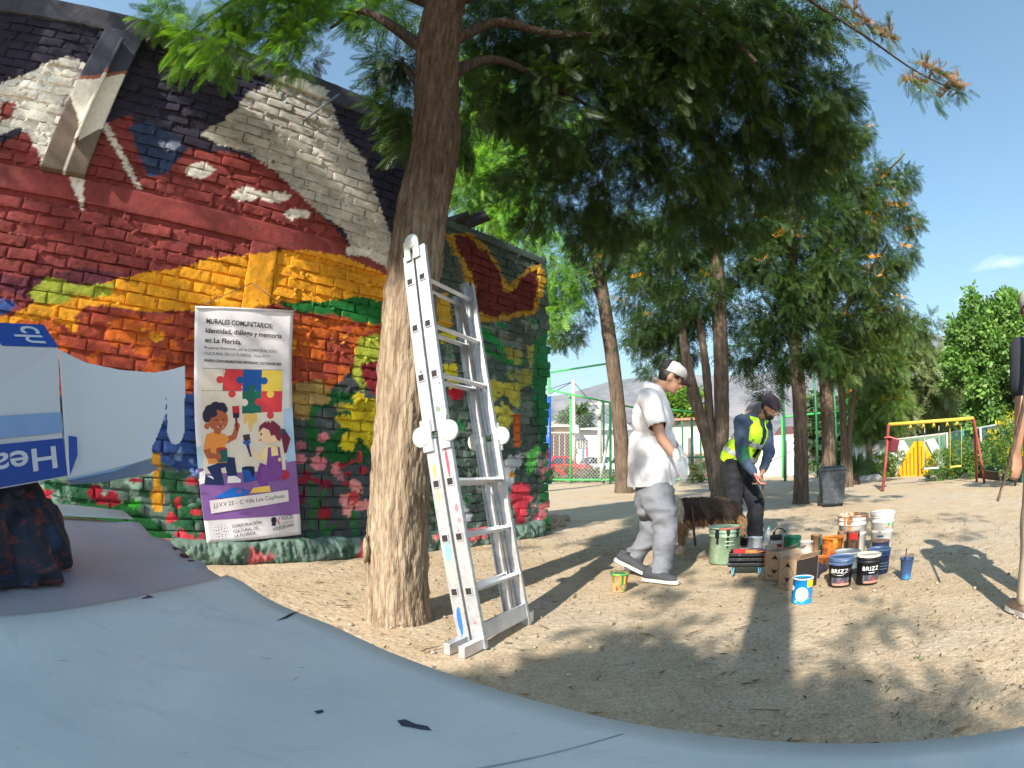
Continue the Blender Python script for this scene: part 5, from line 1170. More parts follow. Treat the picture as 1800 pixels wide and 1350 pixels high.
# ---- man in the white t-shirt, seen from his right side, walking
def P(D): return lambda x, y, dd=0.0: atD(x, y, D + dd)
def man_white():
    base = G(1145, 1016); t = thing('person', 'man in white t-shirt, grey sweatpants and light grey cap walking with white gloves on', 'person', base)
    b = Vector(base); Q = lambda x, y, dd=0: atD(x, y, 4.28 + dd) - b
    vd = Vector((b.x, b.y, 0)).normalized(); side = vd                         # away from the camera
    fwd = Vector((vd.y, -vd.x, 0)); 
    hd = Q(1181, 664); M = head_frame(fwd + Vector((0, 0, -.62)) - vd * .10)
    nb = Q(1146, 688); hipc = Q(1150, 858)
    shN, shF = Q(1141, 702, -.17), Q(1150, 700, .17); elN, wrN = Q(1162, 768, -.22), Q(1190, 806, -.20); elF, wrF = Q(1176, 766, .22), Q(1196, 800, .2)
    kN, aN = Q(1172, 932, -.09), Q(1160, 1004, -.10); kF, aF = Q(1146, 935, .10), Q(1114, 985, .16)
    hN, hF = Q(1152, 862, -.09), Q(1150, 862, .09)
    body = head_segs(hd, M) + [((hd + M @ Vector((-.03, 0, -.07)), .058), (nb, .062)), ((nb, .08), (Q(1148, 730), .12)), ((shN, .055), (shF, .055)), ((Q(1148, 730), .13), (Q(1150, 800), .13)), ((Q(1150, 800), .13), (hipc, .14)),
        ((shN, .055), (elN, .042)), ((elN, .042), (wrN, .028)), ((shF, .055), (elF, .042)), ((elF, .042), (wrF, .028)),
        ((hN, .10), (kN, .065)), ((kN, .062), (aN, .042)), ((hF, .10), (kF, .065)), ((kF, .062), (aF, .042)), ((aN, .036), (Q(1168, 1012, -.10), .022)), ((aF, .036), (Q(1122, 994, .15), .022))]
    blob('body', body, skin, t, .0095, 4)
    face(hd, M, t)
    A = lambda x, y, z: hd + M @ Vector((x, y, z))
    blob('hair', [('e', A(-.030, 0, .005), (.086, .081, .088), M), ('e', A(-.05, 0, -.035), (.052, .066, .05), M), ('e', A(.03, 0, .03), (.05, .078, .05), M)], hair_m, t, .01, 3, cuts=((A(.052, 0, .0), M @ Vector((1, 0, -.35))), (A(0, 0, -.075), M @ Vector((.3, 0, -1)))))
    cap = blob('cap', [('e', A(-.012, 0, .045), (.108, .088, .088), M), ('e', A(.03, 0, .06), (.075, .078, .065), M)], cap_m, t, .010, 4, cuts=((A(0, 0, .030), M @ Vector((.10, 0, -1))),), thick=.002)
    mb = MB(); n = 12; V = []
    for j, (rr, zz) in enumerate(((.80, 0), (1.0, -.002))):
        for k in range(n + 1):
            a = R(-66 + 132 * k / n); V.append(A(.045 + math.cos(a) * .052 + (j * .075 * math.cos(a * .9)), math.sin(a) * .078, .036 - (j * .018) - .012 * math.sin(a) ** 2))
    F_ = [(k, k + 1, n + 2 + k, n + 1 + k) for k in range(n)]; mb.add(V, F_, 0, True); mb.add([v - M @ Vector((0, 0, .006)) for v in V], [f[::-1] for f in F_], 1, True)
    br = mb.build('brim', [black_cloth, red_m], cap)
    mb = MB(); mb.lathe([(.007, 0), (.006, .004), (0.0005, .006)], 10, (0, 0, 0)); bt = mb.build('button', cap_m, cap); bt.location = A(-.0, 0, .131)
    blob('cap_panel', [('e', A(-.062, 0, .058), (.062, .084, .070), M)], black_cloth, cap, .01, 3, cuts=((A(-.055, 0, 0), M @ Vector((1, 0, 0))), (A(0, 0, .032), M @ Vector((.1, 0, -1)))))
    # spectacles
    mb = MB()
    for y in (-.031, .031): mb.tube([A(.098, y + .019 * math.cos(a), .0 + .014 * math.sin(a)) for a in np.linspace(0, 6.283, 14)], .0016, 5)
    mb.tube([A(.098, -.05, .004), A(0, -.082, .006)], .0015, 5); mb.tube([A(.098, .05, .004), A(0, .082, .006)], .0015, 5); mb.tube([A(.098, -.012, .002), A(.098, .012, .002)], .0015, 5); mb.build('spectacles', dark_m, t)
    # t-shirt: loose, boxy, hem at y 855
    hem = Q(1148, 854)
    up = Vector((0, 0, 1))
    shirt = [((nb + Vector((0, 0, -.005)), .088), (Q(1146, 722), .145)), ((shN + Vector((0, 0, -.012)), .082), (shF + Vector((0, 0, -.012)), .082)), ('e', Q(1146, 740), (.155, .205, .15), Matrix((fwd, side, up)).transposed()), ('e', Q(1148, 790), (.165, .195, .16), Matrix((fwd, side, up)).transposed()), ('e', Q(1146, 838), (.168, .20, .16), Matrix((fwd, side, up)).transposed()),
             ((Q(1148, 780), .165), (Q(1147, 860), .168)), ((Q(1125, 770), .075), (Q(1124, 850), .085)), ((Q(1170, 780), .075), (Q(1168, 850), .085))]
    tors = blob('shirt', shirt + [((shN, .082), (mean(shN, elN, .62), .084)), ((shF, .082), (mean(shF, elF, .62), .084))], white_cotton, t, .011, 3, wrinkle=.017, wsc=7, cuts=((hem, (fwd * .03 - up)), (nb + Vector((0, 0, .055)) + fwd * .02, up * .8 + fwd * .30), ), thick=.003)
    bm = bmesh.new(); bm.from_mesh(tors.data)       # open the sleeve ends
    for s_, e_ in ((shN, elN), (shF, elF)):
        dd = (e_ - s_).normalized(); c = mean(s_, e_, .70)
        fs = [f for f in bm.faces if (f.calc_center_median() - c).length < .13 and f.calc_center_median().dot(dd) > c.dot(dd) - .0 and abs((f.calc_center_median() - c).dot(side)) < .12 and ((f.calc_center_median() - nb).dot(side) * (s_ - nb).dot(side) > .0)
              and abs((f.calc_center_median() - nb).dot(side)) > .19]
        bmesh.ops.delete(bm, geom=fs, context='FACES')
    bm.to_mesh(tors.data); bm.free()
    # trousers
    tr_ = [((Q(1149, 850), .150), (Q(1151, 872), .150)), ((hN + vd * .02, .125), (mean(hN, kN, .5) , .108)), ((mean(hN, kN, .5), .108), (kN, .092)), ((kN, .09), (aN + Vector((0, 0, .02)), .072)),
           ((hF - vd * .02, .125), (mean(hF, kF, .5), .108)), ((mean(hF, kF, .5), .108), (kF, .09)), ((kF, .088), (aF + Vector((0, 0, .01)), .070)), ((Q(1166, 862), .08), (Q(1168, 900), .08)), ((Q(1132, 866), .08), (Q(1138, 895), .08)),
           ((aN + Vector((0, 0, .05)), .070), (aN + Vector((0, 0, -.015)) - fwd * .01, .074)), ((aF + Vector((0, 0, .05)), .070), (aF + Vector((0, 0, -.02)), .072))]
    blob('trousers', tr_, grey_fleece, t, .011, 3, wrinkle=.020, wsc=7.5, wdir=(.6, .6, 1.2), cuts=((Q(1150, 846), up), ), seed=3)
    for w, e in ((wrN, elN), (wrF, elF)):
        d = (w - e).normalized(); d = (d + Vector((0, 0, -.55))).normalized()
        blob('glove', [((w - d * .045, .036), (w, .032))] + hand_segs(w, d, (-vd if w is wrF else vd) * .6 + fwd * -.4, fwd, curl=.28), glove_m, t, .0055, 2)
    f1 = G(1131, 1021) - b; f2 = G(1192, 1027) - b
    shoe(t, f1 + Vector((.0, 0, .005)), f2 + Vector((0, 0, .002)), shoe_m, sole_m)
    g1_ = G(1140, 1014) - b; hl = Q(1082, 985, .14)
    shoe(t, hl, g1_ + Vector((0, 0, .006)), shoe_m, sole_m)
man_white()

# ---- man in the hi-vis vest, bending over the paint
def man_vest():
    base = G(1312, 957); t = thing('person', 'bearded man in blue sweater and paint stained hi-vis vest bending over the paint cans', 'person', base)
    b = Vector(base); Q = lambda x, y, dd=0: atD(x, y, 6.1 + dd) - b
    vd = Vector((b.x, b.y, 0)).normalized(); rt = Vector((vd.y, -vd.x, 0)); up = Vector((0, 0, 1))
    hd = Q(1354, 716, -.22); M = head_frame(rt * .75 - vd * .55 + Vector((0, 0, -.75)))
    nb = Q(1326, 728, -.08); hip = Q(1293, 815)
    shN, shF = Q(1303, 742, -.26), Q(1345, 748, .05); elN, wrN = Q(1303, 800, -.38), Q(1326, 832, -.46); elF, wrF = Q(1352, 795, -.15), Q(1340, 830, -.42)
    hN, hF = Q(1288, 822, -.09), Q(1300, 822, .10); kN, aN = Q(1290, 888, -.14), Q(1298, 943, -.10); kF, aF = Q(1328, 885, .0), Q(1327, 945, .02)
    ch = Q(1320, 765, -.12)
    body = head_segs(hd, M) + [((hd + M @ Vector((-.05, 0, -.06)), .062), (nb, .07)), ((nb, .10), (ch, .13)), ((shN, .06), (shF, .06)), ((ch, .14), (hip, .15)), ((shN, .06), (elN, .045)), ((elN, .045), (wrN, .03)), ((shF, .06), (elF, .045)), ((elF, .045), (wrF, .03)),
        ((hN, .1), (kN, .07)), ((kN, .065), (aN, .045)), ((hF, .1), (kF, .07)), ((kF, .065), (aF, .045))]
    blob('body', body + hand_segs(wrF, (wrN - wrF).normalized() * .4 - up, -rt, -vd, curl=.7), skin2, t, .010, 4)
    blob('beard', [('e', hd + M @ Vector((.045, 0, -.075)), (.052, .060, .050), M), ('e', hd + M @ Vector((.01, 0, -.05)), (.05, .074, .045), M)], hair_m, t, .009, 3, wrinkle=.004, wsc=50, cuts=((hd + M @ Vector((.0, 0, -.042)), M @ Vector((.1, 0, 1))),))
    face(hd, M, t)
    A = lambda x, y, z: hd + M @ Vector((x, y, z))
    blob('hair', [('e', A(-.045, 0, -.01), (.07, .078, .075), M)], hair_m, t, .01, 3, cuts=((A(.0, 0, .0), M @ Vector((1, 0, -.5))),))
    blob('cap', [('e', A(-.018, 0, .045), (.112, .092, .090), M), ((A(-.11, 0, .03), .03), (A(-.135, 0, .015), .022)), ((A(.06, .04, .04), .03), (A(.06, -.04, .04), .03)), ((A(.10, .025, .028), .012), (A(.10, -.025, .028), .012))], mat('dark_plum_knit', (.03, .022, .035), .95, var=.2, vscale=60), t, .011, 4, wrinkle=.003, wsc=30, cuts=((A(0, 0, .012), M @ Vector((.15, 0, -1))),), thick=.003)
    blob('hood', [((nb + Vector((0, 0, .03)), .095), (hd + M @ Vector((-.10, 0, -.09)), .085)), ((nb + rt * .04, .09), (ch + rt * .06 + up * .04, .07))], mat('grey_hood', (.10, .10, .115), .9, var=.1), t, .012, 4, wrinkle=.010, wsc=12, cuts=((hd + M @ Vector((-.035, 0, -.06)), M @ Vector((1, 0, .55))),))
    blob('sweater', [((nb - up * .05, .12), (ch, .155)), ((ch, .155), (hip + up * .04, .155)), ((shN, .088), (shF, .085)), ((shN, .086), (elN, .064)), ((elN, .064), (wrN - (wrN - elN).normalized() * .02, .048)), ((shF, .084), (elF, .064)), ((elF, .064), (mean(elF, wrF, .85), .046))], navy_cloth, t, .013, 4, wrinkle=.009, wsc=11, cuts=((nb + up * .05, up),))
    sl = mean(elN, wrN, .25); blob('sleeve_stain', [((mean(shN, elN, .80), .066), (mean(elN, wrN, .28), .064))], mat('green_paint_stain', (.015, .11, .06), .8, var=.4, vscale=20), t, .012, 3, wrinkle=.004)
    vst = [((nb - up * .06, .135), (ch, .17)), ((ch, .172), (hip + up * .06, .176)), ((ch + rt * .03, .165), (mean(ch, hip, .7) + rt * .04, .165)), ((mean(shN, nb, .45), .10), (mean(shF, nb, .45), .10))]
    va = (hip - nb).normalized()
    v = blob('vest', vst, hivis, t, .012, 4, wrinkle=.007, wsc=10, cuts=((nb - up * .005 + va * .02, -va + up * .3), (hip + va * .01, va)), thick=.004)
    # open front strip: remove faces in a narrow band facing the camera's right
    bm = bmesh.new(); bm.from_mesh(v.data); cdir = (rt * .85 - vd * .55).normalized(); crs = va.cross(cdir).normalized()
    fs = []
    for f in bm.faces:
        c = f.calc_center_median(); rel = c - ch
        along = (c - nb).dot(va) / (hip - nb).length
        if (rel.dot(cdir) > .05) and abs(rel.dot(crs)) < .030 + .03 * max(0, .5 - along): fs.append(f)
        if (c - shN).length < .11 or (c - mean(shN, elN, .3)).length < .09: fs.append(f)      # arm hole
        if (c - shF).length < .10: fs.append(f)
    bmesh.ops.delete(bm, geom=list(set(fs)), context='FACES'); bm.to_mesh(v.data); bm.free()
    for k, tt in enumerate((.50, .78)):
        c = nb + (hip - nb) * tt
        blob('reflective_strip', [((ch, .178), (hip + up * .06, .183)), ((ch + rt * .03, .172), (mean(ch, hip, .7) + rt * .04, .172))], reflect, v, .013, 4, wrinkle=.007, wsc=10, cuts=((c + va * .026, va), (c - va * .026, -va)))
    blob('trousers', [((hip + up * .05, .15), (hip, .16)), ((hN, .128), (kN, .095)), ((kN, .092), (aN - up * .03, .078)), ((hF, .128), (kF, .098)), ((kF, .095), (aF - up * .03, .080)), ((hip - up * .03 - rt * .03, .14), (hip - up * .12, .13))], black_cloth, t, .014, 4, wrinkle=.014, wsc=8, wdir=(.7, .7, 1.1), cuts=((hip + va * -.10, -va),), seed=5)
    d = (wrN - elN).normalized(); d = (d + up * -.6 + rt * .1).normalized()
    blob('glove', hand_segs(wrN, d, rt, -vd, curl=.6), mat('pink_glove', (.55, .18, .15), .6, var=.2), t, .0065, 2)
    mb = MB(); q0 = wrF + Vector((0, 0, -.05)); mb.tube([q0 + up * .10 - rt * .0, q0 - up * .22 + rt * .01], .010, 8); st = mb.build('brush_handle', mat('worn_wood_handle', (.16, .10, .06), .6), t)
    for a in (aN, aF):
        p = a.copy(); p.z = -.0; shoe(t, p - rt * .08, p + rt * .17 - vd * .06, black_cloth, mat('dark_sole', (.03, .03, .03), .8))
man_vest()

# ---- the person half out of the picture on the right, and the stick
def man_right():
    base = Vector((2.735, 1.595, 0)); t = thing('person', 'person in dark t-shirt and beige trousers cut off by the right picture edge', 'person', base)
    vd = Vector((base.x, base.y, 0)).normalized(); rt = Vector((vd.y, -vd.x, 0)); up = Vector((0, 0, 1)); fw = (-rt * .55 + vd * .75).normalized(); sd = Vector((-fw.y, fw.x, 0))  # sd: his left
    A = lambda f, s, z: fw * f + sd * s + up * z
    navy = mat('charcoal_jersey', (.022, .026, .035), .9, var=.1, vscale=200, bump=.2, bscale=300, bdist=.001); beige = mat('beige_twill', (.44, .37, .29), .85, var=.05, bump=.2, bscale=200, bdist=.001)
    M = head_frame(fw + Vector((0, 0, -.2))); hd = A(.05, 0, 1.585)
    L_ = [(A(0, s * .09, .92), A(.03, s * .115, .50), A(-.01, s * .125, .09)) for s in (1, -1)]
    sh = [A(0, s * .175, 1.36) for s in (1, -1)]; el = [A(-.05, .255, 1.08), A(-.02, -.26, 1.08)]; wr = [A(.06, .235, .86), A(.1, -.22, .88)]
    segs = head_segs(hd, M) + [((A(.0, 0, 1.5), .062), (A(0, 0, 1.40), .07)), ((A(0, 0, 1.33), .13), (A(0, 0, 1.1), .12)), ((A(0, 0, 1.1), .12), (A(0, 0, .95), .13)), ((sh[0], .06), (sh[1], .06))]
    for k in (0, 1): segs += [((sh[k], .058), (el[k], .045)), ((el[k], .043), (wr[k], .029)), ((L_[k][0], .10), (L_[k][1], .062)), ((L_[k][1], .06), (L_[k][2], .042)), ((L_[k][2], .04), (L_[k][2] + A(.1, 0, -.04), .032))]
    for k in (0, 1): segs += hand_segs(wr[k], Vector((0, 0, -1)), fw, fw, curl=.9)
    blob('body', segs, skin, t, .011, 4); face(hd, M, t)
    H = lambda x, y, z: hd + M @ Vector((x, y, z))
    blob('hair', [('e', H(-.03, 0, .0), (.092, .084, .095), M), ('e', H(-.06, 0, -.06), (.05, .07, .06), M)], hair_m, t, .011, 3, wrinkle=.006, wsc=30, cuts=((H(.04, 0, 0), M @ Vector((1, 0, -.3))),))
    blob('cap', [('e', H(-.01, 0, .045), (.108, .088, .085), M), ((H(.10, .04, .035), .012), (H(.10, -.04, .035), .012)), ((H(.15, .025, .02), .010), (H(.15, -.025, .02), .010))], cap_m, t, .011, 3, cuts=((H(0, 0, .025), M @ Vector((.1, 0, -1))),))
    blob('shirt', [((A(0, 0, 1.40), .085), (A(0, 0, 1.30), .145)), ((sh[0] - up * .01, .082), (sh[1] - up * .01, .082)), ('e', A(0, 0, 1.22), (.135, .20, .2), Matrix((fw, sd, up)).transposed()), ('e', A(0, 0, .95), (.14, .195, .26), Matrix((fw, sd, up)).transposed())] + [((sh[k], .08), (mean(sh[k], el[k], .62), .080)) for k in (0, 1)], navy, t, .013, 4, wrinkle=.008, wsc=9, cuts=((A(0, 0, .80), -up), (A(0, 0, 1.45), up)))
    blob('trousers', [((A(0, 0, .95), .145), (A(0, 0, .88), .15))] + [x for k in (0, 1) for x in (((L_[k][0], .115), (L_[k][1], .082)), ((L_[k][1], .082), (L_[k][2] + up * .03, .070)))], beige, t, .013, 4, wrinkle=.008, wsc=7, cuts=((A(0, 0, .075), -up),))
    for k in (0, 1):
        p = L_[k][2].copy(); p.z = 0; shoe(t, p + A(-.07, 0, .004) , p + A(.20, .02, .004), mat('beige_pink_trainer', (.42, .30, .24), .8, var=.15, vscale=30), sole_m)
    # the stick in his left hand
    hnd = wr[0] + Vector((0, 0, -.09)) + base
    tip = atD(1754, 880, 2.95); st = thing('stick', 'long gnarled wooden stick held slanting beside the beige trousers', 'stick', tip); hnd = atD(1806, 676, 2.80); d = (hnd - tip); P0 = [Vector((0, 0, 0)) + d * (k / 8 * 1.9) + Vector((mnoise.noise(Vector((k, 1, 2))), mnoise.noise(Vector((k, 5, 2))), 0)) * .012 for k in range(9)]
    V, Q = trunk_mesh([(*p, .0085 + .001 * k) for k, p in enumerate(P0)], 10, 50, .12, 9)
    link(bpy.data.objects.new('shaft', np_mesh('shaft', V, Q, mats=[BARK2])), st)
    mb = MB(); mb.tube([P0[0] - d.normalized() * .002, P0[0] + d.normalized() * .10], .0095, 8); mb.build('worn_tip', mat('bare_wood', (.45, .30, .18), .7), st)
man_right()

# ---- the dog behind the man's legs, facing left
def dog():
    base = G(1222, 972); t = thing('dog', 'shaggy dark brown dog with white and tan chest standing behind the man in white', 'dog', base)
    b = Vector(base); vd = Vector((b.x, b.y, 0)).normalized(); lf = Vector((-vd.y, vd.x, 0)); up = Vector((0, 0, 1))      # lf: the way it faces (picture left)
    A = lambda f, s, z: lf * f + vd * s + up * z
    body = [((A(.12, 0, .43), .135), (A(-.18, 0, .44), .125)), ((A(-.18, 0, .44), .13), (A(-.30, 0, .44), .115)), ((A(.12, 0, .42), .14), (A(.20, 0, .46), .11)), ((A(.20, 0, .47), .10), (A(.31, .0, .56), .075)), ('e', A(.34, 0, .60), (.075, .07, .07), None), ((A(.38, 0, .585), .048), (A(.47, 0, .56), .026)), ((A(.32, .05, .66), .022), (A(.31, .055, .70), .006)), ((A(.32, -.05, .66), .022), (A(.31, -.055, .70), .006)),
            ((A(-.36, 0, .45), .05), (A(-.46, 0, .34), .045)), ((A(-.46, 0, .34), .05), (A(-.47, 0, .20), .02))]
    for s in (-1, 1):
        body += [((A(.15, s * .08, .36), .065), (A(.14, s * .085, .19), .034)), ((A(.14, s * .085, .19), .033), (A(.15, s * .085, .045), .026)), ((A(.15, s * .085, .03), .03), (A(.19, s * .085, .025), .026)),
                 ((A(-.28, s * .08, .40), .09), (A(-.22, s * .09, .27), .055)), ((A(-.22, s * .09, .27), .045), (A(-.34, s * .09, .17), .028)), ((A(-.34, s * .09, .17), .027), (A(-.32, s * .09, .04), .024)), ((A(-.31, s * .09, .028), .028), (A(-.27, s * .09, .025), .025))]
    m = mat('dog_coat', rough=.9, var=.25, vscale=30, bump=.5, bscale=90, bdist=.004, attr='Col')
    o = blob('body', body, m, t, .014, 4, wrinkle=.010, wsc=16)
    me = o.data; n = len(me.vertices); co = np.array([v.co[:] for v in me.vertices]); no = np.array([v.normal[:] for v in me.vertices])
    lfn, upz = np.array(lf), co[:, 2]; f = co @ lfn; nz_ = vnoise(co, 9, 70, 2) * .05
    C = np.tile(np.array((.050, .034, .023)), (n, 1)); C[(f > .14 + nz_) & (upz > .30)] = (.55, .45, .34); C[(upz < .36 + nz_)] = (.30, .17, .08); C[(upz < .10)] = (.62, .50, .36); C[(f > .25) & (upz > .55)] = (.10, .06, .035); C[(f > .20 + nz_) & (upz > .3) & (upz < .5)] = (.62, .55, .45)
    ca = me.color_attributes.new('Col', 'FLOAT_COLOR', 'POINT'); ca.data.foreach_set('color', np.concatenate([C, np.ones((n, 1))], 1).astype(np.float32).ravel())
    idx = rng.integers(0, n, 9000); p = co[idx]; nn = no[idx]; L = rng.uniform(.03, .075, 9000) * np.where(p[:, 2] < .2, .5, 1); d = nn * .35 + np.array([0, 0, -1.0]) * .8 - lfn * .3 + rng.normal(size=(9000, 3)) * .15; d /= np.linalg.norm(d, axis=1, keepdims=True)
    w = np.cross(d, nn); w /= np.linalg.norm(w, axis=1, keepdims=True) + 1e-9
    V = np.stack([p - w * .004, p + w * .004, p + d * L[:, None] + w * .0006, p + d * L[:, None] - w * .0006], 1).reshape(-1, 3)
    fo = link(bpy.data.objects.new('fur', np_mesh('fur', V, np.arange(len(V)).reshape(-1, 4), col=np.repeat(C[idx] * rng.uniform(.6, 1.4, (9000, 1)), 4, 0), mats=[m], smooth=False)), t); fo['kind'] = 'stuff'
    for s in (-1, 1):
        mb = MB(); mb.lathe([(.009 * math.sin(a), .009 * math.cos(a)) for a in np.linspace(.01, 3.13, 6)], 8, A(.395, s * .035, .615)); mb.build('eye', iris_m, t)
    mb = MB(); mb.lathe([(.016 * math.sin(a), .013 * math.cos(a)) for a in np.linspace(.01, 3.13, 6)], 8, A(.495, 0, .565)); mb.build('nose', dark_m, t)
    mb = MB(); mb.tube([A(.05, -.16, .50), A(.03, -.18, .38), A(.02, -.17, .24), A(.0, -.17, .10)], .013, 6, flat=.3); le = mb.build('strap', mat('dark_red_strap', (.10, .035, .04), .8), t)
dog()
# ================================================================== THE TABLE the camera stands on, the box and the rag
ED = np.array([-.81, .586]); EN = np.array([-.586, -.81])      # along the far edge (to the left), and inward
EO = np.array([.002, .318])
def tb(e, f): p = EO + ED * e + EN * f; return float(p[0]), float(p[1])
TZ = .78
def sheet_mat(name, c0, c1, c2):
    m = bpy.data.materials.new(name); m.use_nodes = True; n = m.node_tree.nodes; l = m.node_tree.links; p = n['Principled BSDF']; p.inputs['Roughness'].default_value = .5; p.inputs['Specular IOR Level'].default_value = .35
    t = n.new('ShaderNodeTexCoord')
    def ns(sc, d, r, st=(1, 1, 1), rot=0, dist=0):
        mp = n.new('ShaderNodeMapping'); mp.inputs['Scale'].default_value = st; mp.inputs['Rotation'].default_value = (0, 0, rot); l.new(t.outputs['Object'], mp.inputs[0]); x = n.new('ShaderNodeTexNoise'); x.inputs['Scale'].default_value = sc; x.inputs['Detail'].default_value = d; x.inputs['Roughness'].default_value = r; x.inputs['Distortion'].default_value = dist; l.new(mp.outputs[0], x.inputs['Vector']); return x.outputs[0]
    def mr(s_, a, b_, lo=0, hi=1): x = n.new('ShaderNodeMapRange'); x.inputs[1].default_value = a; x.inputs[2].default_value = b_; x.inputs[3].default_value = lo; x.inputs[4].default_value = hi; l.new(s_, x.inputs[0]); return x.outputs[0]
    def mx(f, a, b_): 
        x = n.new('ShaderNodeMix'); x.data_type = 'RGBA'; l.new(f, x.inputs[0])
        for k, v in ((6, a), (7, b_)):
            if isinstance(v, tuple): x.inputs[k].default_value = (*v, 1)
            else: l.new(v, x.inputs[k])
        return x.outputs[2]
    col = mx(mr(ns(4, 6, .6), .42, .62), c0, c1); col = mx(mr(ns(9, 8, .75, (1, 2.5, 1), .6, 1.0), .54, .72, 0, .65), col, c2)
    col = mx(mr(ns(60, 4, .8, (1, 6, 1), .9), .60, .72, 0, .35), col, tuple(v * .55 for v in c2)); col = mx(mr(ns(260, 3, .8), .58, .75, 0, .45), col, tuple(v * .7 for v in c0)); col = mx(mr(ns(30, 6, .8, (5, 1, 1), .4), .62, .7, 0, .3), col, (.75, .75, .72))
    l.new(col, p.inputs['Base Color']); b2 = n.new('ShaderNodeBump'); b2.inputs['Strength'].default_value = .25; b2.inputs['Distance'].default_value = .001; l.new(ns(180, 4, .7), b2.inputs['Height']); l.new(b2.outputs[0], p.inputs['Normal']); l.new(mr(ns(12, 5, .7), .3, .7, .35, .6), p.inputs['Roughness'])
    return m
sheet_m = sheet_mat('pale_scuffed_sheet', (.76, .74, .69), (.64, .64, .61), (.50, .52, .50))
table = thing('table', 'pale covered table filling the foreground with lifted edges and dark scuffs', 'table', (0, 0, 0))
mb = MB()
poly = [tb(-1.25, 0), tb(.90, 0), tb(.955, .045), tb(.97, .10), tb(.97, .74), tb(.93, .80), tb(-1.20, .80), tb(-1.25, .76)]
mb.prism(poly, TZ - .035, TZ - .012); mb.build('tabletop', mat('table_board', (.45, .42, .38), .6, bump=.2), table, bevel=.003)
lg = mat('dark_steel_leg', (.05, .05, .055), .5, .6)
for e, f in ((-1.15, .08), (.88, .08), (-1.15, .72), (.88, .72)):
    x, y = tb(e, f); mb = MB(); mb.tube([(x, y, 0), (x, y, TZ - .036)], .016, 10); mb.build('leg', lg, table)
def sheet_grid(name, e0, e1, f0, f1, zf, m, ne=60, nf=34, edge=None):
    V = []
    for j in range(nf + 1):
        for i in range(ne + 1):
            u, v = i / ne, j / nf; e = e0 + (e1 - e0) * u; f = f0 + (f1 - f0) * v
            if edge: e, f = edge(u, v, e, f)
            x, y = tb(e, f); V.append((x, y, TZ + zf(e, f, u, v)))
    mb = MB(); mb.add(V, [(j * (ne + 1) + i, j * (ne + 1) + i + 1, (j + 1) * (ne + 1) + i + 1, (j + 1) * (ne + 1) + i) for j in range(nf) for i in range(ne)], 0, True)
    o = mb.build(name, m, table); s = o.modifiers.new('t', 'SOLIDIFY'); s.thickness = .0022; s.offset = 0; return o
# far sheet, underneath
sheet_grid('under_sheet', .16, .955, -.006, .78, lambda e, f, u, v: -.007 + (.004 * math.exp(-((f) / .03) ** 2) * (1 + math.sin(e * 30)) if e > .5 else 0) + .0015 * math.sin(e * 14 + f * 9), sheet_mat('pinkish_sheet', (.52, .45, .46), (.46, .40, .42), (.40, .35, .37)),
           edge=lambda u, v, e, f: (e - (.07 * max(0, 1 - v / .12) if u > .9 else 0) * (u - .9) * 10, f))
# the near sheet overlaps it; its far border stands up in a soft roll and its outer corner curls
def near_z(e, f, u, v):
    d = max(0.0, (u)); z = -.0035
    d = (EDGE_E(f) - e)
    z += .009 * math.exp(-((d - .035) / .045) ** 2) * (1 - .5 * math.exp(-(f / .05) ** 2))
    if f < .12: z += .003 * math.exp(-((e - .20) / .05) ** 2) * (1 - f / .12)
    return z + .0003 * math.sin(e * 9 + f * 7) + .0006 * mnoise.noise(Vector((e * 5, f * 5, 0)))
def EDGE_E(f): return .425 - .62 * f + .45 * f * f
sheet_grid('near_sheet', -1.26, .47, -.008, .805, near_z, sheet_m, 90, 40, edge=lambda u, v, e, f: (-1.26 + (EDGE_E(f) + 1.26) * u, f))
# pale board lying at the far left end, in the sun
sheet_grid('far_board', .915, 1.08, .0, .62, lambda e, f, u, v: .004 + .002 * u, mat('cream_board', (.66, .62, .54), .6, var=.05), 8, 10, edge=lambda u, v, e, f: (e - .05 * max(0, 1 - v * 6) * u, f))
def on_sheet(px, py, lift=.0016):
    z = TZ
    for _ in range(4):
        p = G(px, py, z); dx, dy = p.x - EO[0], p.y - EO[1]; e = dx * ED[0] + dy * ED[1]; f = dx * EN[0] + dy * EN[1]
        z = TZ + (near_z(e, f, 0, 0) if e < EDGE_E(f) else -.006) + lift
    return G(px, py, z)
scuff_m = mat('dark_scuff', (.05, .06, .09), .7); pale_scuff = mat('faint_scuff', (.36, .38, .38), .7, var=.3, vscale=60); green_scuff = mat('greenish_smear', (.40, .45, .38), .6, var=.3, vscale=40)
def scuff(pts, m, nm='scuff', lift=.0016):
    mb = MB(); V = [on_sheet(x, y, lift) for x, y in pts]; n = len(V); mb.add(V, [list(range(n))]); o = mb.build(nm, m, table)
    return o
scuff([(484, 1092), (505, 1086), (528, 1073), (512, 1078)], dark_m, 'tear')
scuff([(698, 1266), (712, 1264), (730, 1272), (752, 1276), (759, 1284), (740, 1282), (722, 1278), (706, 1276)], scuff_m)
scuff([(552, 1250), (566, 1247), (570, 1251), (558, 1255)], scuff_m); scuff([(234, 1048), (262, 1046), (270, 1049), (250, 1052), (236, 1051)], ink((50, 54, 110)))
for k in range(12):
    x, y = random.uniform(20, 1000), random.uniform(1090, 1340)
    if y < 1100 + max(0, x - 380) * .33 + 20: continue
    a_ = random.uniform(-.7, .5); L = random.uniform(8, 34); w = random.uniform(.4, 1.0); cx_, sx_ = math.cos(a_), math.sin(a_)
    scuff([(x, y), (x + cx_ * L * .5 + sx_ * w, y + sx_ * L * .5 - w), (x + cx_ * L, y + sx_ * L), (x + cx_ * L * .5 - sx_ * w, y + sx_ * L * .5 + w)], pale_scuff if k % 3 else green_scuff, 'faint_scuff', .0013)
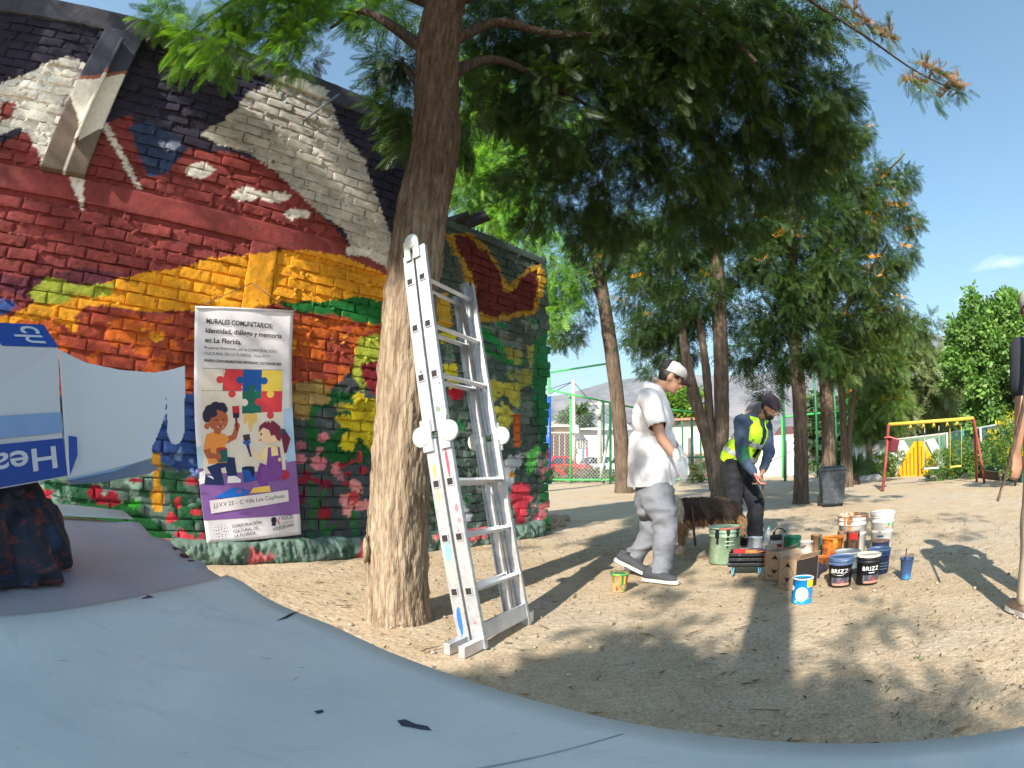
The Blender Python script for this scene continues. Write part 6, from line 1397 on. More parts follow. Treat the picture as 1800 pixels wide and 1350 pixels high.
scuff([(1090, 1290), (1100, 1290), (860, 1350), (835, 1350)], pale_scuff, 'faint_scuff', .0012)
for (x, y), c in (((308, 966), (90, 24, 30)), ((324, 978), (60, 30, 30)), ((338, 990), (30, 26, 26))):
    p = on_sheet(x, y, .002); mb = MB(); mb.box(p, (.022, .010, .006), rot=Matrix.Rotation(-.63 + random.uniform(-.2, .2), 3, 'Z'), bev=.002); mb.build('paint_scrap', ink(c), table)

# ---- the torn box
box = thing('cardboard_box', 'torn white cardboard box printed blue, upside down, with a ragged open flap', 'box', (0, 0, 0))
card = mat('white_card', (.60, .60, .62), .6, var=.03, vscale=8, bump=.08, bscale=200, bdist=.0006); blue = mat('box_blue', (.010, .055, .30), .45, var=.05); lblue = mat('box_pale_blue', (.22, .34, .56), .5, var=.06); inner = mat('grey_card_inside', (.38, .35, .32), .8, var=.1)
BD = .62
def bp_(x, y, D=BD): return atD(x, y, D)
# front face of the box body: left part out of frame; corner edge at x about 104..118
c_t, c_b = bp_(103, 612), bp_(118, 838)
ax = Vector((-.80, -.60, 0)).normalized() * .30      # the box body runs left, towards the camera
l_t, l_b = bp_(-260, 604, .52), bp_(-260, 905, .52)
c_u, l_u = atD(76, 571, BD + .030), atD(-260, 560, .55)      # the crushed slanting shoulder of the carton
th = Vector((-.19, .145, 0))                            # depth, away from the front face
def quad(mb, a, b_, c, d, mi=0, n=1): mb.add([a, b_, c, d], [(0, 1, 2, 3)], mi)
mb = MB(); V = [l_b, c_b, c_t, l_t, l_b + th, c_b + th, c_u + th, l_u + th, c_u, l_u]
mb.add(V, [(0, 1, 2, 3), (5, 4, 7, 6), (3, 2, 8, 9), (9, 8, 6, 7), (1, 0, 4, 5), (0, 3, 9, 7, 4)]); o = mb.build('carton', card, box); s = o.modifiers.new('t', 'SOLIDIFY'); s.thickness = .0015; s.offset = -1; b_ = o.modifiers.new('b', 'BEVEL'); b_.width = .004; b_.segments = 2
fn = (c_t - c_b).cross(l_t - c_t).normalized()
if fn.dot(Vector((c_b.x, c_b.y, 0))) > 0: fn = -fn
def fq(u, v, lift=.0012):       # u 0 at the corner to 1 left, v 0 bottom to 1 top, on the front face
    return (c_b * (1 - u) + l_b * u) * (1 - v) + (c_t * (1 - u) + l_t * u) * v + fn * lift
mb = MB(); quad(mb, fq(0, .01), fq(1, .01), fq(1, .33), fq(0, .30)); mb.build('blue_print', blue, box)
mb = MB(); quad(mb, fq(0, .345), fq(1, .36), fq(1, .52), fq(0, .50)); mb.build('pale_blue_print', lblue, box)
tf = lambda u, w, lift=.0014: (c_t * (1 - u) + l_t * u) * (1 - w) + (c_u * (1 - u) + l_u * u) * w + fn * lift
mb = MB(); quad(mb, tf(.0, .04), tf(.0, 1), tf(.36, 1), tf(.30, .04)); mb.build('blue_print', blue, box)
mb = MB(); quad(mb, tf(.40, .04), tf(.42, 1), tf(.9, 1), tf(.9, .04)); mb.build('blue_print', blue, box)
Vt, Ft = text_mesh('Hea', 1.0, .015)
wt = max(v.x for v in Vt)
mb = MB(); mb.add([fq(.035 + (p.x / wt) * .335, .245 - (p.y / .73) * .17, .0022) for p in Vt], Ft); mb.build('lettering', card, box)
Vt, Ft = text_mesh('ch', 1.0, .01); wt = max(v.x for v in Vt)
mb = MB(); mb.add([tf(.06 + (p.y / .73) * .16, .92 - p.x / wt * .75, .0024) for p in Vt], Ft); mb.build('lettering', card, box)
# the flap: a curved sheet with a torn outline
def flap_pt(u, v):
    """u 0 at the box corner to 1 at the far tip, v 0 bottom to 1 top"""
    top = [(103, 614), (150, 637), (210, 650), (270, 655), (300, 650), (325, 643)]; bot = [(118, 842), (160, 836), (200, 825), (240, 814), (285, 800), (327, 788)]
    def it(L, u): k = u * (len(L) - 1); i = min(int(k), len(L) - 2); f = k - i; return L[i][0] * (1 - f) + L[i + 1][0] * f, L[i][1] * (1 - f) + L[i + 1][1] * f
    a, b2 = it(top, u), it(bot, u); x, y = a[0] * v + b2[0] * (1 - v), a[1] * v + b2[1] * (1 - v)
    return atD(x, y, BD + .02 * u + .05 * math.sin(u * 2.6) * .6)
mb = MB(); nu_, nv_ = 90, 64; vid = {}
def inside(u, v):
    P_ = project(flap_pt(u, v)); x, y = P_
    if x > 268:      # torn right side: prong x 292..325 down to 782; notch between
        if y > 782: return False
        if y > 728 and 292 - (y - 728) * .40 < x < 294: return False
        if x > 292 and y > 700 and x < 308 - 15 * math.sqrt(max(0, 1 - max(0, (y - 750) / 32) ** 2)): return False
        if x > 294 and ((x - 308) / 16.5) ** 2 + max(0, (y - 750) / 32) ** 2 > 1 and y > 700: return False
    return True
for j in range(nv_):
    for i in range(nu_):
        if not inside((i + .5) / nu_, (j + .5) / nv_): continue
        f = []
        for (p, q_) in ((i, j), (i + 1, j), (i + 1, j + 1), (i, j + 1)):
            if (p, q_) not in vid: vid[(p, q_)] = len(mb.v); mb.v.append(tuple(flap_pt(p / nu_, q_ / nv_)))
            f.append(vid[(p, q_)])
        mb.f.append(f); mb.m.append(0); mb.sm.append(True)
fl = mb.build('flap', [card], box); s = fl.modifiers.new('t', 'SOLIDIFY'); s.thickness = .0016; s.offset = 0
lm = fl.modifiers.new('sm', 'SMOOTH'); lm.iterations = 2; lm.factor = .4
mb = MB(); V = [atD(x, y, BD + .004) for x, y in ((118, 766), (133, 768), (134, 800), (120, 838))]; mb.add([v + fn * .003 for v in V], [(0, 1, 2, 3)]); mb.build('blue_print', blue, box)
mb = MB(); mb.add([atD(x, y, d) for x, y, d in ((118, 842, BD), (200, 826, BD + .03), (255, 806, BD + .05), (278, 822, BD + .09), (262, 830, BD + .09), (180, 846, BD + .06), (125, 850, BD + .02))], [list(range(7))], 0); o = mb.build('bottom_flap', lblue, box); s = o.modifiers.new('t', 'SOLIDIFY'); s.thickness = .0015
# ---- the painty rag the box rests on
rg_m = bpy.data.materials.new('paint_soaked_rag'); rg_m.use_nodes = True; n = rg_m.node_tree.nodes; l = rg_m.node_tree.links
t_ = n.new('ShaderNodeTexCoord'); mp_ = n.new('ShaderNodeMapping'); mp_.inputs['Scale'].default_value = (1, 1, 2.2); mp_.inputs['Rotation'].default_value = (.6, .4, .3); ns_ = n.new('ShaderNodeTexNoise'); ns_.inputs['Scale'].default_value = 22; ns_.inputs['Detail'].default_value = 5; ns_.inputs['Distortion'].default_value = 1.5
l.new(t_.outputs['Object'], mp_.inputs[0]); l.new(mp_.outputs[0], ns_.inputs['Vector']); r_ = n.new('ShaderNodeValToRGB'); e = r_.color_ramp.elements
for k, (pos, c) in enumerate(((.30, (.02, .04, .10)), (.42, (.012, .014, .03)), (.56, (.02, .02, .035)), (.63, (.18, .03, .02)), (.68, (.03, .03, .05)), (.76, (.20, .28, .30)))):
    (e[k] if k < 2 else e.new(pos)).position = pos; e[k].color = (*c, 1)
l.new(ns_.outputs[0], r_.inputs[0]); l.new(r_.outputs[0], n['Principled BSDF'].inputs['Base Color']); n['Principled BSDF'].inputs['Roughness'].default_value = .7
rag = thing('rag', 'crumpled dark paint soaked rag under the torn box', 'rag', G(30, 1000, TZ))
bb = Vector(rag.location)
A_ = lambda x, y, D: atD(x, y, D) - bb
blob('cloth', [((A_(-90, 985, .60), .075), (A_(10, 985, .64), .058)), ((A_(0, 940, .70), .055), (A_(46, 968, .67), .040)), ((A_(44, 915, .70), .026), (A_(60, 965, .68), .036)), ((A_(-80, 930, .66), .07), (A_(-10, 935, .70), .055)), ((A_(20, 905, .68), .03), (A_(-30, 900, .66), .05))], rg_m, rag, .006, 1, wrinkle=.022, wsc=22, wdir=(1, 1, .6), cuts=((Vector((0, 0, .0)), Vector((0, 0, -1))),))
# ================================================================== PAINT BUCKETS, CANS, TRAYS AND BOXES ON THE SAND
paint_cols = {}
def plastic(c, rough=.4, **k):
    key = ('pl', c, rough)
    if key not in paint_cols: paint_cols[key] = mat('plastic_%d_%d_%d' % c, lin(c), rough, **{**dict(var=.08, vscale=9, bump=.1, bscale=60, bdist=.001), **k})
    return paint_cols[key]
def stained(c, c2, thr=(.55, .6), sc=16, rough=.5):
    return mat('stained_%d_%d_%d' % c, lin(c), rough, var=.15, vscale=sc, rgb2=lin(c2), thr=thr, bump=.15, bscale=60, bdist=.001)
def px2m(P, px): return px * (Vector(P) - Vector(CP)).length / F_PX
def cyl_wrap(parent, name, m, r0, r1, z0, z1, a0, a1, lift=.0009, n=18):
    """a label wrapped round a tapered can; angles in degrees, 0 facing the camera"""
    V = []
    for j in range(2):
        for k in range(n + 1):
            a = R(a0 + (a1 - a0) * k / n); r = (r0, r1)[j] + lift; V.append((r * math.sin(a), -r * math.cos(a), (z0, z1)[j]))
    mb = MB(); mb.add(V, [(k, k + 1, n + 2 + k, n + 1 + k) for k in range(n)], 0, True); return mb.build(name, m, parent)
def cyl_text(parent, txt, m, rf, z, h, ang, w_deg, lift=.0016, bold=.02, tilt=0):
    V, Fs = text_mesh(txt, 1.0, bold, space=1.1); x0 = min(p.x for p in V); x1 = max(p.x for p in V); P = []
    bm = bmesh.new(); vs = [bm.verts.new(p) for p in V]
    for f in Fs:
        try: bm.faces.new([vs[i] for i in f])
        except ValueError: pass
    for k in range(1, 14): 
        bmesh.ops.bisect_plane(bm, geom=bm.verts[:] + bm.edges[:] + bm.faces[:], plane_co=(x0 + (x1 - x0) * k / 14, 0, 0), plane_no=(1, 0, 0))
    for v in bm.verts:
        u = (v.co.x - x0) / (x1 - x0); a = R(ang + (u - .5) * w_deg); zz = z + v.co.y / .73 * h; r = rf(zz) + lift; v.co = Vector((r * math.sin(a), -r * math.cos(a), zz))
    me = bpy.data.meshes.new('lettering'); bm.to_mesh(me); bm.free(); me.materials.append(m); return link(bpy.data.objects.new('lettering', me), parent)
def bail(parent, r, z, m, drop=.9, side=0, thick=.0022, hang=True):
    """wire handle hanging down in front"""
    mb = MB(); pts = []
    for k in range(15):
        a = math.pi * k / 14; x = r * 1.03 * math.cos(a)
        pts.append((x, -abs(math.sin(a)) * r * 1.12 if hang else -.2 * r * math.sin(a), z - drop * r * math.sin(a) if hang else z + drop * r * math.sin(a)))
    mb.tube(pts, thick, 6); return mb.build('handle', m, parent)
wire = mat('steel_wire', (.35, .35, .36), .4, .9, var=.05)
def bucket(name, label, px, py_base, py_top, w_px, body, rim=None, rbot=.84, inner=None, fill=.75, ribs=1, lid=None, cat='bucket', group=None, back=0.0, handle=None, rz=0, tilt=None, drips=None, taper=None):
    """stands where its base is in the photo; the base pixel is the front of the bottom edge"""
    p = G(px, py_base); rr0 = px2m(p, w_px) / 2; d = Vector((p.x, p.y, 0)).normalized(); c = p + d * (rr0 * rbot + back); r = px2m(c, w_px) / 2
    dist = math.hypot(c.x, c.y); top = atD(px, py_top, dist); h = top.z
    t = thing(name, label, cat, (c.x, c.y, 0), group=group, rot=(0, 0, math.atan2(d.y, d.x) - math.pi / 2 + R(rz)) if not tilt else (R(tilt[0]), R(tilt[1]), math.atan2(d.y, d.x) - math.pi / 2))
    rim = rim or body; rb = r * rbot; R_ = lambda z: rb + (r * .94 - rb) * (z / h)
    prof = [(rb * .92, .0), (rb, .006), (R_(h * .74), h * .74)]
    if ribs: prof += [(r * .99, h * .75), (r * .99, h * .775), (r * .94, h * .78), (r * .94, h * .86), (r, h * .87), (r, h * .89), (r * .955, h * .895)]
    prof += [(r * .955, h * .97), (r * 1.0, h * .975), (r * 1.0, h), (r * .945, h), (r * .93, h * .9), (r * .90, h * .5)]
    mb = MB(); mb.lathe(prof, 36, wob=.004, seed=px); mb.lathe([(0.0005, .004), (rb * .92, .004)], 36); mb.build('body', body, t)
    mb = MB(); mb.lathe([(r * .952, h * .965), (r * 1.012, h * .962), (r * 1.016, h * 1.004), (r * .93, h * 1.005), (r * .925, h * .93)], 36, wob=.006, seed=px + 1); mb.build('rim', rim, t)
    if lid: mb = MB(); mb.lathe([(r * 1.025, h * .93), (r * 1.03, h * .99), (r * 1.0, h * 1.005), (r * .9, h * 1.0), (r * .88, h * .985), (.0005, h * .985)], 36); mb.build('lid', lid, t)
    else:
        mb = MB(); mb.lathe([(.0005, h * fill), (r * .92, h * fill + .002)], 32, wob=.0); mb.build('paint', inner or body, t)
    if handle: bail(t, r, h * .88, wire, handle)
    if drips:
        for k in range(drips[1]):
            a = R(random.uniform(-80, 80)); L = random.uniform(.15, .55) * h; w = random.uniform(.10, .22) * r; mb = MB(); n = 6
            V = []
            for j in range(n + 1):
                z = h * .99 - L * j / n; ww = w * (1 - .5 * j / n) * (1 + .3 * math.sin(j * 2.1 + k)); rr = max(R_(z), r * (1.0 if z > h * .74 else 0)) + .0015
                V += [((rr) * math.sin(a - ww / r), -(rr) * math.cos(a - ww / r), z), ((rr) * math.sin(a + ww / r), -(rr) * math.cos(a + ww / r), z)]
            mb.add(V, [(2 * j, 2 * j + 1, 2 * j + 3, 2 * j + 2) for j in range(n)], 0, True); mb.build('drip', drips[0], t)
    return t, r, h, R_
def can(name, label, px, yb, yt, w, body, lab=None, lab_m=None, top=None, rbot=1.0, group=None, back=0.0, cat='paint can', tilt=None):
    p = G(px, yb); r0 = px2m(p, w) / 2; d = Vector((p.x, p.y, 0)).normalized(); c = p + d * (r0 + back); r = px2m(c, w) / 2; h = atD(px, yt, math.hypot(c.x, c.y)).z
    t = thing(name, label, cat, (c.x, c.y, 0), group=group, rot=(R(tilt[0]) if tilt else 0, R(tilt[1]) if tilt else 0, math.atan2(d.y, d.x) - math.pi / 2))
    mb = MB(); rb = r * rbot; mb.lathe([(.0005, .003), (rb * .95, .003), (rb * .98, 0), (rb, .003), (rb * .97, .007), (r * .97, h * .96), (r, h * .965), (r, h * .99), (r * .96, h), (r * .90, h), (r * .88, h * .96), (r * .87, h * .8)], 30, wob=.004, seed=px); mb.build('body', body, t)
    mb = MB(); mb.lathe([(.0005, h * .9), (r * .88, h * .905)], 26); mb.build('paint', top or body, t)
    R_ = lambda z: rb * .97 + (r - rb) * .97 * z / h
    if lab: 
        for (z0, z1, a0, a1, m) in lab: cyl_wrap(t, 'label_band', m, R_(z0 * h), R_(z1 * h), z0 * h, z1 * h, a0, a1)
    return t, r, h, R_
W_ = (206, 205, 200)
white_p = plastic(W_, .35); dk = plastic((26, 28, 34), .5)
# green bucket
gb, r, h, R_ = bucket('bucket', 'pale green bucket with pink inside rim and dark paint running over its edge', 1272, 993, 925, 58, stained((140, 168, 140), (168, 186, 160), (.5, .7)), rim=plastic((150, 176, 150)), inner=plastic((190, 110, 100)), fill=.9, rbot=.93, drips=(dk, 3), rz=10)
cyl_wrap(gb, 'pink_rim_paint', plastic((196, 104, 92)), r * 1.0, r * 1.01, h * .965, h * 1.006, -30, 75, lift=.003)
for z, w_ in ((.52, 40), (.62, 34)): cyl_wrap(gb, 'embossed_mark', plastic((176, 192, 172)), R_(z * h), R_((z + .03) * h), z * h, (z + .03) * h, -10, w_ - 10, .0015)
# two big white buckets
b1, r, h, R_ = bucket('bucket', 'large white bucket with a rusty orange stained rim', 1496, 975, 904, 56, plastic((214, 210, 206)), rim=stained((206, 190, 170), (190, 112, 40), (.48, .56), 20), inner=plastic((160, 120, 80)), fill=.85, rbot=.86, handle=.55, group=None, drips=(plastic((176, 120, 70)), 5))
b2, r, h, R_ = bucket('bucket', 'tallest white bucket with a small green and orange label', 1548, 972, 899, 45, white_p, rim=white_p, lid=plastic((206, 204, 200)), rbot=.86, drips=(plastic((170, 176, 180)), 3))
cyl_wrap(b2, 'label_green', plastic((50, 160, 70)), R_(.66 * h), R_(.80 * h), .66 * h, .80 * h, 28, 62); cyl_wrap(b2, 'label_orange', plastic((214, 120, 60)), R_(.62 * h), R_(.65 * h), .62 * h, .65 * h, 18, 62)
cyl_text(b2, 'II', dk, R_, h * .50, .016, -12, 10); cyl_wrap(b2, 'label_blue', plastic((40, 70, 130)), R_(.40 * h), R_(.44 * h), .40 * h, .44 * h, -24, 8)
# square-shouldered blue bucket and the brown topped one
bucket('bucket', 'blue bucket with a brown smeared top between the white ones', 1546, 985, 950, 34, plastic((44, 56, 92)), rim=stained((110, 78, 70), (70, 60, 70)), inner=plastic((100, 70, 60)), fill=.97, rbot=.95, ribs=0)
bl, r, h, R_ = bucket('bucket', 'blue bucket with a pale blue rim behind the second black bucket', 1542, 1010, 964, 44, stained((40, 62, 108), (26, 36, 60)), rim=plastic((92, 116, 150)), inner=plastic((70, 90, 130)), fill=.93, rbot=.88)
for z in (.2, .32, .44): cyl_wrap(bl, 'stripe', plastic((110, 130, 150)), R_(z * h), R_((z + .03) * h), z * h, (z + .03) * h, 10, 60)
bucket('bucket', 'bucket with a greenish white lid behind the front black bucket', 1487, 1008, 968, 47, plastic((150, 168, 172)), lid=plastic((186, 196, 190)), rbot=.88)
# the two black buckets with white lettering
for k, (px, yb, yt, w, lb, rimc, lidc) in enumerate(((1475, 1033, 978, 46, 'black paint bucket with white lettering and blue painted shoulder', (92, 112, 150), None), (1523, 1029, 973, 44, 'black paint bucket with white lettering and a dirty cream lid', (196, 190, 170), (206, 200, 184)))):
    t, r, h, R_ = bucket('bucket', lb, px, yb, yt, w, dk, rim=plastic(rimc), lid=plastic(lidc) if lidc else None, inner=plastic((60, 80, 120)), fill=.96, rbot=.90, handle=.95 if k == 0 else None, rz=-8 if k == 0 else 12)
    if k == 0: cyl_wrap(t, 'blue_shoulder', stained((70, 92, 134), (130, 150, 176), (.5, .6)), r * .955, r * .96, h * .76, h * .965, -170, 170, .004)
    cyl_text(t, 'BRIZZ' if k == 0 else 'BRIZZ', plastic((236, 236, 236)), R_, h * .50, .030, 4, 86, .0022, bold=.008)
    cyl_wrap(t, 'label_line', plastic((190, 196, 206)), R_(.41 * h), R_(.44 * h), .41 * h, .44 * h, -6, 24, .0018)
    cyl_wrap(t, 'label_panel', stained((60, 66, 80), (110, 110, 120), (.5, .7), 24), R_(.10 * h), R_(.34 * h), .10 * h, .34 * h, -35, 55); cyl_wrap(t, 'label_strip', plastic((190, 130, 110)), R_(.07 * h), R_(.14 * h), .07 * h, .14 * h, -30, 60, .0016)
    for a in (2, 14, 26): cyl_wrap(t, 'label_square', plastic((170, 60, 50)), R_(.18 * h), R_(.25 * h), .18 * h, .25 * h, a, a + 6, .002)
# milk powder tin
t, r, h, R_ = can('tin', 'bright blue tin with round white label and yellow top corner standing in front', 1408, 1063, 1014, 37, plastic((20, 130, 200), .3), top=plastic((30, 36, 70)), cat='tin')
mb = MB(); mb.lathe([(r * 1.0, h * .955), (r * 1.025, h * .96), (r * 1.025, h * 1.0), (r * .9, h * 1.0), (r * .88, h * .97)], 30); mb.build('rim', plastic((224, 224, 220)), t)
cyl_wrap(t, 'yellow_panel', plastic((236, 190, 40)), R_(.66 * h), R_(.93 * h), .66 * h, .93 * h, 26, 88)
def cyl_disc(parent, name, m, R_, zc, ang, rad, lift=.0014, sx=1.0):
    V = []; Fs = []; nr, nc = 16, 10
    for j in range(nr + 1):
        w = math.pi * j / nr; z = zc - rad * math.cos(w); hw = rad * math.sin(w) * sx; rr = R_(z) + lift
        for k in range(nc + 1): a = R(ang) + hw * (2 * k / nc - 1) / rr; V.append((rr * math.sin(a), -rr * math.cos(a), z))
    for j in range(nr):
        for k in range(nc): i = j * (nc + 1) + k; Fs.append((i, i + 1, i + nc + 2, i + nc + 1))
    mb = MB(); mb.add(V, Fs, 0, True); return mb.build(name, m, parent)
cyl_disc(t, 'label_disc', plastic((240, 242, 244)), R_, h * .40, -2, h * .27, .003); cyl_text(t, 'NIDAL', plastic((16, 16, 24)), R_, h * .345, .028, -2, 64, .0056, bold=.012)
cyl_wrap(t, 'label_line', plastic((150, 190, 220)), R_(.27 * h), R_(.30 * h), .27 * h, .30 * h, -24, 18, .0046); cyl_disc(t, 'pink_mark', plastic((200, 50, 130)), R_, h * .28, 40, h * .05, .003, 1.6); cyl_disc(t, 'green_mark', plastic((60, 170, 90)), R_, h * .22, 36, h * .04, .004, 1.8)
cyl_disc(t, 'white_mark', plastic((225, 235, 240)), R_, h * .62, -62, h * .10, .003); cyl_wrap(t, 'label_square', plastic((120, 190, 230)), R_(.05 * h), R_(.17 * h), .05 * h, .17 * h, -42, -24, .003)
# small pots: by the ladder, and the blue cup with a brush
t, r, h, R_ = can('paint_pot', 'small pot with green rim and multicoloured drips near the walking man', 1088, 1043, 1006, 33, stained((176, 150, 104), (110, 120, 60), (.5, .62), 30), top=plastic((50, 140, 90)), rbot=.74, cat='paint pot')
mb = MB(); mb.lathe([(r * .98, h * .9), (r * 1.04, h * .91), (r * 1.05, h * 1.0), (r * .93, h * 1.0), (r * .9, h * .93)], 26); mb.build('rim', stained((60, 150, 96), (150, 170, 60)), t)
for a, c, z0, z1 in ((-20, (200, 60, 40), .08, .35), (-8, (206, 70, 44), .12, .28), (20, (60, 110, 70), .4, .9), (38, (220, 200, 70), .45, .92), (-40, (90, 120, 60), .5, .9), (5, (200, 150, 60), .5, .9), (50, (190, 70, 50), .5, .85), (-62, (206, 180, 90), .3, .9)): cyl_wrap(t, 'drip', plastic(c), R_(z0 * h), R_(z1 * h), z0 * h, z1 * h, a - 5, a + 5, .002, 4)
t, r, h, R_ = can('paint_cup', 'blue plastic cup with a brush standing in it at the right end of the cans', 1591, 1020, 981, 25, stained((50, 78, 120), (50, 130, 180), (.5, .66), 12), top=plastic((30, 50, 90)), rbot=.76, cat='cup')
mb = MB(); mb.lathe([(r * .99, h * .94), (r * 1.06, h * .95), (r * 1.06, h * 1.0), (r * .93, h * 1.0)], 26); mb.build('rim', plastic((44, 60, 96)), t)
mb = MB(); mb.tube([(-.004, 0, h * .3), (-.012, .0, h + .07)], [.0045, .006], 8); mb.build('brush_handle', plastic((70, 50, 56)), t)
# small cans in the middle of the heap
can('paint_can', 'can with red and white label beside the green can', 1363, 977, 941, 24, plastic((60, 58, 62)), lab=[(.15, .6, -60, 60, plastic((150, 40, 50))), (.6, .78, -60, 60, plastic((200, 190, 190))), (.2, .34, -40, 40, plastic((220, 214, 210)))], top=dk)
can('paint_can', 'dark green can with white and red label', 1391, 984, 942, 32, plastic((16, 104, 80)), lab=[(.05, .45, -70, 5, plastic((214, 210, 206))), (.34, .46, -66, 0, plastic((190, 40, 40)))], top=plastic((10, 70, 56)))
can('paint_can', 'whitish translucent container between green and brown cans', 1416, 985, 951, 27, stained((190, 186, 182), (120, 100, 100)), top=plastic((180, 176, 172)), rbot=.9)
can('paint_can', 'brown can with yellowish rim left of the orange bucket', 1433, 978, 940, 20, stained((120, 92, 66), (90, 70, 60)), top=plastic((150, 110, 60)))
can('paint_can', 'narrow teal sided can beside the brown can', 1443, 980, 944, 11, plastic((50, 100, 98)), top=plastic((30, 60, 60)))
bucket('bucket', 'small bright orange paint bucket with drips in the middle of the cans', 1461, 990, 944, 40, stained((196, 110, 40), (120, 70, 40), (.52, .62), 22), rim=plastic((206, 120, 40)), inner=plastic((200, 110, 30)), fill=.95, rbot=.86, ribs=0, drips=(plastic((214, 150, 50)), 4))
can('paint_can', 'beige can with open tilted lid behind the orange bucket', 1478, 976, 933, 22, stained((160, 126, 100), (110, 84, 70)), top=plastic((100, 90, 84)), tilt=(0, 4))
can('paint_can', 'rusty can showing bright red paint at its mouth', 1497, 985, 934, 25, stained((110, 84, 66), (60, 50, 46), (.5, .56), 26), lab=[(.74, .97, -30, 40, plastic((206, 40, 40))), (.4, .44, -60, 60, dk)], top=plastic((200, 40, 40)), rbot=.95)
can('paint_can', 'small grey can tucked behind the tray stack', 1323, 968, 944, 20, plastic((96, 100, 110)), top=dk)
can('paint_can', 'orange stained low can in front of the orange bucket', 1445, 1000, 978, 30, stained((170, 96, 46), (100, 60, 40)), top=plastic((180, 96, 30)), rbot=.95)
# white cup and clear water bottle
can('cup', 'white plastic cup of water in front of the bottle', 1330, 976, 944, 20, plastic((196, 204, 212)), top=plastic((120, 130, 140)), rbot=.85, cat='cup')
p = G(1345, 968); t = thing('water_bottle', 'clear plastic bottle with green cap leaning among the cans', 'bottle', p, rot=(0, R(8), 0))
gl = mat('clear_plastic', (.75, .82, .84), .12, var=.0, alpha=.35, spec=.6)
mb = MB(); mb.lathe([(.0005, .002), (.034, .002), (.037, .01), (.036, .05), (.034, .055), (.037, .06), (.036, .12), (.034, .125), (.037, .13), (.035, .17), (.020, .215), (.013, .23), (.013, .25)], 20); mb.build('bottle_wall', gl, t)
mb = MB(); mb.lathe([(.0155, .245), (.0155, .265), (.0005, .266)], 16); mb.build('cap', plastic((30, 110, 80)), t)
# stack of black paint trays / rollers on a small blue stand
base = G(1311, 1012); d = Vector((base.x, base.y, 0)).normalized(); t = thing('paint_tray_stack', 'stack of black paint trays on blue legs beside the green bucket', 'paint trays', base, rz=math.atan2(d.y, d.x) - math.pi / 2 + R(-4))
wd_ = px2m(base, 66)
for k in range(3):
    z = .075 + k * .040; mb = MB(); w2 = wd_ / 2 * (1 - .03 * k); dd = .19
    prof = [(-w2, z), (w2, z)]
    V = []; 
    for (yy, zz) in ((0, .026), (.012, .0), (.05, -.012), (.12, .0), (dd, .022), (dd + .01, .030)):
        V += [(-w2, yy, z + zz), (w2, yy, z + zz)]
    mb.add(V, [(2 * j, 2 * j + 1, 2 * j + 3, 2 * j + 2) for j in range(5)]); mb.box((-w2, dd / 2, z + .018), (.008, dd, .030), bev=.002); mb.box((w2, dd / 2, z + .018), (.008, dd, .030), bev=.002); mb.box((0, -.004, z + .018), (wd_ * .98, .012, .026), bev=.004)
    o = mb.build('tray', stained((24, 26, 30), (70, 84, 90), (.6, .66), 24), t); s = o.modifiers.new('t', 'SOLIDIFY'); s.thickness = .002
mb = MB(); 
for s_ in (-1, 1):
    mb = MB(); mb.tube([(s_ * wd_ * .33, 0, .066), (s_ * wd_ * .36, -.02, .0)], .007, 6); mb.tube([(s_ * wd_ * .40, 0, .066), (s_ * wd_ * .36, -.02, .0)], .006, 6); mb.build('leg', plastic((96, 150, 170)), t)
for s_ in (-1, 1): mb = MB(); mb.tube([(s_ * wd_ * .36, .17, .07), (s_ * wd_ * .36, .17, .0)], .007, 6); mb.build('leg', plastic((96, 150, 170)), t)
mb = MB(); mb.box((wd_ * .49, .0, .13), (.010, .04, .11), bev=.002); mb.build('orange_stained_end', plastic((190, 110, 70)), t)
for x, y_, z, c in ((-.07, .06, .185, (176, 34, 40)), (.03, .05, .18, (200, 110, 60)), (.08, .1, .185, (60, 60, 70))):
    mb = MB(); mb.tube([(x - .05, y_, z), (x + .05, y_ + .01, z)], .024, 12); mb.tube([(x + .05, y_ + .01, z), (x + .12, y_ + .02, z + .01)], .005, 6); o = mb.build('roller', plastic(c, .8), t)
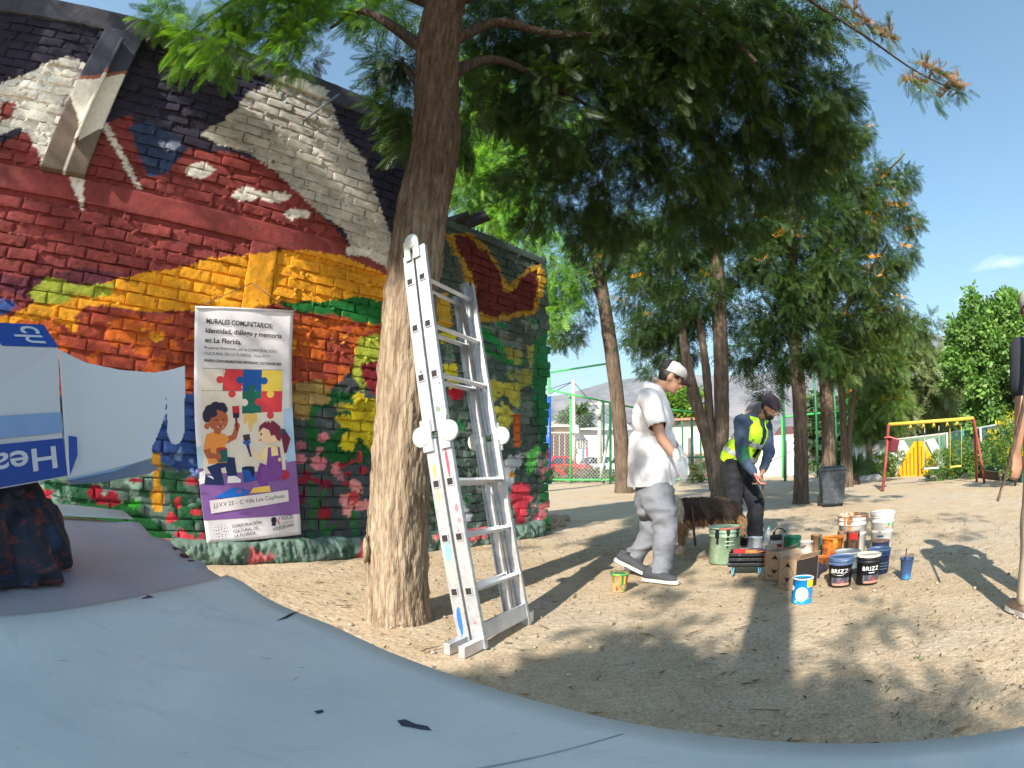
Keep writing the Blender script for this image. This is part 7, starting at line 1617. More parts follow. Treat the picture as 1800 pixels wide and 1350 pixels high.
# cardboard boxes with hazard diamonds
kraft = mat('kraft_cardboard', (.36, .25, .16), .85, var=.1, vscale=14, bump=.1, bscale=100, bdist=.0005); blk = mat('black_print', (.02, .016, .014), .8, var=.05)
for k, (pxa, pxb, yb, yt, lb, rz) in enumerate(((1345, 1375, 1021, 970, 'open kraft box with diamond hazard marks standing behind its twin', 6), (1369, 1396, 1035, 983, 'kraft box turned to show a black side, nearest of the two with diamonds', -10))):
    a, b2_ = G(pxa, yb - 2), G(pxb, yb + (4 if k else 1)); w = (b2_ - a).length * 1.05; c = (a + b2_) / 2; ang = math.atan2((b2_ - a).y, (b2_ - a).x); hh = atD((pxa + pxb) / 2, yt, math.hypot(c.x, c.y)).z
    t = thing('hazard_box', lb, 'cardboard box', c, rz=ang); dp = .20 if k == 0 else .24
    for nm, cc, dd_, mm in (('side_panel', (0, 0, hh / 2), (w, .003, hh), kraft), ('side_panel', (0, dp, hh / 2), (w, .003, hh), kraft), ('end_panel', (-w / 2 + .0015, dp / 2, hh / 2), (.003, dp - .004, hh), kraft), ('end_panel', (w / 2 - .0015, dp / 2, hh / 2), (.003, dp - .004, hh * (.97)), blk if k else kraft), ('floor_panel', (0, dp / 2, .004), (w - .008, dp - .008, .003), kraft)):
        mb = MB(); mb.box(cc, dd_); mb.build(nm, mm, t)
    for x_, ln, ty in ((-w / 2, .05, 60), (w / 2, .05, -60)):
        mb = MB(); s_ = -1 if x_ < 0 else 1; mb.add([(x_, .004, hh + .001), (x_, dp - .004, hh + .001), (x_ + s_ * ln * .6, dp - .01, hh + ln * .8), (x_ + s_ * ln * .6, .01, hh + ln * .8)], [(0, 1, 2, 3)]); o = mb.build('flap', kraft, t); s = o.modifiers.new('t', 'SOLIDIFY'); s.thickness = .003
    dm = min(w * .46, hh * .30); cz = hh * .56
    def dia(cx, cz, r, m, y=-.0025, nm='diamond'):
        mb = MB(); mb.add([(cx - r, y, cz), (cx, y, cz - r * 1.1), (cx + r, y, cz), (cx, y, cz + r * 1.1)], [(0, 1, 2, 3)]); mb.build(nm, m, t)
    dia(0, cz, dm, blk); dia(0, cz, dm * .94, kraft, -.0032, 'diamond_field')
    for s_ in (-1, 1): mb = MB(); mb.add([(-dm * .42, -.0038, cz + s_ * dm * .60), (dm * .42, -.0038, cz + s_ * dm * .60), (0, -.0038, cz + s_ * dm * 1.04)], [(0, 1, 2) if s_ > 0 else (1, 0, 2)]); mb.build('diamond_corner', blk, t)
    V, Fs = text_mesh('94' if k == 0 else 'II', 1.0, .02); x0 = max(p.x for p in V)
    mb = MB(); mb.add([(-w * .36 + p.x / x0 * w * .30, -.003, hh * .12 + p.y / .73 * hh * .07) for p in V], Fs); mb.build('lettering', blk if k == 0 else plastic((160, 60, 50)), t)
# rags, lids and a crooked stick lying about
mb = MB(); p = G(1440, 1000); q_ = G(1425, 1015)
blob('dark_rag', [((G(1437, 1006) + Vector((0, 0, .03)), .045), (G(1446, 1003) + Vector((0, 0, .02)), .035)), ((G(1437, 1006) + Vector((0, 0, .03)), .04), (G(1432, 1014) + Vector((0, 0, .01)), .03))], rg_m, None, .01, 2, wrinkle=.012, wsc=22); tag(COL.objects['dark_rag'], 'dark blue paint rag lying between the boxes and the first black bucket', 'rag')
mb = MB(); o_ = G(1360, 962); a = [o_, o_ + Vector((.02, .0, .17)), o_ + Vector((-.01, .02, .30))]; 
t = thing('metal_scraper', 'dark upright scraper handle sticking up behind the cans', 'scraper', o_); mb.tube([(0, 0, 0), (.0, .01, .16)], [.012, .016], 8); mb.build('handle', dk, t)
mb = MB(); mb.tube([(0, .01, .16), (.045, .01, .20), (.10, .0, .185), (.14, .0, .15)], .007, 6); mb.build('bent_wire', dark_m, t)

# ---- wheelie bin
base = G(1462, 893); d = Vector((base.x, base.y, 0)).normalized(); t = thing('wheelie_bin', 'dark grey wheelie bin standing in front of the tree trunk', 'bin', base + d * .3, rz=math.atan2(d.y, d.x) - math.pi / 2 + R(8))
bin_m = mat('dark_bin_plastic', (.035, .045, .055), .5, var=.3, vscale=6, rgb2=(.09, .10, .11), thr=(.55, .75), bump=.1)
dist = math.hypot(t.location.x, t.location.y); hh = atD(1462, 818, dist).z; w = px2m(t.location, 46)
mb = MB(); V = [(sx * w * k * .5, sy * w * k * .55, z) for z, k in ((.06, .80), (hh * .90, 1.0)) for sx, sy in ((-1, -1), (1, -1), (1, 1), (-1, 1))]; mb.add(V, [(0, 1, 5, 4), (1, 2, 6, 5), (2, 3, 7, 6), (3, 0, 4, 7), (3, 2, 1, 0)]); mb.build('body', bin_m, t, bevel=.02)
mb = MB(); mb.box((0, 0, hh * .91), (w * 1.10, w * 1.20, .035), bev=.01); mb.box((0, 0, hh * .945), (w * 1.02, w * 1.12, .045), taper=.85, bev=.012); mb.build('lid', bin_m, t)
mb = MB(); mb.tube([(-w * .45, w * .66, hh * .93), (w * .45, w * .66, hh * .93)], .016, 8); mb.build('handle', bin_m, t)
for s_ in (-1, 1): mb = MB(); mb.tube([(s_ * w * .42, w * .45, .10), (s_ * w * .50, w * .45, .10)], .10, 18); mb.build('wheel', dark_m, t)
mb = MB(); mb.box((0, -w * .50, hh * .6), (w * .5, .012, hh * .2), bev=.004); mb.build('front_panel', bin_m, t)

# ---- litter on the sand
twig_m = mat('dry_twig', (.16, .11, .07), .9, var=.3)
def twig(px, py, L, ang, label, seed=0):
    p = G(px, py, .012); pts = [Vector((0, 0, 0)) + Vector((math.cos(ang), math.sin(ang), 0)) * L * k / 6 + Vector((0, 0, .004)) + Vector((mnoise.noise(Vector((k * .7, seed, 0))), mnoise.noise(Vector((k * .7, seed, 5))), 0)) * L * .12 for k in range(7)]
    t = MB(); t.tube(pts, [.004, .0038, .0035, .003, .003, .002, .001], 6); t.tube([pts[3], pts[3] + Vector((math.cos(ang + .7), math.sin(ang + .7), 0)) * L * .25], [.002, .001], 5)
    o = t.build('twig', twig_m); o.location = p; tag(o, label, 'twig', 'twigs lying on the sand')
for k, (x, y, L, a, lb) in enumerate(((738, 1146, .14, .9, 'curved twig left of the ladder feet'), (1205, 1118, .16, .5, 'longest twig on the shaded sand'), (1290, 1108, .12, .3, 'twig right of the longest one'), (690, 1100, .10, .3, 'thin twig at the foot of the trunk'), (1630, 985, .14, .2, 'twig on the bright sand near the cup'), (960, 1105, .09, 2.0, 'twig just right of the ladder'), (590, 1065, .12, .4, 'thin twig left of the tree trunk'), (1370, 1250, .12, 2.6, 'twig in the dark tree shadow'), (520, 1040, .12, .1, 'twig on the sunny sand by the table'))): twig(x, y, L, a, lb, k)
# dry leaves and pebbles: nobody could count them
V, Q, C = [], [], []
PX_ = np.stack([rng.uniform(-1.8, 5.5, 5200), 1.0 + 8 * rng.random(5200) ** 1.3, np.zeros(5200)], 1); PZ_ = ground_h(PX_)
for k in range(5200):
    x, y = PX_[k, :2]
    if (np.array([x, y]) @ WN[:2]) < WO + .2: continue
    s = rng.uniform(.004, .013) * (1.7 if rng.random() < .12 else 1); a = rng.uniform(0, 6.28); z = .004
    z += PZ_[k]; o = len(V)
    if k % 3 == 0:      # leaf sliver
        dx, dy = math.cos(a) * s * 2.6, math.sin(a) * s * 2.6; nx_, ny_ = -dy * .16, dx * .16; V += [(x - dx, y - dy, z), (x + nx_, y + ny_, z + .006), (x + dx, y + dy, z + .002), (x - nx_, y - ny_, z + .001)]; Q.append((o, o + 3, o + 2, o + 1)); C += [(.20, .13, .06) if rng.random() < .6 else (.09, .07, .04)] * 4
    else:
        for dx, dy, dz in ((-1, -1, 0), (1, -.8, 0), (1.1, 1, 0), (-.9, 1, 0), (-.6, -.5, .8), (.6, -.4, .9), (.5, .6, .8), (-.5, .5, .9)): V.append((x + dx * s * .6 * math.cos(a) - dy * s * .6 * math.sin(a), y + dx * s * .6 * math.sin(a) + dy * s * .6 * math.cos(a), z - .002 + dz * s * .7))
        Q += [(o + 4, o + 5, o + 6, o + 7), (o, o + 1, o + 5, o + 4), (o + 1, o + 2, o + 6, o + 5), (o + 2, o + 3, o + 7, o + 6), (o + 3, o, o + 4, o + 7)]; c = rng.uniform(.6, 1.3); C += [(.33 * c, .28 * c, .21 * c)] * 8
o = link(bpy.data.objects.new('pebbles', np_mesh('pebbles', np.array(V), np.array(Q), col=np.array(C), mats=[mat('pebble_and_leaf', rough=.95, attr='Col', var=.1)], smooth=False))); o['kind'] = 'stuff'
# small weeds
V, C = [], []
for (px, py, n) in ((1560, 1215, 9), (1575, 1265, 16), (1700, 1235, 8), (1650, 1280, 8), (1620, 1160, 7), (1290, 1130, 4), (1620, 1130, 5)):
    g = G(px, py)
    for k in range(n):
        a = rng.uniform(0, 6.28); L = rng.uniform(.012, .035); c0 = np.array(g) + rng.normal(size=3) * np.array([.02, .02, 0]); d = np.array([math.cos(a), math.sin(a), rng.uniform(.3, 1.0)]); d /= np.linalg.norm(d); w = np.cross(d, [0, 0, 1]) * .0035; V += [c0 - w * .5, c0 + w * .5 + d * L * .5 + w, c0 + d * L, c0 + d * L * .5 - w]; C += [(.10, .13, .06)] * 4
o = link(bpy.data.objects.new('weeds', np_mesh('weeds', np.array(V), np.arange(len(V)).reshape(-1, 4), col=np.array(C), mats=[LEAF2], smooth=False))); o['kind'] = 'stuff'

# ================================================================== BEYOND: fences, swings, houses, cars
def flat(p, z=0.0): v = Vector(p); v.z = z; return v
gpaint = mat('bright_green_paint', (.06, .42, .09), .5, var=.08); gdark = mat('dark_green_paint', (.03, .16, .08), .5, var=.1); bpaint = mat('blue_paint', (.015, .10, .48), .45, var=.05)
def post(mb, a, b, r, n=8): mb.tube([a, b], r, n)
def mesh_panel(parent, A, B, z0, z1, step, r, m, name='wire_mesh'):
    """diamond wire mesh as real wires between A and B"""
    A, B = flat(A), flat(B); L = (B - A).length; u = (B - A) / L; H = z1 - z0; mb = MB()
    nrm = Vector((-u.y, u.x, 0))
    k = -H
    while k < L:
        for s in (1, -1):
            x0, x1 = k, k + H; za, zb = (z0, z1) if s == 1 else (z1, z0)
            t0, t1 = max(0, -x0 / (x1 - x0)), min(1, (L - x0) / (x1 - x0))
            if t1 > t0:
                P0 = A + u * (x0 + H * t0) + Vector((0, 0, za + (zb - za) * t0)) + nrm * .004 * s; P1 = A + u * (x0 + H * t1) + Vector((0, 0, za + (zb - za) * t1)) + nrm * .004 * s; d = Vector((0, 0, 1)) * r
                mb.add([P0 - d, P1 - d, P1 + d, P0 + d], [(0, 1, 2, 3)])
        k += step
    o = mb.build(name, m, parent); o['kind'] = 'stuff'; return o
wire_m = mat('galvanised_wire', (.42, .44, .44), .6, .3, var=.0)
# sports court fence at the back
FD = 25
fA, fB, fC = flat(vt(925, 840, FD)), flat(vt(1140, 840, FD + 1)), flat(vt(1500, 835, FD + 3))
court = thing('court_fence', 'bright green steel fence with wire mesh behind the slender tree', 'fence', (0, 0, 0))
H1 = atD(960, 715, 24.5).z
def rail3(x0, y0, D0, x1, y1, D1, r, m, nm='rail', par=court): mb = MB(); mb.tube([atD(x0, y0, D0), atD(x1, y1, D1)], r, 8); return mb.build(nm, m, par)
for (x, yt, yb, D, r, m) in ((965, 655, 845, 24.5, .055, gpaint), (1003, 695, 836, 25, .055, gpaint), (1061, 706, 842, 25, .055, gpaint), (1073, 708, 848, 24, .06, gpaint), (1217, 735, 846, 24, .07, gdark), (1200, 740, 838, 27, .05, gpaint), (1232, 760, 835, 27, .05, gpaint), (1380, 575, 843, 22, .055, gdark), (1437, 600, 842, 24, .05, gdark), (1471, 640, 840, 26, .05, gdark), (1376, 735, 838, 26, .05, gpaint)):
    mb = MB(); P0 = atD(x, yb, D); P0.z = 0; P1 = atD(x, yt, D); mb.tube([P0, (P0.x, P0.y, P1.z)], r, 8); mb.build('post', m, court)
for a in ((965, 655, 24.5, 1075, 638, 24), (965, 685, 24.5, 1140, 722, 26), (1130, 716, 26, 1265, 728, 24), (960, 843, 24.5, 1140, 843, 25), (1140, 843, 25, 1260, 843, 24.5), (1200, 805, 25, 1260, 802, 24.5), (1376, 733, 24, 1500, 720, 27), (1265, 610, 21, 1380, 600, 22)):
    rail3(*a, .045, gpaint if a[0] < 1200 or a[0] > 1370 else gdark)
for a in ((966, 24.5, 1003, 25, 3.6), (1003, 25, 1073, 24.5, 3.2), (1073, 24.5, 1217, 24.5, 2.9)):
    mesh_panel(court, atD(a[0], 840, a[1]), atD(a[2], 840, a[3]), .1, a[4], .17, .008, wire_m)
# tall net of the court with a green curtain post, behind the row
net = thing('court_net', 'tall bright green netting panel beside the thin tree', 'netting', (0, 0, 0))
for (x0, x1, yt, yb) in ((1487, 1494, 700, 820), (1498, 1506, 720, 815)):
    mb = MB(); D = 27; P = [atD(x0, yb, D), atD(x1, yb, D), atD(x1 - 2, yt, D), atD(x0 + 1, yt, D)]; mb.add([p + Vector((0, k * .05, 0)) for k in (0, 1) for p in P], [(0, 1, 2, 3), (7, 6, 5, 4), (0, 4, 5, 1), (1, 5, 6, 2), (2, 6, 7, 3), (3, 7, 4, 0)]); mb.build('net_strip', gpaint, net)
# blue pole
bp0 = G(964, 851); bpole = thing('blue_pole', 'blue painted steel pole with white scribbles just right of the brick wall', 'pole', bp0)
hb = atD(968, 697, math.hypot(bp0.x, bp0.y)).z
mb = MB(); mb.tube([(0, 0, 0), (0, 0, hb)], .11, 16); mb.build('shaft', bpaint, bpole); mb = MB(); mb.tube([(0, 0, hb), (0, 0, hb + .07)], .085, 14); mb.build('cap', white_p, bpole)
mb = MB(); mb.tube([(0, 0, hb - .25), (-.9, .1, hb - .2)], .05, 8); mb.build('arm', gdark, bpole)
for z in (1.2, 1.6, 2.1, 2.3, 2.5): mb = MB(); mb.tube([(-.05, -.112, z), (.0, -.118, z + .12), (.04, -.113, z + .05)], .012, 5); mb.build('scribble', white_p, bpole)
# white diagonal prop behind the fence
pr0, pr1 = G(1053, 842, 0), atD(1072, 750, 24)
mb = MB(); mb.tube([atD(1056, 841, 24.6), pr1], .06, 8); tag(mb.build('prop_pole', white_p), 'white pole leaning against the green fence beside the slender trunk', 'pole')
# utility pole with wires, box and street lamp pole
up0 = flat(vt(1008, 822, 34)); upole = thing('utility_pole', 'pale concrete utility pole with wires and a light box behind the green fence', 'utility pole', up0)
ht = atD(1012, 668, 34).z; conc = mat('pale_concrete', (.46, .43, .38), .85, var=.08)
mb = MB(); mb.tube([(0, 0, -.1), (0, 0, ht)], [.20, .11], 10); mb.build('shaft', conc, upole); mb = MB(); mb.box((0, -.25, atD(1010, 755, 34).z), (.55, .2, .5), bev=.02); mb.build('meter_box', plastic((190, 216, 220)), upole)
for (x, y, z0) in ((-9, 4, -.7), (4.5, 3, -2.6), (-8, 2, -2.4)):
    P_ = [Vector((0, 0, ht - .1)) * (1 - k / 8) + Vector((x, y, ht + z0)) * (k / 8) - Vector((0, 0, .6 * math.sin(math.pi * k / 8))) for k in range(9)]; mb = MB(); mb.tube(P_, .022, 5); mb.build('wire', dark_m, upole)
up1 = flat(vt(1054, 822, 36)); u2 = thing('utility_pole', 'second shorter utility pole carrying a transformer', 'utility pole', up1); ht = atD(1055, 702, 36).z
mb = MB(); mb.tube([(0, 0, -.1), (0, 0, ht)], [.18, .12], 10); mb.build('shaft', conc, u2); mb = MB(); mb.lathe([(.0005, 0), (.2, 0), (.2, .55), (.0005, .57)], 14, (-.1, -.3, ht - 1.2)); mb.build('transformer', conc, u2); mb = MB(); mb.box((0, 0, ht - .3), (1.3, .1, .1)); mb.build('crossarm', conc, u2)
# houses
def house(name, label, x0, x1, D, zt_px, wall_c, parts, depth=6, roof_c=(150, 146, 140), flat_roof=True):
    A, B = flat(vt(x0, 820, D)), flat(vt(x1, 820, D)); L = (B - A).length; u = (B - A).normalized(); h = atD((x0 + x1) / 2, zt_px, D).z; t = thing(name, label, 'house', A, rz=math.atan2(u.y, u.x))
    mb = MB(); mb.box((L / 2, depth / 2, h / 2), (L, depth, h)); mb.build('wall', mat('house_wall', lin(wall_c), .9, var=.06, vscale=2, bump=.1), t)
    mb = MB(); rm = mat('roof_sheet', lin(roof_c), .6, .2, var=.1, vscale=3)
    mb.add([(-.5, -.6, h + .02), (L + .5, -.6, h + .02), (L + .5, depth + .3, h + .9), (-.5, depth + .3, h + .9), (-.5, -.6, h + .14), (L + .5, -.6, h + .14), (L + .5, depth + .3, h + 1.02), (-.5, depth + .3, h + 1.02)], [(0, 3, 2, 1), (4, 5, 6, 7), (0, 1, 5, 4), (1, 2, 6, 5), (2, 3, 7, 6), (3, 0, 4, 7)]); mb.build('roof', rm, t)
    for nm, a, b, z0, z1, c in parts:
        mb = MB(); mb.box((L * (a + b) / 2, -.03, h * (z0 + z1) / 2), (L * (b - a), .10, h * (z1 - z0)), bev=.01); o = mb.build(nm, plastic(c, .6), t)
        if nm in ('window', 'gate'):
            for f in (.25, .5, .75): mb = MB(); mb.box((L * (a + (b - a) * f), -.095, h * (z0 + z1) / 2), (.05, .03, h * (z1 - z0))); o2 = mb.build('bar', conc, None); o2.parent = o
    return t
house('house', 'low brown fronted house with a pale roof edge behind the red car', 930, 1004, 42, 752, (120, 96, 88), [('gate', .45, .98, 0, .85, (84, 66, 62)), ('beam', .0, 1, .88, 1.0, (200, 180, 160))], roof_c=(206, 190, 170))
house('house', 'white fronted house with a small window and red and blue banner', 1004, 1100, 43, 757, (214, 214, 216), [('window', .12, .30, .60, .80, (90, 96, 104)), ('gate', .55, .72, 0, .7, (200, 200, 204)), ('red_banner', .27, .31, .2, .62, (190, 40, 50)), ('blue_banner', .20, .24, .35, .6, (40, 90, 160)), ('gate', .78, .97, 0, .6, (60, 56, 58))], roof_c=(196, 192, 188))
house('house', 'pale house with peaked roof edge between the man in white and the forked tree', 1180, 1262, 33, 740, (224, 212, 196), [('window', .10, .24, .45, .85, (236, 238, 240)), ('fence_wall', .0, 1.0, 0, .42, (170, 150, 130)), ('door', .36, .46, .0, .7, (110, 100, 96))], roof_c=(190, 120, 90))
# the bright white boundary wall seen through the trees, with rusty roof sheets behind
wA, wB = flat(vt(1255, 822, 30)), flat(vt(1500, 822, 29)); u = (wB - wA).normalized(); ln = (wB - wA).length
ww = thing('boundary_wall', 'sunlit white boundary wall seen between the dark trunks', 'wall', wA, rz=math.atan2(u.y, u.x)); hw = atD(1380, 768, 30).z
mb = MB(); mb.box((ln / 2, .1, hw / 2), (ln, .2, hw)); mb.build('wall_panel', mat('whitewash', (.78, .75, .68), .9, var=.05, vscale=1.5), ww); mb = MB(); mb.box((ln / 2, .1, hw + .04), (ln + .1, .28, .08)); mb.build('coping', conc, ww)
house('house', 'rusty roofed shed rising behind the white boundary wall', 1375, 1480, 36, 765, (150, 110, 90), [('beam', 0, 1, .9, 1, (110, 70, 60))], roof_c=(120, 74, 60))
# cars
def car(name, label, px, py, D, heading, body_c, L=4.0, W=1.62, H=1.38, boxy=1.0, group='cars parked beyond the fence'):
    c = flat(vt(px, 815, D)); t = thing(name, label, 'car', c, rz=heading, group=group); pm = mat('car_paint', lin(body_c), .3, var=.03, coat=.5); gm = mat('car_glass', (.03, .035, .04), .08, var=0, spec=.8)
    prof = [(-L / 2, .32), (-L / 2 + .03, .62), (-L / 2 + .12, .80), (-L / 2 + .85, .88), (-L / 2 + 1.05, .90), (L / 2 - 1.2, .90), (L / 2 - .1, .80), (L / 2, .60), (L / 2 - .02, .32), (L / 2 - .4, .22), (-L / 2 + .4, .22)]
    M = Matrix(((1, 0, 0, 0), (0, 0, 1, 0), (0, 1, 0, 0), (0, 0, 0, 1)))
    mb = MB(); n = len(prof); V = [Vector((x, s * W / 2 * (1 - .06 * (z > .7)), z)) for s in (-1, 1) for x, z in prof]; mb.add(V, [list(range(n)), list(range(n, 2 * n))[::-1]] + [(i, n + i, n + (i + 1) % n, (i + 1) % n) for i in range(n)]); mb.build('body', pm, t, bevel=.05)
    cab = [(-L / 2 + .95, .88), (-L / 2 + 1.35, H), (L / 2 - 1.75, H + .02), (L / 2 - 1.15, .88)]
    mb = MB(); V = [Vector((x, s * W / 2 * (.90 if z < 1 else .78), z)) for s in (-1, 1) for x, z in cab]; mb.add(V, [(0, 1, 2, 3), (7, 6, 5, 4), (0, 4, 5, 1), (1, 5, 6, 2), (2, 6, 7, 3), (3, 7, 4, 0)]); mb.build('cabin', pm, t, bevel=.06)
    for s in (-1, 1):
        for (x0, x1, x2, x3) in ((-L / 2 + 1.12, -L / 2 + 1.42, -.08, -.08), (.02, .02, L / 2 - 1.80, L / 2 - 1.32)):
            mb = MB(); y0, y1 = s * (W / 2 * .895 + .012), s * (W / 2 * .80 + .014); mb.add([(x0, y0, .92), (x1, y1, H - .08), (x2, y1, H - .08), (x3, y0, .92)], [(0, 1, 2, 3)]); mb.build('side_window', gm, t)
    for xa, xb in ((-L / 2 + .99, -L / 2 + 1.31), (L / 2 - 1.19, L / 2 - 1.71)):
        e = -.03 if xa < 0 else .03; mb = MB(); mb.add([(xa + e, -W / 2 * .8, .93), (xb + e, -W / 2 * .7, H - .06), (xb + e, W / 2 * .7, H - .06), (xa + e, W / 2 * .8, .93)], [(0, 1, 2, 3)]); mb.build('windscreen', gm, t)
    for x in (-L / 2 + .75, L / 2 - .75):
        for s in (-1, 1):
            mb = MB(); mb.tube([(x, s * (W / 2 - .18), .30), (x, s * (W / 2 + .012), .30)], .30, 20); w = mb.build('wheel', mat('tyre_rubber', (.02, .02, .02), .8), t); mb = MB(); mb.lathe([(.19, 0), (.17, .02), (.08, .03), (.0005, .035)], 18); r_ = mb.build('rim', plastic((200, 200, 200), .3), None); r_.parent = w; r_.location = (x, s * (W / 2 + .014), .30); r_.rotation_euler = (-s * math.pi / 2, 0, 0)
    for s in (-1, 1):
        mb = MB(); mb.box((-L / 2 - .005, s * W * .36, .66), (.03, .26, .13), bev=.01); mb.build('headlight', plastic((214, 214, 206), .15), t); mb = MB(); mb.box((L / 2 + .005, s * W * .36, .66), (.03, .26, .14), bev=.01); mb.build('tail_light', plastic((170, 20, 20), .2), t)
    for s in (-1, 1): mb = MB(); mb.box((s * (L / 2 + .02), 0, .42), (.07, W * .98, .12), bev=.02); mb.build('bumper', plastic((60, 60, 62)), t)
    return t
car('parked_car', 'bright red boxy car parked behind the green fence', 988, 815, 33.5, .12, (200, 26, 36))
car('parked_car', 'silver car parked just right of the red car', 1048, 815, 37, .25, (176, 180, 186))
car('parked_car', 'white car half hidden by the slender tree trunk', 1088, 815, 34, .2, (214, 216, 220))
def shrub(name, label, px, py, D, rad, n, greens, tm=BROAD, L=(.14, .24), per=5, zc=.5, fl=None, cat='shrub', group=None):
    p = flat(vt(px, py, D)); t = thing(name, label, cat, p, group=group)
    mb = MB()
    for k in range(5): a = 6.28 * k / 5; mb.tube([(0, 0, -.02), (math.cos(a) * rad[0] * .4, math.sin(a) * rad[1] * .4, zc * 1.1)], [.02, .008], 5)
    mb.build('stems', BARK2, t)['kind'] = 'stuff'
    P = crown('foliage', [((0, 0, zc), rad, n)], t, tm, LEAF2, L, per, greens=greens, bright=.6, gap=False)
    if fl: blossoms('blossom', P[rng.permutation(len(P))[:fl[0]]] + np.array([0, -.05, .05]), t, fl[1], fl[2], 12)
    return t
G1 = np.array([(.06, .13, .025), (.09, .17, .035), (.12, .21, .05)]); G2 = np.array([(.10, .14, .04), (.14, .18, .06)]); G3 = np.array([(.03, .07, .03), (.04, .09, .04)])
shrub('weed_clump', 'dry weedy shrub at the foot of the fence before the red car', 1010, 815, 27, (2.2, .5, .45), 70, np.array([(.14, .15, .06), (.20, .18, .09), (.08, .11, .04)]), L=(.2, .35), zc=.35)
shrub('weed_clump', 'straggly weeds at the fence foot left of the forked tree', 1232, 815, 24, (1.0, .4, .5), 40, np.array([(.14, .20, .05), (.18, .2, .08)]), L=(.15, .3), zc=.4)
# ---- the painted fence and the green mesh fence at right
pf_pts = [(1478, 790, 845, 27), (1575, 770, 842, 22), (1668, 772, 838, 19), (1670, 772, 838, 19), (1690, 760, 836, 18.2), (1800, 740, 830, 17.0)]
pA, pB, pC = flat(vt(1500, 820, 22)), flat(vt(1668, 820, 19)), flat(vt(1830, 820, 16.0))
FENCE_ART = [([(0, 0), (1, 0), (1, 1), (0, 1)], (112, 140, 116)),]
def fence_panel_art(t, A, B, H, art, k0=0):
    u = (B - A).normalized(); L = (B - A).length; nrm = Vector((u.y, -u.x, 0))
    for k, (poly, c, nm) in enumerate(art):
        mb = MB(); P = [A + u * L * x + Vector((0, 0, H * y)) + nrm * (.055 + .004 * (k + k0)) for x, y in poly]; mb.add(P, [list(range(len(P)))]); mb.build(nm, plastic(tuple(int(v * .88) for v in c), .8), t)
def fx(x): # picture x -> fraction along the painted fence
    d = ray(x, 820); n_ = Vector(((pB - pA).y, -(pB - pA).x, 0)).normalized(); t_ = pA.dot(n_) / (d[0] * n_.x + d[1] * n_.y); return (Vector((d[0] * t_, d[1] * t_, 0)) - pA).dot((pB - pA).normalized()) / (pB - pA).length
pf = thing('painted_fence', 'low boundary wall painted with white leaves and a yellow striped bell shape', 'wall', (0, 0, 0)); u = (pB - pA).normalized(); ln = (pB - pA).length; nr = Vector((u.y, -u.x, 0)); hF = atD(1620, 770, 20.5).z
mb = MB(); mb.add([pA + s * nr * .05 + Vector((0, 0, z)) for s in (-1, 1) for z in (0, hF)] + [pB + s * nr * .05 + Vector((0, 0, z)) for s in (-1, 1) for z in (0, hF * 1.02)], [(0, 1, 5, 4), (2, 6, 7, 3), (1, 3, 7, 5), (0, 4, 6, 2), (0, 2, 3, 1), (4, 5, 7, 6)]); mb.build('wall_panel', plastic((120, 146, 124), .8), pf)
X = lambda *a: [(fx(x), y) for x, y in a]
wh = (232, 234, 230)
fence_panel_art(pf, pA, pB, hF, [
 (X((1500, .1), (1526, .1), (1526, .95), (1505, .98), (1498, .6)), wh, 'painted_leaf'), (X((1508, .45), (1516, .35), (1520, .6), (1512, .75)), (110, 130, 120), 'painted_leaf'),
 (X((1532, .35), (1545, .2), (1552, .6), (1548, .96), (1535, .9)), wh, 'painted_leaf'), (X((1556, .2), (1575, .5), (1590, .62), (1585, .88), (1570, .7), (1556, .5)), wh, 'painted_leaf'),
 (X((1570, .75), (1580, .98), (1598, .98), (1602, .7), (1592, .42), (1578, .45)), wh, 'painted_leaf'), (X((1592, .98), (1618, .99), (1602, .72)), (120, 150, 120), 'painted_leaf'),
 (X((1573, .0), (1590, .0), (1586, .35), (1575, .32)), wh, 'painted_leaf'), (X((1585, .05), (1596, .05), (1594, .25), (1586, .22)), (150, 176, 150), 'painted_leaf'),
 (X((1577, .0), (1645, .0), (1648, .30), (1636, .62), (1626, .90), (1609, .92), (1598, .66), (1586, .35)), (240, 196, 30), 'painted_bell'),
 (X((1630, .92), (1645, .96), (1664, .45), (1655, .28), (1645, .45)), wh, 'painted_leaf'), (X((1650, .95), (1660, .98), (1668, .4), (1662, .35)), (100, 150, 120), 'painted_leaf'), (X((1640, .2), (1662, .22), (1664, .0), (1648, .0)), (90, 140, 80), 'painted_leaf')])
for k in range(10):
    x0 = 1582 + k * 6.7; top = max(.1, min(.88, .9 - abs(x0 - 1616) * .020)); fence_panel_art(pf, pA, pB, hF * 1.0, [(X((x0, .03), (x0 + 1.5, .03), (x0 + 1.5, top), (x0, top)), (196, 96, 30), 'painted_stripe')] if k != 5 else [(X((x0, .0), (x0 + 3, .0), (x0 + 2, .95), (x0, .95)), (190, 60, 40), 'painted_stripe')], 14)
mb = MB(); mb.tube([pA + Vector((0, 0, hF + .02)), pB + Vector((0, 0, hF * 1.02 + .02))], .03, 6); mb.build('top_rail', conc, pf)
gf = thing('mesh_fence', 'green shaded mesh fence rising to the right with a pale top rail', 'fence', (0, 0, 0)); u = (pC - pB).normalized(); ln = (pC - pB).length; nr = Vector((u.y, -u.x, 0)); h0 = hF * 1.02; h1 = atD(1800, 740, 16.3).z
shade_net = mat('green_shade_net', (.03, .12, .085), .8, var=.5, vscale=7, rgb2=(.16, .19, .16), thr=(.52, .60), bump=.4, bscale=20)
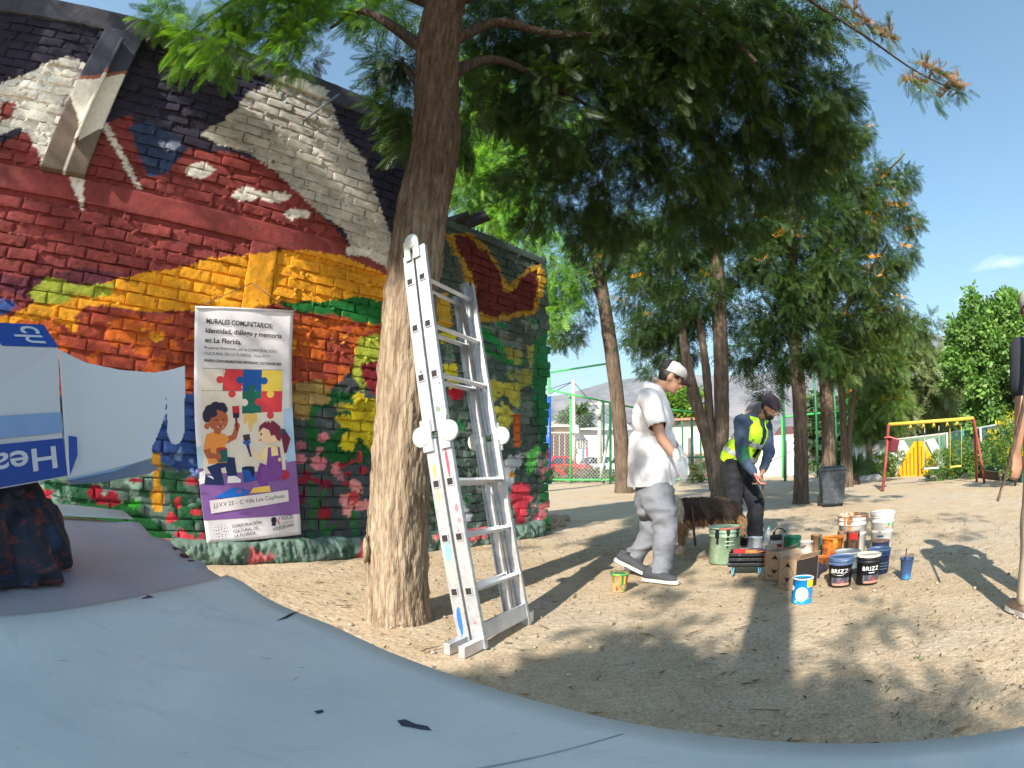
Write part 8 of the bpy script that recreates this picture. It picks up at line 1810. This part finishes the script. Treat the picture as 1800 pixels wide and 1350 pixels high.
mb = MB(); mb.add([pB + s * nr * .03 + Vector((0, 0, z)) for s in (-1, 1) for z in (0, h0)] + [pC + s * nr * .03 + Vector((0, 0, z)) for s in (-1, 1) for z in (0, h1)], [(0, 1, 5, 4), (2, 6, 7, 3), (1, 3, 7, 5), (0, 4, 6, 2), (0, 2, 3, 1), (4, 5, 7, 6)]); mb.build('net', shade_net, gf)
for k in range(6):
    f = k / 5; p = pB * (1 - f) + pC * f + nr * .07; mb = MB(); mb.tube([p, p + Vector((0, 0, h0 * (1 - f) + h1 * f + .05))], .04, 8); mb.build('post', mat('teal_post', (.05, .25, .2), .5) if k % 2 else conc, gf)
mb = MB(); mb.tube([pB + Vector((0, 0, h0 + .03)), pC + Vector((0, 0, h1 + .03))], .035, 6); mb.build('top_rail', plastic((190, 200, 190)), gf)
# ---- swings
swing = thing('swing_frame', 'old playground swing frame with red A shaped legs and a yellow top bar', 'swing', (0, 0, 0))
red_p = mat('faded_red_paint', (.26, .05, .035), .6, var=.25, vscale=10); yel_p = mat('yellow_paint', (.55, .42, .06), .6, var=.15)
L0 = G(1551, 864); L1 = G(1590, 838); R0 = G(1717, 847); R1 = G(1731, 849); tl = atD(1562, 746, math.hypot(L0.x, L0.y) + .4); trr = atD(1711, 735, math.hypot(R0.x, R0.y) - .2)
tl2 = Vector((L0.x, L0.y, tl.z)) 
for nm, a, b_, m, r in (('leg', L0, tl, red_p, .038), ('leg', R0, trr, red_p, .038), ('leg', R1, trr, red_p, .036), ('leg', L0 * 1.09, tl, red_p, .036), ('top_bar', tl, trr, yel_p, .042)): mb = MB(); mb.tube([a - (Vector((0, 0, .05)) if nm == 'leg' else Vector((0, 0, 0))), b_], r, 10); mb.build(nm, m, swing)
mb = MB(); mb.tube([trr * .88 + tl * .12, trr * .5 + R0 * .5 + Vector((0, 0, .7))], .025, 6); mb.build('brace', red_p, swing)
for f in (.25, .40, .52, .68, .8):
    mb = MB(); p = tl * (1 - f) + trr * f; mb.tube([p + Vector((.0, 0, -.05)), p + Vector((.05, 0, -.14)), p + Vector((-.05, 0, -.14)), p + Vector((0, 0, -.05))], .018, 6); mb.build('hanger', yel_p, swing)
for (x0, x1, y, D) in ((1625, 1650, 828, 14.5), (1670, 1690, 824, 14.3)):
    a, b_ = atD(x0, y, D), atD(x1, y, D); a.z = b_.z = .42; m_ = yel_p if x0 > 1660 else white_p
    mb = MB(); mb.box((a + b_) / 2, ((b_ - a).length, .16, .04), rot=Matrix.Rotation(math.atan2((b_ - a).y, (b_ - a).x), 3, 'Z'), bev=.01); mb.build('seat', m_, swing)
    for e in (a, b_):
        pp = e.copy(); tt = ((e - tl).dot((trr - tl).normalized())); q_ = tl + (trr - tl).normalized() * max(.3, min(tt, (trr - tl).length - .1)); mb = MB(); mb.tube([e, (q_.x * .3 + e.x * .7, q_.y * .3 + e.y * .7, q_.z - .1)], .010, 5); mb.build('chain', yel_p if x0 > 1660 else conc, swing)
t = thing('hanging_bin', 'small red litter bin fixed to the left swing leg', 'litter bin', L0 * .55 + tl * .45 + Vector((.25, 0, .35))); mb = MB(); mb.box((0, 0, 0), (.22, .2, .30), rot=Matrix.Rotation(.25, 3, 'Y'), taper=1.2, bev=.02); mb.build('body', mat('dark_red_bin', (.12, .02, .03), .5), t); mb = MB(); mb.box((-.04, 0, .17), (.30, .24, .03), rot=Matrix.Rotation(.25, 3, 'Y'), bev=.01); mb.build('lid', mat('pink_bin_lid', (.6, .15, .15), .5), t)
# planting along the fence
def spiky(px, py, D, n, L, label):
    p = flat(vt(px, py, D)); t = thing('spiky_plant', label, 'plant', p); V = []; C = []
    for k in range(n):
        a = rng.uniform(0, 6.28); el = rng.uniform(.1, 1.35); d = np.array([math.cos(a) * math.cos(el), math.sin(a) * math.cos(el), math.sin(el)]); w = np.cross(d, [0, 0, 1.]); w /= np.linalg.norm(w); w *= .022; ll = L * rng.uniform(.7, 1.1); b0 = np.array([0, 0, .25]); m_ = b0 + d * ll * .5; e = b0 + d * ll + np.array([0, 0, -.12 * ll]); V += [b0, m_ + w, e, m_ - w]; C += [tuple(np.array((.05, .10, .05)) * rng.uniform(.6, 1.5))] * 4
    link(bpy.data.objects.new('leaves', np_mesh('leaves', np.array(V), np.arange(len(V)).reshape(-1, 4), col=np.array(C), mats=[LEAF2], smooth=False)), t)['kind'] = 'stuff'
    mb = MB(); mb.tube([(0, 0, -.05), (0, 0, .35)], [.14, .10], 10); mb.build('stem', BARK2, t)
spiky(1505, 815, 17, 220, .95, 'dark spiky leaved plant at the foot of the thin tree')
Y = (.80, .62, .03)
shrub('shrub', 'yellow flowering bush in the planter beside the right edge', 1785, 815, 12, (.75, .6, .62), 120, G1, zc=.85, fl=(70, .12, Y), L=(.10, .18))
shrub('shrub', 'low bush with yellow flowers by the swing seats', 1658, 815, 16.5, (.9, .5, .45), 70, G1, zc=.4, fl=(22, .09, Y), L=(.1, .2))
shrub('shrub', 'leafy green bush below the mesh fence', 1700, 812, 17.5, (1.6, .6, .6), 120, G1, zc=.5, L=(.14, .24))
shrub('shrub', 'dense green bush behind the right swing legs', 1740, 812, 16.2, (1.2, .5, .55), 90, G1, zc=.5, L=(.14, .24))
shrub('shrub', 'bush with reddish twigs in front of the painted bell', 1598, 815, 20.5, (.9, .5, .6), 50, G2, zc=.5, L=(.14, .22))
shrub('shrub', 'small pale bush at the left end of the painted bell', 1575, 815, 20.5, (.5, .4, .6), 30, G2, zc=.55, L=(.14, .22))
shrub('shrub', 'low green bush between the spiky plant and the painted leaves', 1545, 815, 20, (1.1, .5, .5), 60, G1, zc=.4, L=(.14, .24))
kb = mat('stone_edging', (.50, .47, .42), .9, var=.15, vscale=4, bump=.3)
def kerb(name, label, pts, h=.14, w=.18, m=kb):
    mb = MB(); 
    P = [G(*p) for p in pts]
    for a, b_ in zip(P, P[1:]): c = (a + b_) / 2; mb.box((c.x, c.y, h / 2 - .02), ((b_ - a).length + .02, w, h), rot=Matrix.Rotation(math.atan2((b_ - a).y, (b_ - a).x), 3, 'Z'), bev=.015)
    tag(mb.build(name, m), label, 'edging')
kerb('edging', 'low pale stone edging in front of the planting', [(1630, 841), (1680, 839), (1730, 836)])
pl = thing('planter', 'low dark green planter edge holding the yellow flowering bush', 'planter', (0, 0, 0))
a, b_ = G(1733, 839), G(1800, 848); c = (a + b_) / 2; mb = MB(); mb.box((c.x, c.y, .16), ((b_ - a).length, .14, .34), rot=Matrix.Rotation(math.atan2((b_ - a).y, (b_ - a).x), 3, 'Z'), bev=.01); mb.build('front_board', mat('dark_green_board', (.04, .10, .07), .7, var=.2), pl)
mb = MB(); mb.box((c.x + .7, c.y + .6, .10), (2.2, .9, .2), rot=Matrix.Rotation(math.atan2((b_ - a).y, (b_ - a).x), 3, 'Z')); mb.build('soil', mat('soil', (.08, .06, .04), 1.0, bump=.5), pl)
# stones round the spiky plant
stn = mat('grey_stone', (.40, .38, .35), .9, var=.15, bump=.4, bscale=20)
for k, x in enumerate((1520, 1527, 1533, 1540)):
    p = flat(vt(x, 815, 18.5), .06); o_ = blob('stone', [('e', (0, 0, 0), (.20, .15, .13), None)], stn, None, .04, 2, wrinkle=.03, wsc=6, seed=k); o_.location = p; tag(o_, ('leftmost pale stone, touching the spiky plant', 'second pale stone from the spiky plant', 'third pale stone from the spiky plant', 'outermost pale stone in the row by the spiky plant')[k], 'stone', 'row of stones beside the spiky plant')
# rubble by the wall's broken end
for k, (x, y, r_) in enumerate(((975, 915, .10), (990, 912, .07), (968, 925, .06), (985, 922, .05))):
    p = G(x, y, r_ * .6); o_ = blob('rubble_stone', [('e', (0, 0, 0), (r_ * 1.2, r_, r_ * .8), None)], mat('rubble', (.30, .22, .16), .95, var=.3, bump=.5), None, .02, 2, wrinkle=.03, wsc=9, seed=k); o_.location = p; tag(o_, ('largest lump of rubble at the broken wall end', 'lump of rubble farthest from the wall end', 'small lump of rubble nearest the camera at the wall end', 'smallest lump of rubble at the wall end')[k], 'rubble', 'lumps of masonry by the wall end')
# a line of low dense trees far off to close the view
bk = np.array([(.05, .09, .035), (.07, .12, .045), (.04, .07, .03)])
def treeline(name, x0, x1, D, ytop, n, seed=0, gr=bk):
    V = []; 
    cl_ = []
    for k in range(n):
        x = x0 + (x1 - x0) * (k + .5) / n; h = atD(x, ytop + random.uniform(-8, 8), D).z; p = flat(vt(x, 815, D + random.uniform(-2, 2))); cl_.append(((p.x, p.y, h * .5), ((x1 - x0) / n * D / F_PX * .9, 1.5, h * .5), 46))
    mb = crown(name, cl_, None, BROAD, LEAF2, (.9, 1.5), 5, greens=gr, bright=.6); return mb
treeline('distant_trees', 1090, 1200, 60, 795, 6); COL.objects['distant_trees'].name = 'far_treeline'
treeline('distant_trees', 1480, 1900, 34, 735, 14)
treeline('distant_trees', 1440, 1530, 30, 700, 4)
# ================================================================== HAZE
hz = bpy.data.materials.new('haze_air'); hz.use_nodes = True; n = hz.node_tree.nodes; l = hz.node_tree.links
n.remove(n['Principled BSDF']); pv = n.new('ShaderNodeVolumePrincipled'); pv.inputs['Color'].default_value = (.86, .92, 1.0, 1); pv.inputs['Density'].default_value = HAZE; pv.inputs['Anisotropy'].default_value = .3
l.new(pv.outputs[0], n['Material Output'].inputs['Volume'])
mb = MB(); mb.box((0, 0, 279), (7200, 7200, 562)); o = mb.build('haze', hz); o['kind'] = 'stuff'
